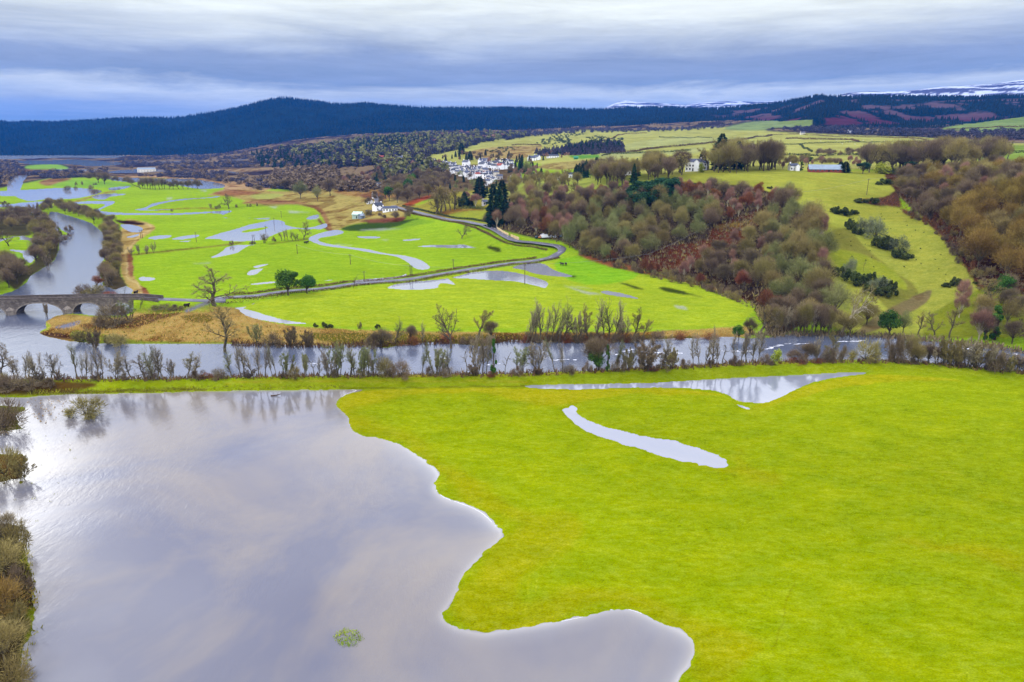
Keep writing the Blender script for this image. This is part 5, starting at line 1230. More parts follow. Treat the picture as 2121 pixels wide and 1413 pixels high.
# ------------------------------------------------------------------ buildings
def building(name, label, cat, P, rz, L, Wd, H, RH, wall='white', roof='slate', chim=1, win=(4, 1), group=None, tall=False, porch=False, wing=False, parts=True, hip=False):
    root = bpy.data.objects.new(name, None); C.objects.link(root); root.location = P; root.rotation_euler[2] = rz
    x, y = L / 2, Wd / 2
    wb = MB(); wb.add([(-x, -y, -3), (x, -y, -3), (x, y, -3), (-x, y, -3), (-x, -y, H), (x, -y, H), (x, y, H), (-x, y, H), (-x, 0, H + RH), (x, 0, H + RH)], [(0, 1, 5, 4), (2, 3, 7, 6), (1, 2, 6, 5), (3, 0, 4, 7)], [(5, 6, 9), (7, 4, 8)])
    wb.build('wall', M[wall], root)
    if wing:
        w2 = MB(); wx, ww = x * .5, y * .7; w2.add([(wx - ww, -y - 2.5, -3), (wx + ww, -y - 2.5, -3), (wx + ww, 0, -3), (wx - ww, 0, -3), (wx - ww, -y - 2.5, H), (wx + ww, -y - 2.5, H), (wx + ww, 0, H), (wx - ww, 0, H), (wx, -y - 2.5, H + RH * .85), (wx, 0, H + RH * .85)], [(0, 1, 5, 4), (1, 2, 6, 5), (3, 0, 4, 7)], [(4, 5, 8)])
        w2.build('wall', M[wall], root)
        r2 = MB(); 
        for s in (-1, 1): r2.add([(wx + s * (ww + .25), -y - 2.8, H - .2 + .1), (wx, -y - 2.8, H + RH * .85 + .12), (wx, 0, H + RH * .85 + .12), (wx + s * (ww + .25), 0, H - .2 + .1)], [(0, 1, 2, 3)])
        r2.build('roof', M[roof], root)
    ov = .35; k = RH / y; rf = MB()
    for s in (-1, 1):
        e = (y + ov); rf.add([(-x - ov, s * e, H - ov * k + .06), (x + ov, s * e, H - ov * k + .06), (x + ov, 0, H + RH + .06), (-x - ov, 0, H + RH + .06), (-x - ov, s * e, H - ov * k + .24), (x + ov, s * e, H - ov * k + .24), (x + ov, 0, H + RH + .24), (-x - ov, 0, H + RH + .24)],
                             [(0, 1, 2, 3), (4, 5, 6, 7), (0, 1, 5, 4), (1, 2, 6, 5), (3, 0, 4, 7)])
    ro = rf.build('roof', M[roof], root)
    for c in range(chim):
        cxp = (-x + .5, x - .5, 0)[c % 3]; cb = MB(); cb.box(cxp - .45, cxp + .45, -.4, .4, H + RH - .8, H + RH + 1.3); co = cb.build('chimney', M[wall], ro)
        pt_ = MB(); pt_.box(cxp - .28, cxp + .28, -.16, .16, H + RH + 1.303, H + RH + 1.7); pt_.build('chimney_pot', M['rust'], co)
    nx, nz_ = win
    if parts and nx:
        for r in range(nz_):
            for i in range(nx):
                wxp = -x + (i + .5) * L / nx; zb = .9 + r * 2.6
                isd = (r == 0 and i == nx // 2)
                f = MB(); 
                if isd: f.box(wxp - .5, wxp + .5, -y - .05, -y + .05, 0, 2.1); d_ = f.build('door', M['dark'], root); h_ = MB(); h_.box(wxp + .3, wxp + .38, -y - .1, -y - .052, 1.0, 1.1); h_.build('handle', M['wire'], d_)
                else:
                    f.box(wxp - .6, wxp + .6, -y - .04, -y + .05, zb, zb + 1.3); g_ = f.build('window', M['glass'], root)
                    s2 = MB(); s2.box(wxp - .7, wxp + .7, -y - .12, -y - .043, zb - .15, zb); s2.build('sill', M['grey'], g_)
    return tag(root, label, cat, group)
def bld_px(name, label, cat, u, v, wpx, Hm, rz=0, ratio=.6, RH=None, zoff=0, **kw):
    p, d = hit(u, v); L = wpx * d / F / max(.5, abs(math.cos(rz)))
    Wd = min(L * ratio, 9.0); Wd = max(Wd, 4.5); p.z = ground_z(p.x, p.y)[0] + zoff
    return building(name, label, cat, p, rz + math.atan2(-p.x, p.y) * .6, L, Wd, Hm, RH or Wd * .36, **kw)
B = bld_px
B('farmhouse', 'white farmhouse gable end at the roadside farm', 'house', 783, 436, 15, 4.8, R(35), .8, chim=2, win=(2, 2), roof='slate2')
B('farmhouse', 'long low white farm building with grey roof by the road', 'house', 808, 438, 30, 3.0, R(2), .3, chim=1, win=(5, 1), roof='slate')
B('barn', 'pale green corrugated barn with dark doorway', 'barn', 742, 452, 18, 3.6, R(-25), .7, wall='tingreen', roof='tingreen', chim=0, win=(1, 1))
B('barn', 'smaller lean pale barn right of the corrugated barn', 'barn', 749, 452.5, 8, 2.6, R(40), .8, wall='tin', roof='tin', chim=0, win=(1, 1))
B('shed', 'dark boarded shed beside the pale barn', 'shed', 764, 445, 11, 2.6, R(10), .6, wall='hut', roof='hut', chim=0, win=(0, 0))
B('cottage', 'small white cottage where the lane leaves the farm', 'house', 776, 411, 9, 3.2, R(20), .7, win=(2, 1))
B('cottage', 'small white cottage half hidden by trees above the lane', 'house', 766, 422, 8, 3, R(-30), .7, win=(2, 1))
B('bungalow', 'white building with dark roof beside the conifers', 'house', 775, 388, 32, 3.2, R(-4), .35, wing=True, chim=1, win=(5, 1), roof='slate2')
B('cottage', 'grey white cottage behind bare trees near the conifers', 'house', 722, 387, 16, 3, R(8), .5, wall='grey', win=(3, 1))
B('house', 'orange house with red roof in the far trees', 'house', 794, 334, 16, 7, R(20), .7, wall='orange', roof='rust', chim=2, win=(3, 2))
B('house', 'white gabled house in the trees left of the village', 'house', 827, 334, 14, 6, R(-15), .6, chim=2, win=(3, 2))
B('warehouse', 'long tan building in the scrub near the loch', 'warehouse', 304, 355, 34, 5, R(0), .3, wall='cream', roof='tin', chim=0, win=(6, 1))
B('villa', 'white two-gabled house right of the village pastures', 'house', 1306, 362, 30, 4.6, R(8), .5, wing=True, chim=2, win=(4, 1), roof='tin')
B('house', 'white house with grey roof on the pasture above the village', 'house', 1101, 333, 12, 4.5, R(30), .8, win=(2, 2))
B('house', 'white gabled house next to the pasture house', 'house', 1112, 331, 10, 5, R(-35), .8, win=(2, 2))
B('farm_building', 'long white building with blue grey roof above the village', 'barn', 1145, 327, 25, 3.4, R(2), .3, wall='white', roof='slate2', chim=0, win=(5, 1))
B('terrace_row', 'long white terraced cottages with slate roof and chimneys', 'terrace', 1153, 373, 24, 3.6, R(6), .3, chim=3, win=(7, 1))
B('house', 'slate roofed house right of the terraced cottages', 'house', 1179, 368, 22, 3.6, R(-8), .4, chim=2, win=(4, 1), roof='slate2')
B('house', 'small white house left of the terraced cottages', 'house', 1114, 371, 9, 4, R(20), .7, win=(2, 1))
B('house', 'dark roofed house below the village by the bare trees', 'house', 1063, 376, 13, 3.4, R(4), .5, win=(3, 1), roof='slate2')
B('house', 'white gable house right of the dark roofed house', 'house', 1074, 377, 8, 4, R(50), .8, win=(2, 1))
B('mansion', 'large white country house with tall gables on the terrace', 'house', 1436, 354, 30, 7, R(-14), .5, wing=True, chim=2, win=(5, 2))
B('house', 'white rear wing of the country house right of the green bush', 'house', 1459, 352, 11, 5.5, R(30), .7, chim=1, win=(2, 2))
B('cottage', 'small white cottage with a tall chimney gable', 'house', 1642, 353, 16, 3.6, R(20), .6, wing=True, chim=1, win=(3, 1), roof='slate')
B('barn', 'long red walled barn with pale tin roof', 'barn', 1710, 356, 68, 2.0, R(2), .3, RH=3.2, wall='redwall', roof='tin', chim=0, win=(8, 1))
B('house', 'grey stone gabled house among the tall bare trees', 'house', 1940, 346, 14, 6, R(35), .6, wall='grey', roof='grey', chim=1, win=(2, 2))
B('house', 'small white house at the foot of the moorland hill', 'house', 1760, 276, 8, 4, R(0), .6, win=(2, 1))
B('house', 'small pale house under the green hillside field', 'house', 1662, 279, 9, 4, R(10), .6, wall='cream', win=(2, 1))
B('polytunnel', 'small green roofed shelter in the bright paddock', 'shelter', 1193, 330, 9, 2.6, R(0), .6, wall='green', roof='green', chim=0, win=(1, 1))
B('cottage', 'small house hidden between the conifers above the road', 'house', 1004, 425, 9, 3, R(20), .6, wall='grey', win=(2, 1))
# the village: every house a thing, labelled by its place on the slope
VZ = [(130,185),(165,192),(240,215),(285,205),(330,208),(410,240),(455,243),(505,235),(540,260),(600,262),(465,292),(515,298),(560,302),(612,300),(652,296),(480,332),(540,352),(530,378),(600,335),(690,305),(728,312),(768,312),(700,345),(722,368),(800,335),(835,322),(880,300),(925,312),(860,348),(905,362),(950,352),(850,388),(900,398),(960,384),(1010,362),(1032,384),(1065,388),(1102,382),(1135,378),(1000,404),(1052,424),(1180,412),(1040,492),(1100,444),(960,222),(1000,212),(1030,244),(1080,242),(990,240),(1112,252),(1160,218),(1240,218),(1285,215),(1312,232),(1112,288),(1150,285),(1184,287),(1240,285),(1282,278),(1322,272),(762,238),(1150,236),(968,268),(570,330),(640,330),(655,350),(760,345),(770,380),(820,365),(930,335),(985,345),(500,262),(20,265),(240,420),(820,412),(590,285),(875,330),(700,325),(790,300),(1060,265),(1210,262)]
VZ.sort(key=lambda q: (q[1], q[0]))
rowsV = [(0, 200, 'topmost'), (200, 232, 'uppermost'), (232, 262, 'upper'), (262, 295, 'upper middle'), (295, 320, 'middle'), (320, 345, 'lower middle'), (345, 375, 'lower'), (375, 400, 'bottom'), (400, 600, 'front')]
rv = random.Random(4)
for lo, hi_, nm in rowsV:
    row = sorted([q for q in VZ if lo <= q[1] < hi_])
    for i, (zx, zy) in enumerate(row):
        wall = rv.choice(['white'] * 8 + ['cream', 'grey']); roof = rv.choice(['slate'] * 5 + ['slate2'] * 3 + ['rust'] * 1)
        if (zx, zy) == (1184, 287): roof = 'rust'; wall = 'white'
        wn = {'white': 'white', 'cream': 'cream', 'grey': 'grey', 'redwall': 'red'}[wall]; rn_ = {'slate': 'slate', 'slate2': 'dark slate', 'rust': 'red'}[roof]
        B('village_house', f'{wn} village house with {rn_} roof, {ordi(i + 1)} from left in the {nm} row', 'house', 840 + zx / 6.06, 300 + zy / 6.06 + 3.5, rv.uniform(8, 12), rv.choice([4.2, 5.4, 5.6]), R(rv.uniform(-55, 55)), .6, wall=wall, roof=roof, chim=rv.choice([1, 2]), win=(2, rv.choice([1, 2])), group='village houses on the hillside')

# ------------------------------------------------------------------ poles and wires
def pole(u, v, h, label, group, arm=True, gap=None):
    p, d = hit(u, v); root = bpy.data.objects.new('utility_pole', None); C.objects.link(root); root.location = p
    tag(root, label, 'pole', group)
    Vt, Q_ = tubes([[0, 0, -.5]], [[0, 0, h]], [.20], [.14], 8); link('post', mesh_np('post', Vt, [Q_], M['pole']), root)
    if gap:
        Vt, Q_ = tubes([[gap, 0, -.5]], [[gap, 0, h]], [.20], [.14], 8); link('post', mesh_np('post', Vt, [Q_], M['pole']), root)
    a = MB(); a.box(-.9, .9 + (gap or 0), -.16, -.06, h - .55, h - .40); ao = a.build('crossarm', M['pole'], root)
    ins = MB(); 
    for k in (-.75, .75 + (gap or 0)): ins.box(k - .06, k + .06, -.15, -.07, h - .397, h - .15)
    ins.build('insulators', M['wire'], ao)
    return Vector((p.x, p.y, p.z + h - .2))
PL = [(407,502,21,'lone pole beside the pale field pool'),(568,466,14,'pole standing in the middle of the large pool'),(551,485,17,'pole at the far bank of the large pool'),(583,451,13,'distant pole in the tan tinged green field'),
      (616,526,18,'dark pole in the green meadow below the hedge trees'),(726,548,19,'pale pole in the green meadow above the ivy trees'),(755,586,15,'short pole standing by the roadside pool'),(939,559,11,'short pole in the hedge by the valley road'),
      (1087,589,42,'tall pole standing in the wedge-shaped pool'),(1339,552,26,'pole at the foot of the bracken bank'),(1525,360,20,'left pole on the terrace field below the tall trees'),(1534,350,12,'right pole on the terrace field below the tall trees'),
      (1795,404,33,'tall pole on the terrace pasture'),(2084,358,26,'pole on the pasture right of the tall bare wood'),(1153,502,9,'post beside the road bend car park'),(1480,478,8,'small pole in the bluff wood clearing'),(1665,700,36,'thin pole by the river bend wood')]
TOP = {}
for u, v, hp, lab in PL[:-1]:
    p, d = hit(u, v); TOP[(u, v)] = pole(u, v, max(6, hp * d / F), lab, 'wooden poles across the valley')
for u, v, hp, lab in [(292,494,18,'pair of poles beside the blue footpath pool'),(524,504,14,'pair of poles on the hedge line by the large pool'),(850,573,23,'pair of poles in the roadside hedge'),(1633,421,18,'pair of poles at the edge of the terrace pasture')]:
    p, d = hit(u, v); TOP[(u, v)] = pole(u, v, max(6, hp * d / F), lab, 'twin wooden poles', gap=3.5 * d / F)
def wire(a, b, label, sag=1.2):
    n = 14; P_ = []
    for i in range(n + 1):
        t = i / n; q = a.lerp(b, t); q.z -= sag * 4 * t * (1 - t); P_.append(q)
    Vt, Q_ = tubes(P_[:-1], P_[1:], np.full(n, .035), np.full(n, .035), 4)
    tag(link('overhead_wire', mesh_np('overhead_wire', Vt, [Q_], M['wire'])), label, 'wire', 'overhead wires')
for a, b, lab in [((1087,589),(1339,552),'overhead wire from the pool pole to the bracken bank pole'),((1339,552),(1480,478),'overhead wire climbing from the bracken bank into the wood'),((1633,421),(1795,404),'overhead wire across the terrace pasture'),
                  ((1795,404),(2084,358),'overhead wire passing before the tall bare wood'),((850,573),(1087,589),'overhead wire from the roadside twin poles to the pool pole'),((616,526),(726,548),'overhead wire across the green meadow'),((726,548),(850,573),'overhead wire from the meadow to the roadside twin poles')]:
    wire(TOP[a], TOP[b], lab)

# ------------------------------------------------------------------ car park, fence, sheep, cattle
def car(u, v, rz, paint, label, van=False):
    p, d = hit(u, v); p.z = ground_z(p.x, p.y)[0] + .05
    root = bpy.data.objects.new('parked_van' if van else 'parked_car', None); C.objects.link(root); root.location = p; root.rotation_euler[2] = rz
    L_, W_ = (5.4, 2.0) if van else (4.3, 1.75); hb = 1.0 if van else .85; ht = 2.3 if van else 1.45
    prof = [(-L_/2, .35), (L_/2, .35), (L_/2, hb * .9), (L_/2 - .9, hb), (-L_/2, hb)] 
    b = MB(); n = len(prof); ys = (-W_/2, W_/2)
    b.add([(x_, y_, z_) for y_ in ys for x_, z_ in prof], [], []); base = [i for i in range(n)]
    for i in range(n): j = (i + 1) % n; b.q.append([i, j, n + j, n + i])
    b.q += [[4, 3, 2, 1], [n + 1, n + 2, n + 3, n + 4]]; b.t += [[4, 1, 0], [n + 4, n, n + 1]]
    b.build('body', M[paint], root)
    cb = MB(); x0, x1 = (-L_/2 + .05, L_/2 - 1.0) if van else (-L_/2 + .35, L_/2 - 1.25); i_ = .18
    cb.add([(x0, -W_/2 + .05, hb + .003), (x1, -W_/2 + .05, hb + .003), (x1, W_/2 - .05, hb + .003), (x0, W_/2 - .05, hb + .003), (x0 + (.05 if van else .5), -W_/2 + i_, ht), (x1 - .6, -W_/2 + i_, ht), (x1 - .6, W_/2 - i_, ht), (x0 + (.05 if van else .5), W_/2 - i_, ht)], [(4, 5, 6, 7), (0, 1, 5, 4), (1, 2, 6, 5), (2, 3, 7, 6), (3, 0, 4, 7)])
    co = cb.build('cabin', M[paint] if van else M['glass'], root)
    rf = MB(); rf.box(x0 + .5, x1 - .6, -W_/2 + i_, W_/2 - i_, ht + .003, ht + .06); rf.build('roof', M[paint], root)
    for wx in (-L_/2 + .8, L_/2 - .8):
        for wy in (-W_/2, W_/2 - .2):
            Vt, Q_ = tubes([[wx, wy - .02, .33]], [[wx, wy + .22, .33]], [.33], [.33], 12); wo_ = link('wheel', mesh_np('wheel', Vt, [Q_], M['tyre']), root)
    for wy in (-.6, .6):
        h_ = MB(); h_.box(L_/2 - .02, L_/2 + .03, wy - .15, wy + .15, .62, .78); h_.build('headlight', M['line'], root)
    return tag(root, label, 'van' if van else 'car', 'vehicles in the car park by the road bend')
car(1112, 493, 1.2, 'card', 'dark green car at the left end of the car park'); car(1121, 493, .9, 'caro', 'orange car beside the white van')
car(1130, 493, .3, 'carw', 'large white van in the car park', True); car(1126, 489, .1, 'carw', 'white car behind the white van')
car(1142, 492, 1.3, 'carg', 'silver car right of the white van'); car(1150, 492, 1.3, 'carw', 'small white car near the ivy tree'); car(1163, 491, 1.2, 'carb', 'blue car at the right end of the car park')
fp, _ = hits([1030,1040,1052,1060,1068,1075], [476,483,489,492,495,498]); P_ = resample(fp[:, :2], 2.4)
fr = bpy.data.objects.new('board_fence', None); C.objects.link(fr); fr.location = (P_[0][0], P_[0][1], 0); tag(fr, 'cream board fence curving beside the road bend', 'fence')
for i in range(len(P_) - 1):
    a, b = P_[i] - P_[0], P_[i + 1] - P_[0]; za, zb = ground_z(*P_[i])[0], ground_z(*P_[i + 1])[0]
    if i == int(len(P_) * .68): continue
    nrm = np.array([-(b - a)[1], (b - a)[0]]); nrm = nrm / np.linalg.norm(nrm) * .04; pb = MB()
    pb.add([(a[0] - nrm[0], a[1] - nrm[1], za), (b[0] - nrm[0], b[1] - nrm[1], zb), (b[0] - nrm[0], b[1] - nrm[1], zb + 2), (a[0] - nrm[0], a[1] - nrm[1], za + 2), (a[0] + nrm[0], a[1] + nrm[1], za), (b[0] + nrm[0], b[1] + nrm[1], zb), (b[0] + nrm[0], b[1] + nrm[1], zb + 2), (a[0] + nrm[0], a[1] + nrm[1], za + 2)], [(0, 1, 2, 3), (7, 6, 5, 4), (3, 2, 6, 7)])
    pb.build('board_panel', M['fence'], fr); q = MB(); q.box(a[0] - .08, a[0] + .08, a[1] - .08, a[1] + .08, za - .2, za + 2.1); q.build('post', M['pole'], fr)
def animal_mesh(wool=True):
    v = [(0, 0, .62), (.42, 0, .64), (-.45, 0, .64), (.62, 0, .86), (.82, 0, .80)]; e = [(0, 1), (0, 2), (1, 3), (3, 4)]; r = [.30, .27, .28, .13, .08]
    for sx, k in ((.36, 1), (-.38, 2)):
        for sy in (-.15, .15): b = len(v); v += [(sx, sy, .36), (sx, sy, .02)]; e += [(k, b), (b, b + 1)]; r += [.07, .045]
    V_, Q_ = tubes([v[a] for a, b in e], [v[b] for a, b in e], [r[a] for a, b in e], [r[b] for a, b in e], 6)
    return V_, Q_
AV, AQ = animal_mesh(); ME_S = mesh_np('sheep', AV, [AQ], M['wool'], True); ME_C = mesh_np('cow', AV * 1.9, [AQ], M['cattle'], True)
SHP = [(1700,293,'right hill pasture'),(1716,294,'right hill pasture'),(1733,292,'right hill pasture'),(1760,293,'right hill pasture'),(1788,292,'right hill pasture'),(1806,291,'right hill pasture'),(1832,293,'right hill pasture'),(1745,299,'right hill pasture'),(1822,300,'right hill pasture'),(1771,300,'right hill pasture')]
for u, v, w_ in SHP:
    p, d = hit(u, v); o = link('sheep', ME_S, None, p, RND.uniform(0, 6)); o.scale = (1.4,) * 3; tag(o, 'tiny white sheep grazing on the right hill pasture between the wall lines', 'sheep', 'sheep on the hill pasture')
for k, (u, v, lab) in enumerate([(633,505,'dark cow left of a pair in the meadow under the leafless tree'),(636,504.5,'dark cow right of a pair in the meadow under the leafless tree'),(1164,550,'left dark animal on the meadow by the road bend'),(1172,550,'right dark animal on the meadow by the road bend'),(387,636,'dark animal grazing near the bridge end of the road'),(282,610,'dark animal lying on the path side by the bridge')]):
    p, d = hit(u, v); o = link('cow', ME_C, None, p, RND.uniform(0, 6)); tag(o, lab, 'cow')
# low tussocks dotted on the steep pasture
TUP, _, tu, tv = scatter([(1720,500),(1780,440),(1870,440),(1960,520),(2010,590),(1990,620),(1940,560),(1800,560)], 6, 46, 77)
tb = puff(301, 1.0, 1.1, 5, 160, .3, .09, low=.02, leaf=.16); TB = mesh_np('rush_tuft', np.vstack([tb[1][0]]), [tb[1][1]], V['gorse'])
for p in TUP: o = link('rush_tuft', TB, None, p, RND.uniform(0, 6)); o.scale = (RND.uniform(.5, .9),) * 3; tag(o, 'small dark rush tuft dotted on the steep right pasture', 'rush tuft', 'rush tufts on the steep pasture')
lg = MB(); p, d = hit(185, 822); lp, ld = hit(561, 821)
Vt, Q_ = tubes([[0, 0, .15], [1.6, .2, .25]], [[1.6, .2, .25], [3.0, .1, .7]], [.22, .18], [.18, .06], 7); tag(link('driftwood', mesh_np('driftwood', Vt, [Q_], M['pole']), None, (lp.x, lp.y, .02)), 'dark log stranded in the flood near the embankment', 'log')

# foam lines drifting on the river
fv, fq = [], []
rsf = np.random.RandomState(12)
for pts in ([(638,752),(664,755)],[(835,760),(862,758)],[(890,738),(930,745)],[(1060,742),(1072,741)],[(1128,744),(1150,746),(1196,745)],[(1278,735),(1292,727),(1312,725)],[(1330,728),(1370,731),(1425,733)],[(1486,727),(1560,728)],[(1588,724),(1620,714),(1675,712)],[(1742,708),(1795,706)],[(1980,722),(2040,726)],[(2085,732),(2121,736)],[(1010,756),(1045,753)]):
    wp, _ = hits([p[0] for p in pts], [p[1] for p in pts]); Pf = resample(wp[:, :2], .9)
    for k in range(len(Pf) - 1):
        if rsf.rand() < .28: continue
        c = Pf[k] + rsf.normal(size=2) * .35; L_ = rsf.uniform(.5, 1.6); w_ = rsf.uniform(.15, .6); a_ = rsf.uniform(-.3, .3)
        b0 = len(fv)
        for j in range(6): t_ = j * math.pi / 3; q_ = np.array([math.cos(t_) * L_, math.sin(t_) * w_]) * rsf.uniform(.6, 1.1); fv.append((c[0] + q_[0], c[1] + q_[1], .075))
        fq += [(b0, b0 + 1, b0 + 2, b0 + 3), (b0, b0 + 3, b0 + 4, b0 + 5)]
M_FOAM = flatmat('river_foam', (200, 202, 210), .9, .15, 2.0)
tag(link('foam', mesh_np('foam', np.array(fv), [np.array(fq)], M_FOAM)), 'thin broken lines of white foam drifting on the river', 'foam', kind='stuff')
# ------------------------------------------------------------------ trees along the near bank of the river (u, base row, height, width, kind)
NEAR = [(4,776,56,50,'oak'),(30,788,38,18,'alder'),(40,790,44,20,'alder'),(52,790,50,18,'alder'),(62,790,52,18,'alder'),(72,791,56,20,'alder'),(83,791,50,20,'alder'),(94,792,52,20,'alder'),(106,785,46,20,'alder'),(121,785,48,26,'oak'),
 (160,785,62,38,'alderg'),(171,786,52,16,'alder'),(178,786,50,16,'alder'),(193,786,38,12,'alder'),(205,785,56,24,'alder'),(213,785,54,20,'alder'),(243,787,54,34,'multi'),(262,787,50,18,'alder'),(273,787,50,20,'alder'),(298,787,48,30,'oak'),(308,787,62,22,'alderg'),(318,788,66,26,'alderg'),(327,788,58,22,'alder'),(336,787,60,26,'oak'),(357,784,34,18,'multi'),
 (389,786,46,34,'round'),(404,785,46,22,'alder'),(480,783,52,24,'alderg'),(500,783,62,18,'alder'),(508,783,64,22,'alder'),(526,783,58,24,'alder'),(537,782,60,18,'alder'),(549,782,62,20,'alder'),(565,781,46,16,'alder'),(573,782,60,18,'alderg'),(592,782,44,24,'multig'),(612,782,46,22,'dead'),(634,781,40,18,'multig'),(650,781,40,22,'dead'),(661,781,36,12,'alder'),
 (680,782,52,30,'multi'),(694,782,62,30,'multig'),(706,781,50,22,'dead'),(727,780,62,30,'alderg'),(735,780,56,22,'alder'),(752,780,50,26,'multig'),(764,780,52,24,'multig'),(775,780,44,22,'multi'),(875,779,66,28,'alderg'),(905,779,50,30,'multig'),(917,778,46,20,'multi'),(931,778,52,22,'alderg'),(966,777,46,26,'dead'),(988,777,70,34,'multi'),(1000,777,76,24,'alder'),(1007,777,72,20,'alder'),(1046,776,44,20,'dead'),
 (1080,775,46,26,'multig'),(1112,774,56,34,'multi'),(1149,771,62,24,'alderg'),(1165,771,54,20,'alder'),(1277,768,60,28,'alderg'),(1300,767,42,26,'willow'),(1341,767,50,52,'willowd'),(1370,764,62,28,'alder'),(1390,764,36,30,'willow'),(1436,764,60,22,'alder'),(1448,763,62,20,'alder'),(1459,763,64,22,'alder'),(1472,762,64,24,'alder'),(1484,761,58,20,'alder'),(1497,758,44,26,'dead'),(1520,757,60,22,'alder'),(1533,757,62,24,'alder'),(1545,756,66,24,'alder'),(1558,756,66,26,'alder'),(1571,755,62,26,'alder')]
DSC = {'oak': 'spreading bare tree', 'alder': 'slender bare grey tree', 'alderg': 'slender bare lichen green tree', 'multi': 'many-stemmed bare grey tree', 'multig': 'many-stemmed bare greenish tree', 'round': 'round topped bare tree', 'dead': 'broken sparse bare tree', 'willow': 'low olive willow', 'willowd': 'low spreading grey willow'}
SEG = [(0, 140, 'left of the gap at the far left of the bank'), (140, 375, 'opposite the river point'), (375, 670, 'below the big leaning river tree'), (670, 800, 'left of the round bushes'), (800, 1060, 'between the round bushes and the midstream'), (1060, 1320, 'around the ivy clad tree'), (1320, 1600, 'before the river bend')]
for a, b, nm in SEG:
    cnt = {}
    grp = [t_ for t_ in NEAR if a <= t_[0] < b]
    for (u, v, h, w_, k) in grp:
        cnt[DSC[k]] = cnt.get(DSC[k], 0) + 1; tot = sum(1 for g in grp if DSC[g[4]] == DSC[k])
        lab = (f'{ordi(cnt[DSC[k]])} ' if tot > 1 else '') + f'{DSC[k]} {nm}'
        tree_px(k, u, v, h * 1.18, w_ * 1.3, ' '.join(lab.split()[:16]), 'bare trees in the row along the near river bank')
X = tree_px
X('ivy',1236,769,42,36,'green ivy clad lower trunk in the river bank row','single trees on the near river bank', name='ivy_covered_tree')
X('w_brown',1240,768,70,60,'pale brown crowned tree rising above the green ivy','single trees on the near river bank')
X('ivycol',1259,770,56,10,'narrow ivy wrapped trunk right of the ivy clad tree','single trees on the near river bank')
X('ivycol',1022,777,76,14,'slim ivy wrapped tree in the middle of the bank row','single trees on the near river bank')
X('busho',800,780,42,46,'olive round bush on the near river bank, left of the arching one','bushes on the near river bank'); X('bush',832,781,38,44,'grey arching round bush on the near river bank','bushes on the near river bank')
X('leafy',1608,754,30,26,'small yellow leafed bush at the embankment edge','bushes on the near river bank')
X('w_brown',1668,750,40,40,'brown scrub bush right of the yellow leafed bush','bushes on the near river bank'); X('w_brown',1645,750,26,30,'low rusty bush beside the yellow leafed bush','bushes on the near river bank')
X('multi',1690,751,56,34,'pale grey feathery tree on the right near bank','single trees on the near river bank'); X('round',1727,750,66,40,'pagoda shaped bare tree on the right near bank','single trees on the near river bank')
X('bush',1712,750,34,30,'dark bush left of the pagoda shaped tree','bushes on the near river bank'); X('bush',1742,749,34,28,'dark bush right of the pagoda shaped tree','bushes on the near river bank')
X('busho',1791,749,48,56,'large round grey bush on the right near bank','bushes on the near river bank')
rr = random.Random(3)
for i, u in enumerate(range(1852, 2150, 17)):
    v = np.interp(u, [1850, 1950, 2050, 2121], [749, 755, 765, 772]) + rr.uniform(-1, 2)
    k = rr.choice(['w_brown', 'w_olive', 'multi', 'willow', 'bush', 'w_olive'])
    X(k, u + rr.uniform(-4, 4), v, rr.uniform(40, 60) if u < 2060 else rr.uniform(30, 42), rr.uniform(30, 44), f'scrubby willow at the right end of the near bank, {ordi(i + 1)} from left', 'willow scrub at the right end of the near bank')
for i, (u, v, h, w_) in enumerate([(430,785,12,30),(450,783,9,26),(1020,778,10,30),(1350,767,8,30),(1650,752,9,40),(1700,751,8,30),(60,800,22,60),(20,806,26,60),(100,800,16,40),(8,798,20,40)]):
    X('bushr' if i < 6 else 'bush', u, v, h, w_, f'low {"rust brown" if i < 6 else "dark brown"} shrub on the embankment top, {ordi(i + 1)} from the west side listed', 'low shrubs on the embankment') if False else X('bushr' if i < 6 else 'bush', u, v, h, w_, ['low rust shrub left of centre gap on the embankment','tiny rust shrub right of its twin on the embankment','low rust shrub mid way along the embankment','low rust shrub below the spreading grey willow','rust shrub beside the yellow leafed bush','rust shrub under the feathery grey tree','dark bramble patch on the left embankment','dark bramble mass at the left edge of the embankment','dark bramble patch right of the bramble mass','small dark bramble at the far left edge'][i], 'low shrubs on the embankment')
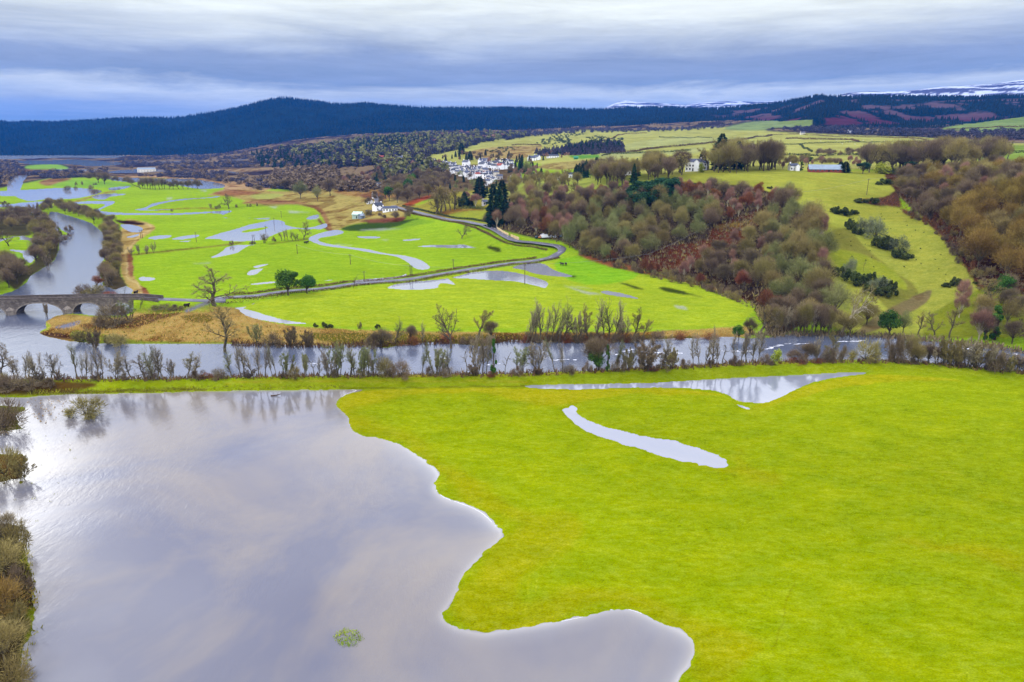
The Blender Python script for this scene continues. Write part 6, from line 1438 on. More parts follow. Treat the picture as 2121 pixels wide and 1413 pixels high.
# ------------------------------------------------------------------ far bank
FAR = [(466,730,96,62,'round','big bare tree leaning over the river below the lone roadside oak'),(437,664,10,10,'bush',None),(934,722,84,74,'oak','great spreading bare tree with its trunk in the river'),(993,706,64,52,'round','round bare tree right of the great spreading tree'),(1018,704,40,34,'w_brown','brown crowned tree beside the round bare tree'),
 (534,716,44,34,'multig','green grey many-stemmed tree at the river point edge'),(565,717,30,44,'bush','round brown bush left of the leaning river trees'),(604,718,40,38,'willowd','dark willow leaning over the river'),(641,719,34,30,'willowd','small dark willow right of the leaning willow'),
 (197,720,36,34,'willowd','small dark willow at the tip of the river point'),(168,708,28,40,'willow','olive willow bush at the river point'),(250,716,28,46,'busho','ivy green bush at the edge of the river point'),(225,712,18,26,'willow','little willow left of the ivy green bush'),
 (97,656,28,20,'multi','thin bare sapling under the first bridge arch'),(240,672,44,62,'bush','large brown thicket before the third bridge arch'),(268,662,40,34,'multig','lichen green tree before the third bridge arch'),(215,675,28,44,'bush','lower brown thicket left of the large one'),(290,640,24,16,'alderg','slim green sapling at the end of the bridge'),
 (195,612,22,50,'busho','olive thicket behind the bridge parapet'),(170,612,24,36,'bush','grey thicket behind the bridge above the middle arch'),(230,614,12,40,'bushr','low rusty thicket behind the bridge'),(200,594,22,30,'w_rust','orange tinted round willow in the river edge'),(222,603,26,16,'alder','thin flooded tree right of the orange willow'),(258,612,22,12,'dead','leaning dead tree in the flooded reeds'),
 (790,722,44,44,'w_brown','big brown willow bush at the river edge'),(770,722,26,34,'bush','lower brown bush left of the big willow bush'),(818,712,56,36,'alderg','grey green tree with ivy foot above the river'),(850,708,34,28,'w_brown','brown shrub between the river trees'),(876,720,56,22,'alder','slim tree standing in the river edge'),(848,713,18,44,'bushr','dark brambles along the river edge left'),(925,706,14,40,'bushr','dark brambles behind the great spreading tree'),(970,710,16,34,'bush','dark brambles below the round bare tree'),(1015,714,16,30,'bush','dark brambles right of the round bare tree'),
 (1530,703,28,26,'ivy','dark round holly at the meadow corner'),(1360,704,20,34,'bush','low bush on the far bank under the meadow'),(1400,702,14,40,'bushr','low dark bramble far bank right'),(1460,700,12,50,'bushr','low dark bramble left of the thin pole tree'),(1480,702,30,8,'alder','very thin tree on the far bank'),
 (745,680,14,10,'bush','small dark shrub in the rough grass by the meadow'),(680,678,10,24,'gorse','small gorse clump on the rough grass edge'),(782,680,8,12,'gorse','tiny gorse clump at the meadow edge'),(655,677,7,12,'gorse','tiny gorse clump left of the small gorse'),
 (330,640,10,40,'bush','low brown bush on the slope by the road'),(365,642,12,30,'bush','low dark bush on the slope by the road'),
 (1332,704,44,30,'round','small bare tree right of the meadow row'),(1311,706,70,44,'round','fan shaped bare tree at the right end of the meadow row')]
for (u, v, h, w_, k, lab) in FAR:
    if lab: X(k, u, v, h, w_, lab, 'trees and bushes on the far river bank')
MR = [(1090,711,66,26,'alder'),(1101,712,62,18,'alder'),(1110,710,74,22,'alder'),(1119,711,78,22,'alder'),(1129,711,72,20,'alder'),(1140,710,74,24,'alder'),(1149,711,70,18,'alder'),(1157,711,60,22,'alder'),(1169,709,84,34,'alderg'),(1194,710,56,28,'multi'),(1207,709,46,20,'alder'),(1219,707,66,34,'round'),(1232,708,50,22,'alder'),(1251,706,76,30,'alder'),(1262,706,78,30,'alderg'),(1272,706,76,30,'alder'),(1288,705,44,24,'multi')]
for i, (u, v, h, w_, k) in enumerate(MR): X(k, u, v, h * 1.15, w_ * 1.4, f'{DSC[k]} in the row between meadow and river, {ordi(i + 1)} from left', 'bare tree row between meadow and river')
for i, u in enumerate(range(1085, 1330, 14)): X('bush' if i % 3 else 'bushr', u, 709 - (i % 2), 16 + (i * 7) % 9, 26, 'brown thicket at the foot of the meadow tree row', 'thickets at the foot of the meadow tree row')
# right side of the river
RB = [(1552,696,40,26,'w_brown'),(1625,696,66,26,'alder'),(1663,696,70,28,'w_olive'),(1680,697,64,24,'alder'),(1698,697,70,30,'w_brown'),(1715,697,56,34,'w_olive'),(1575,692,60,44,'round'),(1598,693,54,24,'alder'),(1607,694,58,24,'w_olive'),(1618,693,60,26,'alder'),(1632,693,50,28,'w_brown'),(1644,694,56,20,'alder'),(1656,694,54,34,'w_brown'),(1670,693,58,30,'w_olive'),(1688,693,60,34,'w_brown'),(1705,694,58,30,'w_brown')]
for i, (u, v, h, w_, k) in enumerate(RB): X(k, u, v, h, w_, f'slim stemmed tree by the river under the bluff, {ordi(i + 1)} from left', 'slim trees by the river under the bluff')
X('paleoak',1742,692,104,110,'large pale twisted oak on the river bank','trees right of the river bend'); X('w_olive',1760,694,46,70,'olive undergrowth below the pale twisted oak','trees right of the river bend'); X('w_olive',1795,672,42,50,'olive oak right of the pale twisted oak','trees right of the river bend'); X('w_green',1725,664,80,60,'rounded lichen grey oak above the pale twisted oak','trees right of the river bend')
X('ivy',1841,697,52,44,'dark green ivy smothered tree by the river','trees right of the river bend'); X('w_green',1870,690,46,32,'olive leafless tree right of the ivy smothered tree','trees right of the river bend')
X('round',1901,694,50,30,'slim bare tree on the lit grass by the river','trees right of the river bend'); X('oak',1935,694,48,42,'leaning purple grey tree on the lit grass','trees right of the river bend'); X('round',1966,700,72,44,'taller bare tree with layered branches by the river','trees right of the river bend'); X('w_purple',2027,704,64,38,'round purple grey tree before the river','trees right of the river bend')
X('ivycol',2060,704,70,26,'tall ivy covered trunk like a green column','trees right of the river bend'); X('ivycol',2040,706,40,8,'thin ivy post left of the green column','trees right of the river bend'); X('round',2044,640,62,60,'bare spreading tree at the foot of the steep pasture','trees right of the river bend'); X('ivy',2073,628,56,34,'dark ivy tree beside the spreading tree','trees right of the river bend')
X('gorse',1979,592,18,24,'round dark gorse standing alone on the steep pasture','gorse on the steep pasture'); X('gorse',1962,594,8,22,'low gorse mat left of the lone round gorse','gorse on the steep pasture'); X('gorse',2020,588,5,10,'tiny gorse at the pasture edge','gorse on the steep pasture')
for i, (u, v, h, w_, k) in enumerate([(1757,474,18,26,'gorse'),(1782,480,26,30,'gorseg'),(1775,486,14,22,'gorse'),(1812,496,40,38,'gorseg'),(1800,480,28,22,'gorseg'),(1816,512,20,24,'gorse'),(1840,518,26,30,'gorse'),(1862,522,30,34,'gorseg'),(1836,510,16,24,'gorse'),(1850,532,12,24,'gorse'),(1876,535,15,34,'gorse')]):
    X(k, u, v, h * 1.1, w_ * 1.15, f'{"grey green" if k == "gorseg" else "dark"} bush in the upper gorse band on the steep pasture, {ordi(i + 1)} downhill', 'upper band of gorse on the steep pasture')
for i, (u, v, h, w_, k) in enumerate([(1735,573,18,30,'gorse'),(1756,572,34,26,'gorseg'),(1770,585,24,34,'gorse'),(1785,592,14,34,'gorse'),(1800,588,20,22,'gorse'),(1818,600,26,30,'gorseg'),(1808,608,16,34,'gorse'),(1835,604,26,30,'gorse'),(1842,612,18,28,'gorse'),(1828,613,14,30,'gorse'),(1788,562,22,8,'dead')]):
    X(k, u, v, h * 1.1, w_ * 1.15, f'{ {"gorseg": "grey green bush", "gorse": "dark bush", "dead": "bare dead tree"}[k]} in the lower gorse band on the steep pasture, {ordi(i + 1)} downhill', 'lower band of gorse on the steep pasture')
for i, (u, v, h, w_) in enumerate([(1733,443,14,26),(1752,446,15,34),(1768,444,9,20),(1833,381,10,32),(1820,383,5,14),(1785,421,10,30),(1808,422,12,26),(1686,447,19,18),(1595,391,5,12),(2000,340+22,8,30),(2020,362,9,30),(2045,360,10,34),(2075,362,12,30),(2105,358,12,34),(2050,325,4,10),(2018,328,4,10)]):
    X('gorse', u, v, h, w_, ['left gorse clump on the crest of the steep pasture','right gorse clump on the crest of the steep pasture','small gorse touching the crest clump','gorse clump alone on the terrace pasture','tiny gorse left of the terrace gorse','gorse at the head of the bracken bank, left one','gorse at the head of the bracken bank, right one','round dark bush beside the twin poles','tiny bush on the left terrace pasture','gorse line below the tall wood, first from left','gorse line below the tall wood, second from left','gorse line below the tall wood, third from left','gorse line below the tall wood, fourth from left','gorse line below the tall wood, last at right','tiny round bush on the far right field','tiny bush by the tall wood edge'][i], 'gorse clumps on the terrace')
# ------------------------------------------------------------------ single field trees
X('oak',445,633,78,92,'large bare oak beside the valley road near the bridge','single trees in the fields'); X('ivy',597,612,50,46,'left and larger of the two dark ivy clad trees by the road','single trees in the fields'); X('ivy',636,608,38,34,'right and smaller of the two dark ivy clad trees by the road','single trees in the fields')
X('dead',732,597,30,20,'stunted bare tree in the roadside hedge','single trees in the fields'); X('oak',957,494,29,34,'bare spreading tree alone on the green meadow below the road','single trees in the fields'); X('oak',630,497,38,32,'lone leafless tree standing at the flooded pools','single trees in the fields'); X('oak',474,433,30,34,'lone dark oak on the far green field','single trees in the fields')
X('multi',548,504,19,17,'small rounded bare tree on the hedge line','hedge trees beside the flooded pools'); X('bush',567,500,10,10,'little bush between the hedge trees','hedge trees beside the flooded pools')
for i, (u, h) in enumerate([(584,20),(590,23),(597,24),(606,22),(613,21),(618,17)]): X('alder' if i < 3 else 'alderg', u, 499, h, 13, f'small bare tree in the clump left of the lone leafless tree, {ordi(i + 1)} from left', 'hedge trees beside the flooded pools')
for i, (u, v, h, w_, lab) in enumerate([(288,527,20,13,'bare sapling on the thin field hedge, left one'),(304,526,17,13,'bare sapling on the thin field hedge, middle one'),(318,524,23,13,'bare sapling on the thin field hedge, tallest right one'),(272,527,14,18,'round brown shrub where the hedge meets the footpath'),(437,433,12,7,'small tree left of the lone dark oak'),(448,433,7,6,'tiny shrub left of the lone dark oak'),(454,432,9,7,'small bush close to the lone dark oak'),(490,430,7,6,'tiny bush right of the lone dark oak'),(356,438,5,6,'tiny bush by the far channel'),(480,508,10,10,'small shrub at the end of the pale hedge pool'),(524,505,6,14,'low shrub at the foot of the twin hedge poles'),(513,428,6,4,'tiny dark sapling in the far field, left one'),(519,428,6,5,'tiny dark sapling in the far field, middle one'),(533,427,8,4,'tiny dark sapling in the far field, right one')]):
    X('multi' if i < 5 else 'bush', u, v, h, w_, lab, 'small shrubs in the fields')
for i, (u, v, h, w_, k) in enumerate([(623,412,36,28,'w_green'),(658,417,32,18,'w_green'),(684,406,36,26,'w_brown'),(535,402,18,22,'w_brown'),(600,394,22,34,'w_brown'),(575,390,16,30,'w_brown')]):
    X(k, u, v, h, w_, ['broad olive tree on the edge of the tan pasture','smaller olive tree inside the tan pasture','tall brown tree right of the olive trees','round bush tree at the brown field corner','brown tree clump above the tan pasture','low brown clump beyond the far field'][i], 'trees around the tan pasture')
# tree rows far left
cu = 292
for i in range(26):
    u = 292 + i * 4.9 + rr.uniform(-1, 1); X('w_brown' if i % 2 else 'round', u, 392 + rr.uniform(-.6, .6), rr.uniform(20, 26) if u < 345 else rr.uniform(15, 21), 12, f'bare tree in the row across the flooded far field, {ordi(i + 1)} from left', 'bare tree row across the flooded far field')
for i, (u, v, h, w_) in enumerate([(190,378,20,22),(204,379,22,22),(217,382,25,26),(240,382,18,16),(262,384,19,20),(272,386,17,18),(158,384,8,5),(170,383,8,5),(197,383,4,8)]):
    X('w_brown' if i < 6 else 'bush', u, v, h, w_, ['first tree of the grey clump in the far green field','second tree of the grey clump in the far green field','third and tallest tree of the grey far clump','grey tree right of the far clump','wide grey tree before the tree row','grey tree touching the tree row','tiny tree on the far green strip, left one','tiny tree on the far green strip, right one','little bush on the far green strip'][i], 'grey tree clump in the far green field')
for i, (u, v, h, w_) in enumerate([(139,394,9,15),(189,392,9,11),(196,401,9,15),(157,391,5,7),(8,424,8,14),(17,425,5,8),(61,436,13,15),(78,440,20,14),(118,426,12,11)]):
    X('bush', u, v, h, w_, ['bush standing in the wide pale flood, left one','bush in the wide pale flood, upper right one','bush in the wide pale flood, lower right one','tiny bush in the wide pale flood','dark bush at the far left flood edge','small bush beside the dark flood edge bush','round bush at the river wood edge','thin purple tree by the river wood','tall thin crown above the river wood'][i], 'bushes standing in the far left flood')

# ------------------------------------------------------------------ woods of trees one can tell apart
def grove(spec, poly, gap, nmax, seed, hr, lab, group, avoid=(), n0=6000, wf=1.0, parts=True):
    """spec: list of (kind, weight, adjective)"""
    P, dep, u, v = scatter(poly, gap, nmax, seed, avoid, n0); r = random.Random(seed); ks = [s[0] for s in spec]; ws_ = [s[1] for s in spec]
    adj = {s[0]: s[2] for s in spec}; hf = {s[0]: (s[3] if len(s) > 3 else 1) for s in spec}
    for i in range(len(P)):
        k = r.choices(ks, ws_)[0]; h = r.uniform(*hr) * hf[k]; p = Vector(P[i]); p.z = max(p.z, -.2)
        tree_at(k, p, h, h * r.uniform(.75, 1.0) * wf * {'w_purple': .55, 'conifer': .42, 'fir': .42, 'ivycol': .35, 'bush': 1.3, 'busho': 1.3, 'gorse': 1.5, 'alder': .5, 'alderg': .5}.get(k, .88), f'{adj[k]} {lab}', group, parts=parts)
BRK_CLR = [(1318,548),(1362,512),(1420,500),(1470,492),(1485,468),(1545,440),(1625,414),(1612,452),(1565,478),(1540,505),(1480,528),(1435,552),(1395,575),(1350,562)]
OL, GN, BRn, PU, RU = ('w_olive', 'olive crowned oak'), ('w_green', 'lichen grey oak'), ('w_brown', 'grey brown tree'), ('w_purple', 'purple twigged birch'), ('w_rust', 'rust coloured beech')
def sp(**k): 
    D_ = dict(ol=OL, gn=GN, br=BRn, pu=PU, ru=RU); return [(D_[a][0], w_, D_[a][1]) for a, w_ in k.items()]
grove(sp(ol=5, gn=3, br=1), [(1165,508),(1200,455),(1270,430),(1380,420),(1440,440),(1480,462),(1465,492),(1410,505),(1360,522),(1325,550),(1260,545),(1205,524)], 8.0, 130, 501, (10, 15), 'on the bluff above the road bend and meadow corner', 'bluff wood above the road bend')
grove(sp(pu=4, br=3, ol=2, ru=1) + [('conifer', .3, 'dark conifer')], [(1040,455),(1075,424),(1150,412),(1220,412),(1270,430),(1200,455),(1165,500),(1105,488),(1060,476),(1010,466)], 7.5, 85, 503, (9, 15), 'in the wood above the car park', 'bluff wood above the car park')
grove(sp(pu=9, ru=2, br=2), [(1200,418),(1290,406),(1400,402),(1500,404),(1570,410),(1625,428),(1560,445),(1500,470),(1470,470),(1440,440),(1380,420),(1270,430)], 6.8, 170, 505, (8, 12), 'on the top of the bluff below the terrace pasture', 'birches and beeches on top of the bluff', avoid=[[(1298,432),(1330,410),(1388,402),(1396,420),(1345,444),(1300,447)]])
grove([('pine', 1, 'bright green pine')], [(1300,430),(1330,414),(1385,405),(1394,418),(1345,442),(1305,444)], 5.5, 34, 507, (12, 15), 'in the evergreen patch on top of the bluff', 'evergreen patch on top of the bluff')
grove(sp(pu=3, br=3, ol=2, ru=1), [(1395,575),(1440,548),(1485,524),(1545,500),(1570,475),(1600,490),(1600,560),(1560,612),(1480,588)], 7.2, 70, 509, (8, 12), 'between the bracken clearing and the meadow edge', 'bluff wood below the bracken clearing', avoid=[BRK_CLR])
grove(sp(ol=4, gn=4, br=1), [(1560,470),(1625,425),(1690,470),(1705,540),(1700,610),(1690,650),(1600,640),(1560,615),(1590,560),(1600,500)], 8.0, 70, 511, (10, 15), 'at the right end of the bluff wood', 'oaks at the right end of the bluff wood', avoid=[BRK_CLR])
grove([('busho', 3, 'olive shrub'), ('bush', 3, 'brown shrub'), ('w_rust', 1, 'rust coloured shrub', 2)], strip([(1205,522),(1265,545),(1330,562),(1400,578),(1480,598),(1540,622)], 16).tolist(), 4.2, 60, 513, (2.4, 4.5), 'along the meadow edge of the bluff wood', 'shrubs along the foot of the bluff wood')
grove(sp(br=4, ol=3, pu=2, ru=1) + [('ivy', .4, 'dark ivy clad tree')], [(1690,520),(1705,480),(1700,600),(1730,640),(1720,690),(1600,690),(1560,640),(1640,640),(1690,620)], 8, 30, 515, (8, 12), 'on the slope above the river under the oaks', 'slope wood above the river')
# right-hand wood
grove([('w_gold', 6, 'golden brown oak'), ('w_olive', 1, 'olive oak')], [(2000,440),(2121,400),(2260,420),(2260,640),(2121,600),(2060,590),(2010,545),(1975,490)], 8.5, 110, 521, (11, 16), 'in the large wood at the right edge', 'golden oaks in the right hand wood')
grove([('w_olive', 4, 'olive oak'), ('w_brown', 4, 'grey brown tree'), ('w_gold', 3, 'golden brown oak'), ('ivycol', .5, 'dark ivy covered tree'), ('w_purple', 1, 'pale birch')], [(1850,372),(1990,366),(2121,362),(2260,360),(2260,420),(2121,400),(2000,440),(1960,480),(1900,440),(1862,410)], 8.0, 110, 523, (9, 14), 'along the upper edge of the right hand wood', 'upper edge of the right hand wood')
grove([('bush', 3, 'grey purple shrub'), ('bushr', 2, 'rust coloured shrub'), ('busho', 1, 'olive shrub')], strip([(1880,436),(1930,462),(1970,500),(2000,550),(2050,585)], 26).tolist(), 4.5, 50, 525, (2.2, 4.5), 'at the pasture edge of the right hand wood', 'shrubs at the edge of the right hand wood')
grove([('w_brown', 3, 'grey brown tree'), ('w_olive', 2, 'olive tree'), ('w_purple', 2, 'purple grey tree'), ('ivycol', .6, 'ivy covered tree')], [(1985,640),(2060,612),(2121,625),(2260,640),(2260,740),(2121,722),(2060,712),(2010,700),(1985,670)], 7.5, 55, 527, (8, 12), 'in the damp wood at the right end of the river', 'damp wood at the right end of the river')
# trees on the terrace
grove([('w_brown', 4, 'tall grey brown tree'), ('w_olive', 3, 'tall olive tree'), ('round', 2, 'tall bare tree'), ('fir', .7, 'tall dark fir')], [(1460,352),(1500,344),(1605,344),(1606,354),(1560,356),(1470,360)], 7.5, 40, 531, (17, 25), 'right of the white country house', 'tall trees right of the country house')
X('fir',1491,352,70,34,'tallest dark fir behind the terrace trees','single conifers on the terrace'); X('leafy',1452,357,18,16,'bright green bush before the white country house','single conifers on the terrace'); X('fir',1451,352,34,12,'narrow dark fir in front of the country house gables','single conifers on the terrace')
grove([('w_brown', 4, 'grey brown tree'), ('w_olive', 4, 'olive bare tree'), ('round', 2, 'open bare tree'), ('conifer', 1, 'dark fir')], [(1230,372),(1290,366),(1340,360),(1410,356),(1415,364),(1380,376),(1330,378),(1300,384),(1240,386)], 9, 40, 533, (13, 19), 'left of the white country house', 'trees left of the country house')
grove([('w_olive', 4, 'olive oak'), ('round', 2, 'bare oak')], [(1040,416),(1060,385),(1120,380),(1180,376),(1200,386),(1140,400),(1075,420)], 10, 24, 535, (10, 14), 'beside the pastures above the car park wood', 'oaks beside the pastures above the car park')
for i, (u, v, h) in enumerate([(1262,382,42),(1270,384,44),(1278,386,40),(1288,386,42),(1296,384,38),(1317,372,32)]): X('round', u, v, h, 26, f'open bare tree against the terrace field, {ordi(i + 1)} from left', 'open bare trees on the terrace edge')
X('round',1195,408,36,34,'dark bare oak on the pasture left of the bluff','trees on the pasture'); X('bush',1163,382,14,20,'hawthorn on the pasture below the cottages','trees on the pasture'); X('round',1134,386,28,30,'spreading tree left of the hawthorn','trees on the pasture')
grove([('fir', 3, 'dark fir'), ('conifer', 2, 'green conifer'), ('w_brown', 1, 'bare tree')], [(1185,366),(1210,360),(1250,356),(1258,366),(1230,372),(1190,374)], 9, 22, 537, (12, 17), 'right of the slate roofed house', 'firs right of the slate roofed house')
grove([('w_brown', 5, 'tall brown tree'), ('w_olive', 4, 'tall olive tree'), ('round', 2, 'tall bare tree')], [(1780,354),(1850,344),(1930,336),(2060,334),(2072,346),(1990,352),(1880,356),(1800,360)], 7.5, 75, 541, (18, 25), 'in the tall wood at the right of the terrace', 'tall wood at the right of the terrace')
for i, (u, v, h, w_, k, lab) in enumerate([(1787,360,22,26,'pine','dark rhododendron at the left foot of the tall wood'),(1825,360,22,34,'leafy','bright green bush at the foot of the tall wood'),(1885,356,20,26,'pine','dark evergreen bush before the tall wood'),(1860,360,10,50,'gorse','long low evergreen hedge before the tall wood'),(2087,330,36,22,'round','bare tree right of the tall wood'),(2108,348,10,14,'bush','round bush on the far right pasture'),(1674,341,16,22,'pine','dark evergreen above the long barn'),(1750,358,22,20,'fir','dark evergreen at the right end of the long barn'),(1658,354,18,10,'ivycol','ivy tree right of the tall chimney cottage'),(1740,356,20,16,'fir','dark conifer before the long barn'),(1792,326,22,22,'round','bare tree standing on the far pasture edge')]):
    X(k, u, v, h, w_, lab, 'single trees on the terrace')
grove([('w_brown', 3, 'brown tree'), ('w_purple', 2, 'purple tree'), ('w_olive', 1, 'olive tree')], [(1608,346),(1640,338),(1700,338),(1770,340),(1785,352),(1760,348),(1700,346),(1660,344),(1615,354)], 8, 34, 543, (5, 9), 'around the long red barn', 'trees around the long red barn')
grove([('w_brown', 3, 'small brown tree'), ('round', 1, 'small bare tree')], strip([(1690,325),(1780,322)], 5).tolist() , 10, 14, 545, (6, 10), 'on the field boundary above the barn', 'small trees on the boundary above the barn')
# village and conifers above the road
for i, (u, v, h, w_, k, lab) in enumerate([(994,412,44,26,'fir','dark fir left of the three roadside firs'),(1022,470,84,30,'fir','tallest dark fir at the road bend'),(1034,462,70,34,'conifer','broad green fir at the road bend'),(1040,420,44,26,'fir','dark fir behind the road bend firs'),(1029,472,38,18,'w_purple','purple tree at the foot of the tallest fir'),(1046,462,46,26,'fir','low dark fir at the right of the road bend firs'),(962,424,26,22,'conifer','dark yew on the paddock edge'),(974,428,18,16,'fir','pointed yew left of the white stemmed birches'),(985,428,26,26,'w_purple','white stemmed birch group on the paddock'),(952,428,18,20,'gorse','evergreen hedge at the paddock edge'),(966,420,24,16,'w_purple','purple tree behind the paddock yew')]):
    X(k, u, v, h, w_, lab, 'trees at the road bend paddock')
for i, (u, v, h) in enumerate([(904,444,40),(914,440,48),(922,438,52),(932,436,48),(942,434,40),(910,442,30)]): X('round', u, v, h, 34, f'olive bare tree in the clump above the climbing road, {ordi(i + 1)} from left', 'bare tree clump above the climbing road')
grove([('w_brown', 5, 'dark brown tree'), ('w_olive', 1, 'olive tree'), ('ivy', .5, 'ivy clad tree')], [(790,424),(800,395),(830,376),(880,366),(930,372),(935,392),(905,402),(870,412),(830,424)], 10, 60, 551, (11, 16), 'in the wood between farm and village', 'wood between the farm and the village')
grove([('fir', 5, 'dark fir'), ('conifer', 3, 'green conifer'), ('w_brown', 3, 'brown tree'), ('w_purple', 1, 'purple tree')], [(775,376),(785,350),(830,336),(880,338),(915,350),(905,366),(880,370),(830,380),(800,388)], 11, 75, 553, (9, 14), 'left of the village houses', 'conifers left of the village')
grove([('w_brown', 3, 'brown tree'), ('fir', 2, 'dark conifer'), ('w_green', 2, 'grey green tree'), ('conifer', 1, 'green conifer')], [(925,375),(960,364),(1000,378),(1050,384),(1040,396),(1000,404),(950,402),(930,392)], 12, 32, 555, (5, 9), 'below the village houses', 'trees below the village')
grove([('w_brown', 2, 'brown tree'), ('fir', 3, 'dark conifer'), ('w_purple', 1, 'purple tree')], [(905,330),(960,322),(1060,322),(1100,336),(1120,352),(1060,372),(1050,350),(980,334),(920,338)], 13, 70, 557, (6, 11), 'among the upper village houses', 'trees among the village houses')
for i, (u, v, h, w_, k, lab) in enumerate([(956,320,22,14,'fir','dark conifer beside the tan pasture corner'),(974,332,18,12,'fir','pointed conifer above the village'),(1080,358,34,14,'conifer','tall dark conifer right of the village'),(1091,362,30,18,'w_green','grey tree right of the tall village conifer'),(1104,372,14,16,'fir','dark conifer left of the small white house')]): X(k, u, v, h, w_, lab, 'conifers at the village edge')
grove([('w_purple', 2, 'purple tree'), ('w_brown', 2, 'brown tree'), ('fir', 1, 'dark conifer')], [(1060,362),(1110,356),(1125,366),(1110,380),(1065,384)], 9, 20, 559, (7, 11), 'around the houses right of the village', 'trees right of the village')
grove([('w_brown', 4, 'bare brown tree'), ('w_olive', 1, 'olive tree')], [(745,446),(760,420),(790,400),(795,430),(830,446),(845,440),(860,452),(830,460),(790,458),(750,456)], 9, 22, 561, (5, 9), 'around the roadside farm', 'trees around the roadside farm', avoid=[[(765,425),(830,425),(830,452),(735,455),(735,440)]])
grove([('w_brown', 2, 'bare brown tree'), ('w_purple', 1, 'purple tree'), ('round', 1, 'open bare tree')], [(690,398),(700,380),(740,374),(775,372),(775,385),(735,392),(700,400)], 11, 22, 563, (10, 15), 'left of the white building by the conifers', 'trees left of the white building')
grove([('w_purple', 2, 'purple tree'), ('conifer', 1, 'dark conifer')], [(1112,322),(1160,318),(1182,322),(1178,330),(1120,334)], 12, 18, 565, (5, 9), 'around the long white building above the village', 'trees around the long white building')
# river banks upstream
grove([('w_brown', 4, 'brown riverside tree'), ('w_olive', 3, 'olive riverside tree')], [(212,500),(218,470),(232,464),(246,480),(250,520),(248,560),(242,596),(225,600),(216,580),(220,540)], 6.5, 46, 571, (6, 9), 'on the right bank above the bridge', 'trees on the right bank above the bridge')
grove([('w_olive', 4, 'olive riverside tree'), ('w_brown', 3, 'brown riverside tree')], [(85,444),(95,426),(130,428),(170,440),(215,458),(212,470),(190,462),(160,455),(120,446)], 8, 34, 573, (8, 12), 'on the river bend below the pale flood', 'trees on the outer river bend')
grove([('w_brown', 5, 'brown riverside tree'), ('w_olive', 3, 'olive riverside tree'), ('bush', 1, 'brown thicket')], [(-60,455),(0,446),(60,440),(92,446),(105,466),(116,490),(118,515),(108,538),(85,552),(68,545),(82,520),(80,495),(60,476),(0,476),(-60,480)], 8, 80, 575, (7, 11), 'on the left bank of the upper river', 'trees on the left bank of the upper river')
grove([('w_brown', 4, 'brown tree'), ('w_olive', 3, 'olive tree')], [(-80,570),(0,560),(20,556),(50,572),(45,590),(20,604),(0,610),(-80,620)], 7, 24, 577, (9, 13), 'left of the river behind the bridge', 'trees left of the river behind the bridge')
X('oak',18,510,34,40,'bare tree on the flooded field at the left edge','single trees on the left bank'); X('w_olive',35,572,38,34,'big olive tree beside the flooded left field','single trees on the left bank'); X('multi',100,560,30,16,'thin purple tree on the left river bank','single trees on the left bank')
for i, (u, v, h, w_) in enumerate([(120,488,14,16),(143,480,14,18),(128,500,12,20),(140,492,10,14)]): X('bush', u, v, h, w_, ['flooded bush in the river, upper left','flooded bush in the river, right one','flooded bush in the river, lower left','rusty flooded bush in the river, lower right'][i], 'bushes flooded in the river')
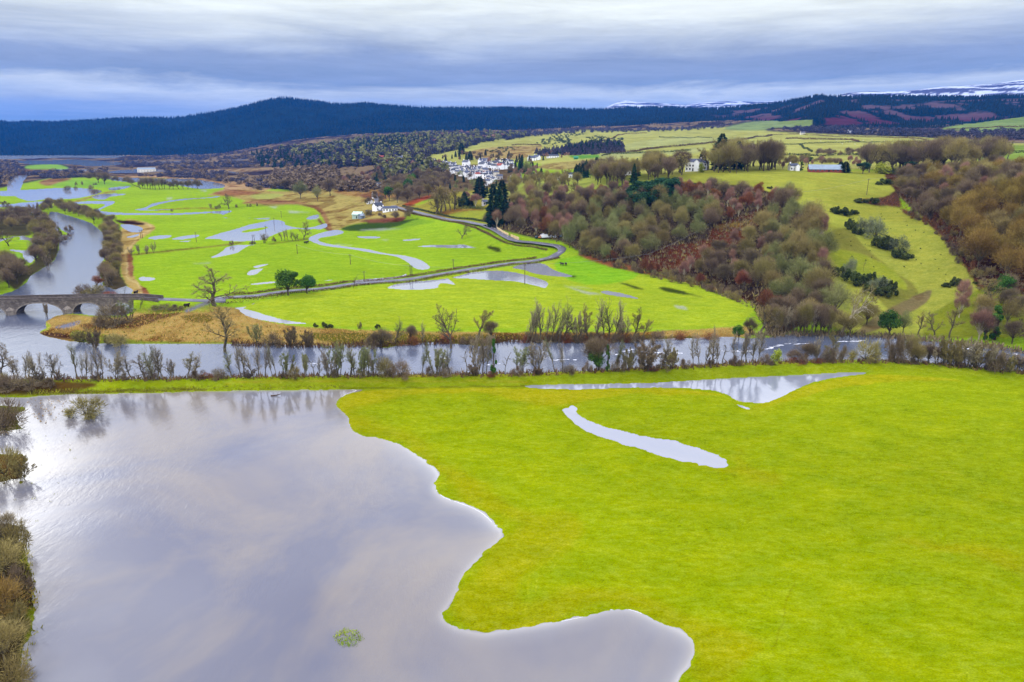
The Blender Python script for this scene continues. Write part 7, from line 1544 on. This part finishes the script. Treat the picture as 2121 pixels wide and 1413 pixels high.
# left foreground bushes
for (u, v, h, w_, k, lab) in [(178,865,42,76,'busho','round olive willow bush standing in the near flood'),(10,892,58,76,'bush','grey brown bush at the left edge above the reeds'),(12,990,62,70,'busho','upper olive willow clump in the reeds at the left edge'),(46,992,46,40,'willow','thin stemmed willow right of the reed clump'),
    (8,1130,60,84,'w_brown','tall grey bush at the top of the left bank'),(34,1140,58,56,'busho','olive bush overhanging the flood at the left bank top'),(10,1200,80,96,'w_olive','large olive bush in the middle of the left bank'),(44,1225,60,62,'bush','brown bush overhanging the flood in the middle left bank'),(8,1290,84,100,'w_gold','golden brown bush on the lower left bank'),(40,1300,54,60,'busho','olive bush at the waterline of the lower left bank'),(10,1370,84,100,'w_olive','large olive bush near the bottom left corner'),(30,1420,60,80,'busho','bush in the bottom left corner')]:
    X(k, u, v, h * 1.1, w_, lab, 'bushes along the left edge of the flood')
for i in range(34):
    u = 20 + i * 61 + rr.uniform(-22, 22); v = np.interp(u, [0, 400, 850, 1060, 1350, 1530, 1700, 1870, 2050, 2121], [789, 785, 779, 778, 765, 756, 750, 751, 766, 773])
    X(rr.choice(['bush', 'busho', 'willowd', 'bush']), u, v, rr.uniform(12, 26), rr.uniform(18, 34), f'low brown scrub bush under the near bank trees, {ordi(i + 1)} from left', 'scrub bushes under the near bank trees')
# ------------------------------------------------------------------ past 300 of a kind: the smallest in the picture become one wood mass
byk = {}
for t_ in TREES: byk.setdefault(NAMES[t_[1]], []).append(t_)
for nm, L_ in byk.items():
    if len(L_) <= 290: continue
    def pxh(t_): return t_[2] / max(1.0, t_[0].location.y * CT + (HC - t_[0].location.z) * ST)
    L_.sort(key=pxh, reverse=True); rest = L_[290:]; bym = {}
    for o, kind, h, w_ in rest:
        bym.setdefault(kind, []).append((tuple(o.location), h, w_))
        for ch in list(o.children): bpy.data.objects.remove(ch)
        bpy.data.objects.remove(o)
    for mn, lst in bym.items():
        tp = []
        for (_, _, h0, w0, (tv, tf)) in LIB[mn][:2]:
            k3 = np.arange(0, len(tf), 4); vv3 = tv[tf[k3]].reshape(-1, 3).copy(); c3 = vv3.reshape(-1, 3, 3).mean(1, keepdims=True); vv3 = ((vv3.reshape(-1, 3, 3) - c3) * np.array([2.2, 2.2, 1.6]) + c3).reshape(-1, 3)
            vv3[:, :2] /= w0; vv3[:, 2] /= h0; tp.append((vv3, np.arange(len(vv3)).reshape(-1, 3)))
        tag(merged('wood', tp, np.array([q[0] for q in lst]), np.array([q[2] for q in lst]), np.array([q[1] for q in lst]), LIB[mn][0][1].materials[0], 5), 'small far trees filling out the woods between the village and the terrace', 'wood', kind='stuff')
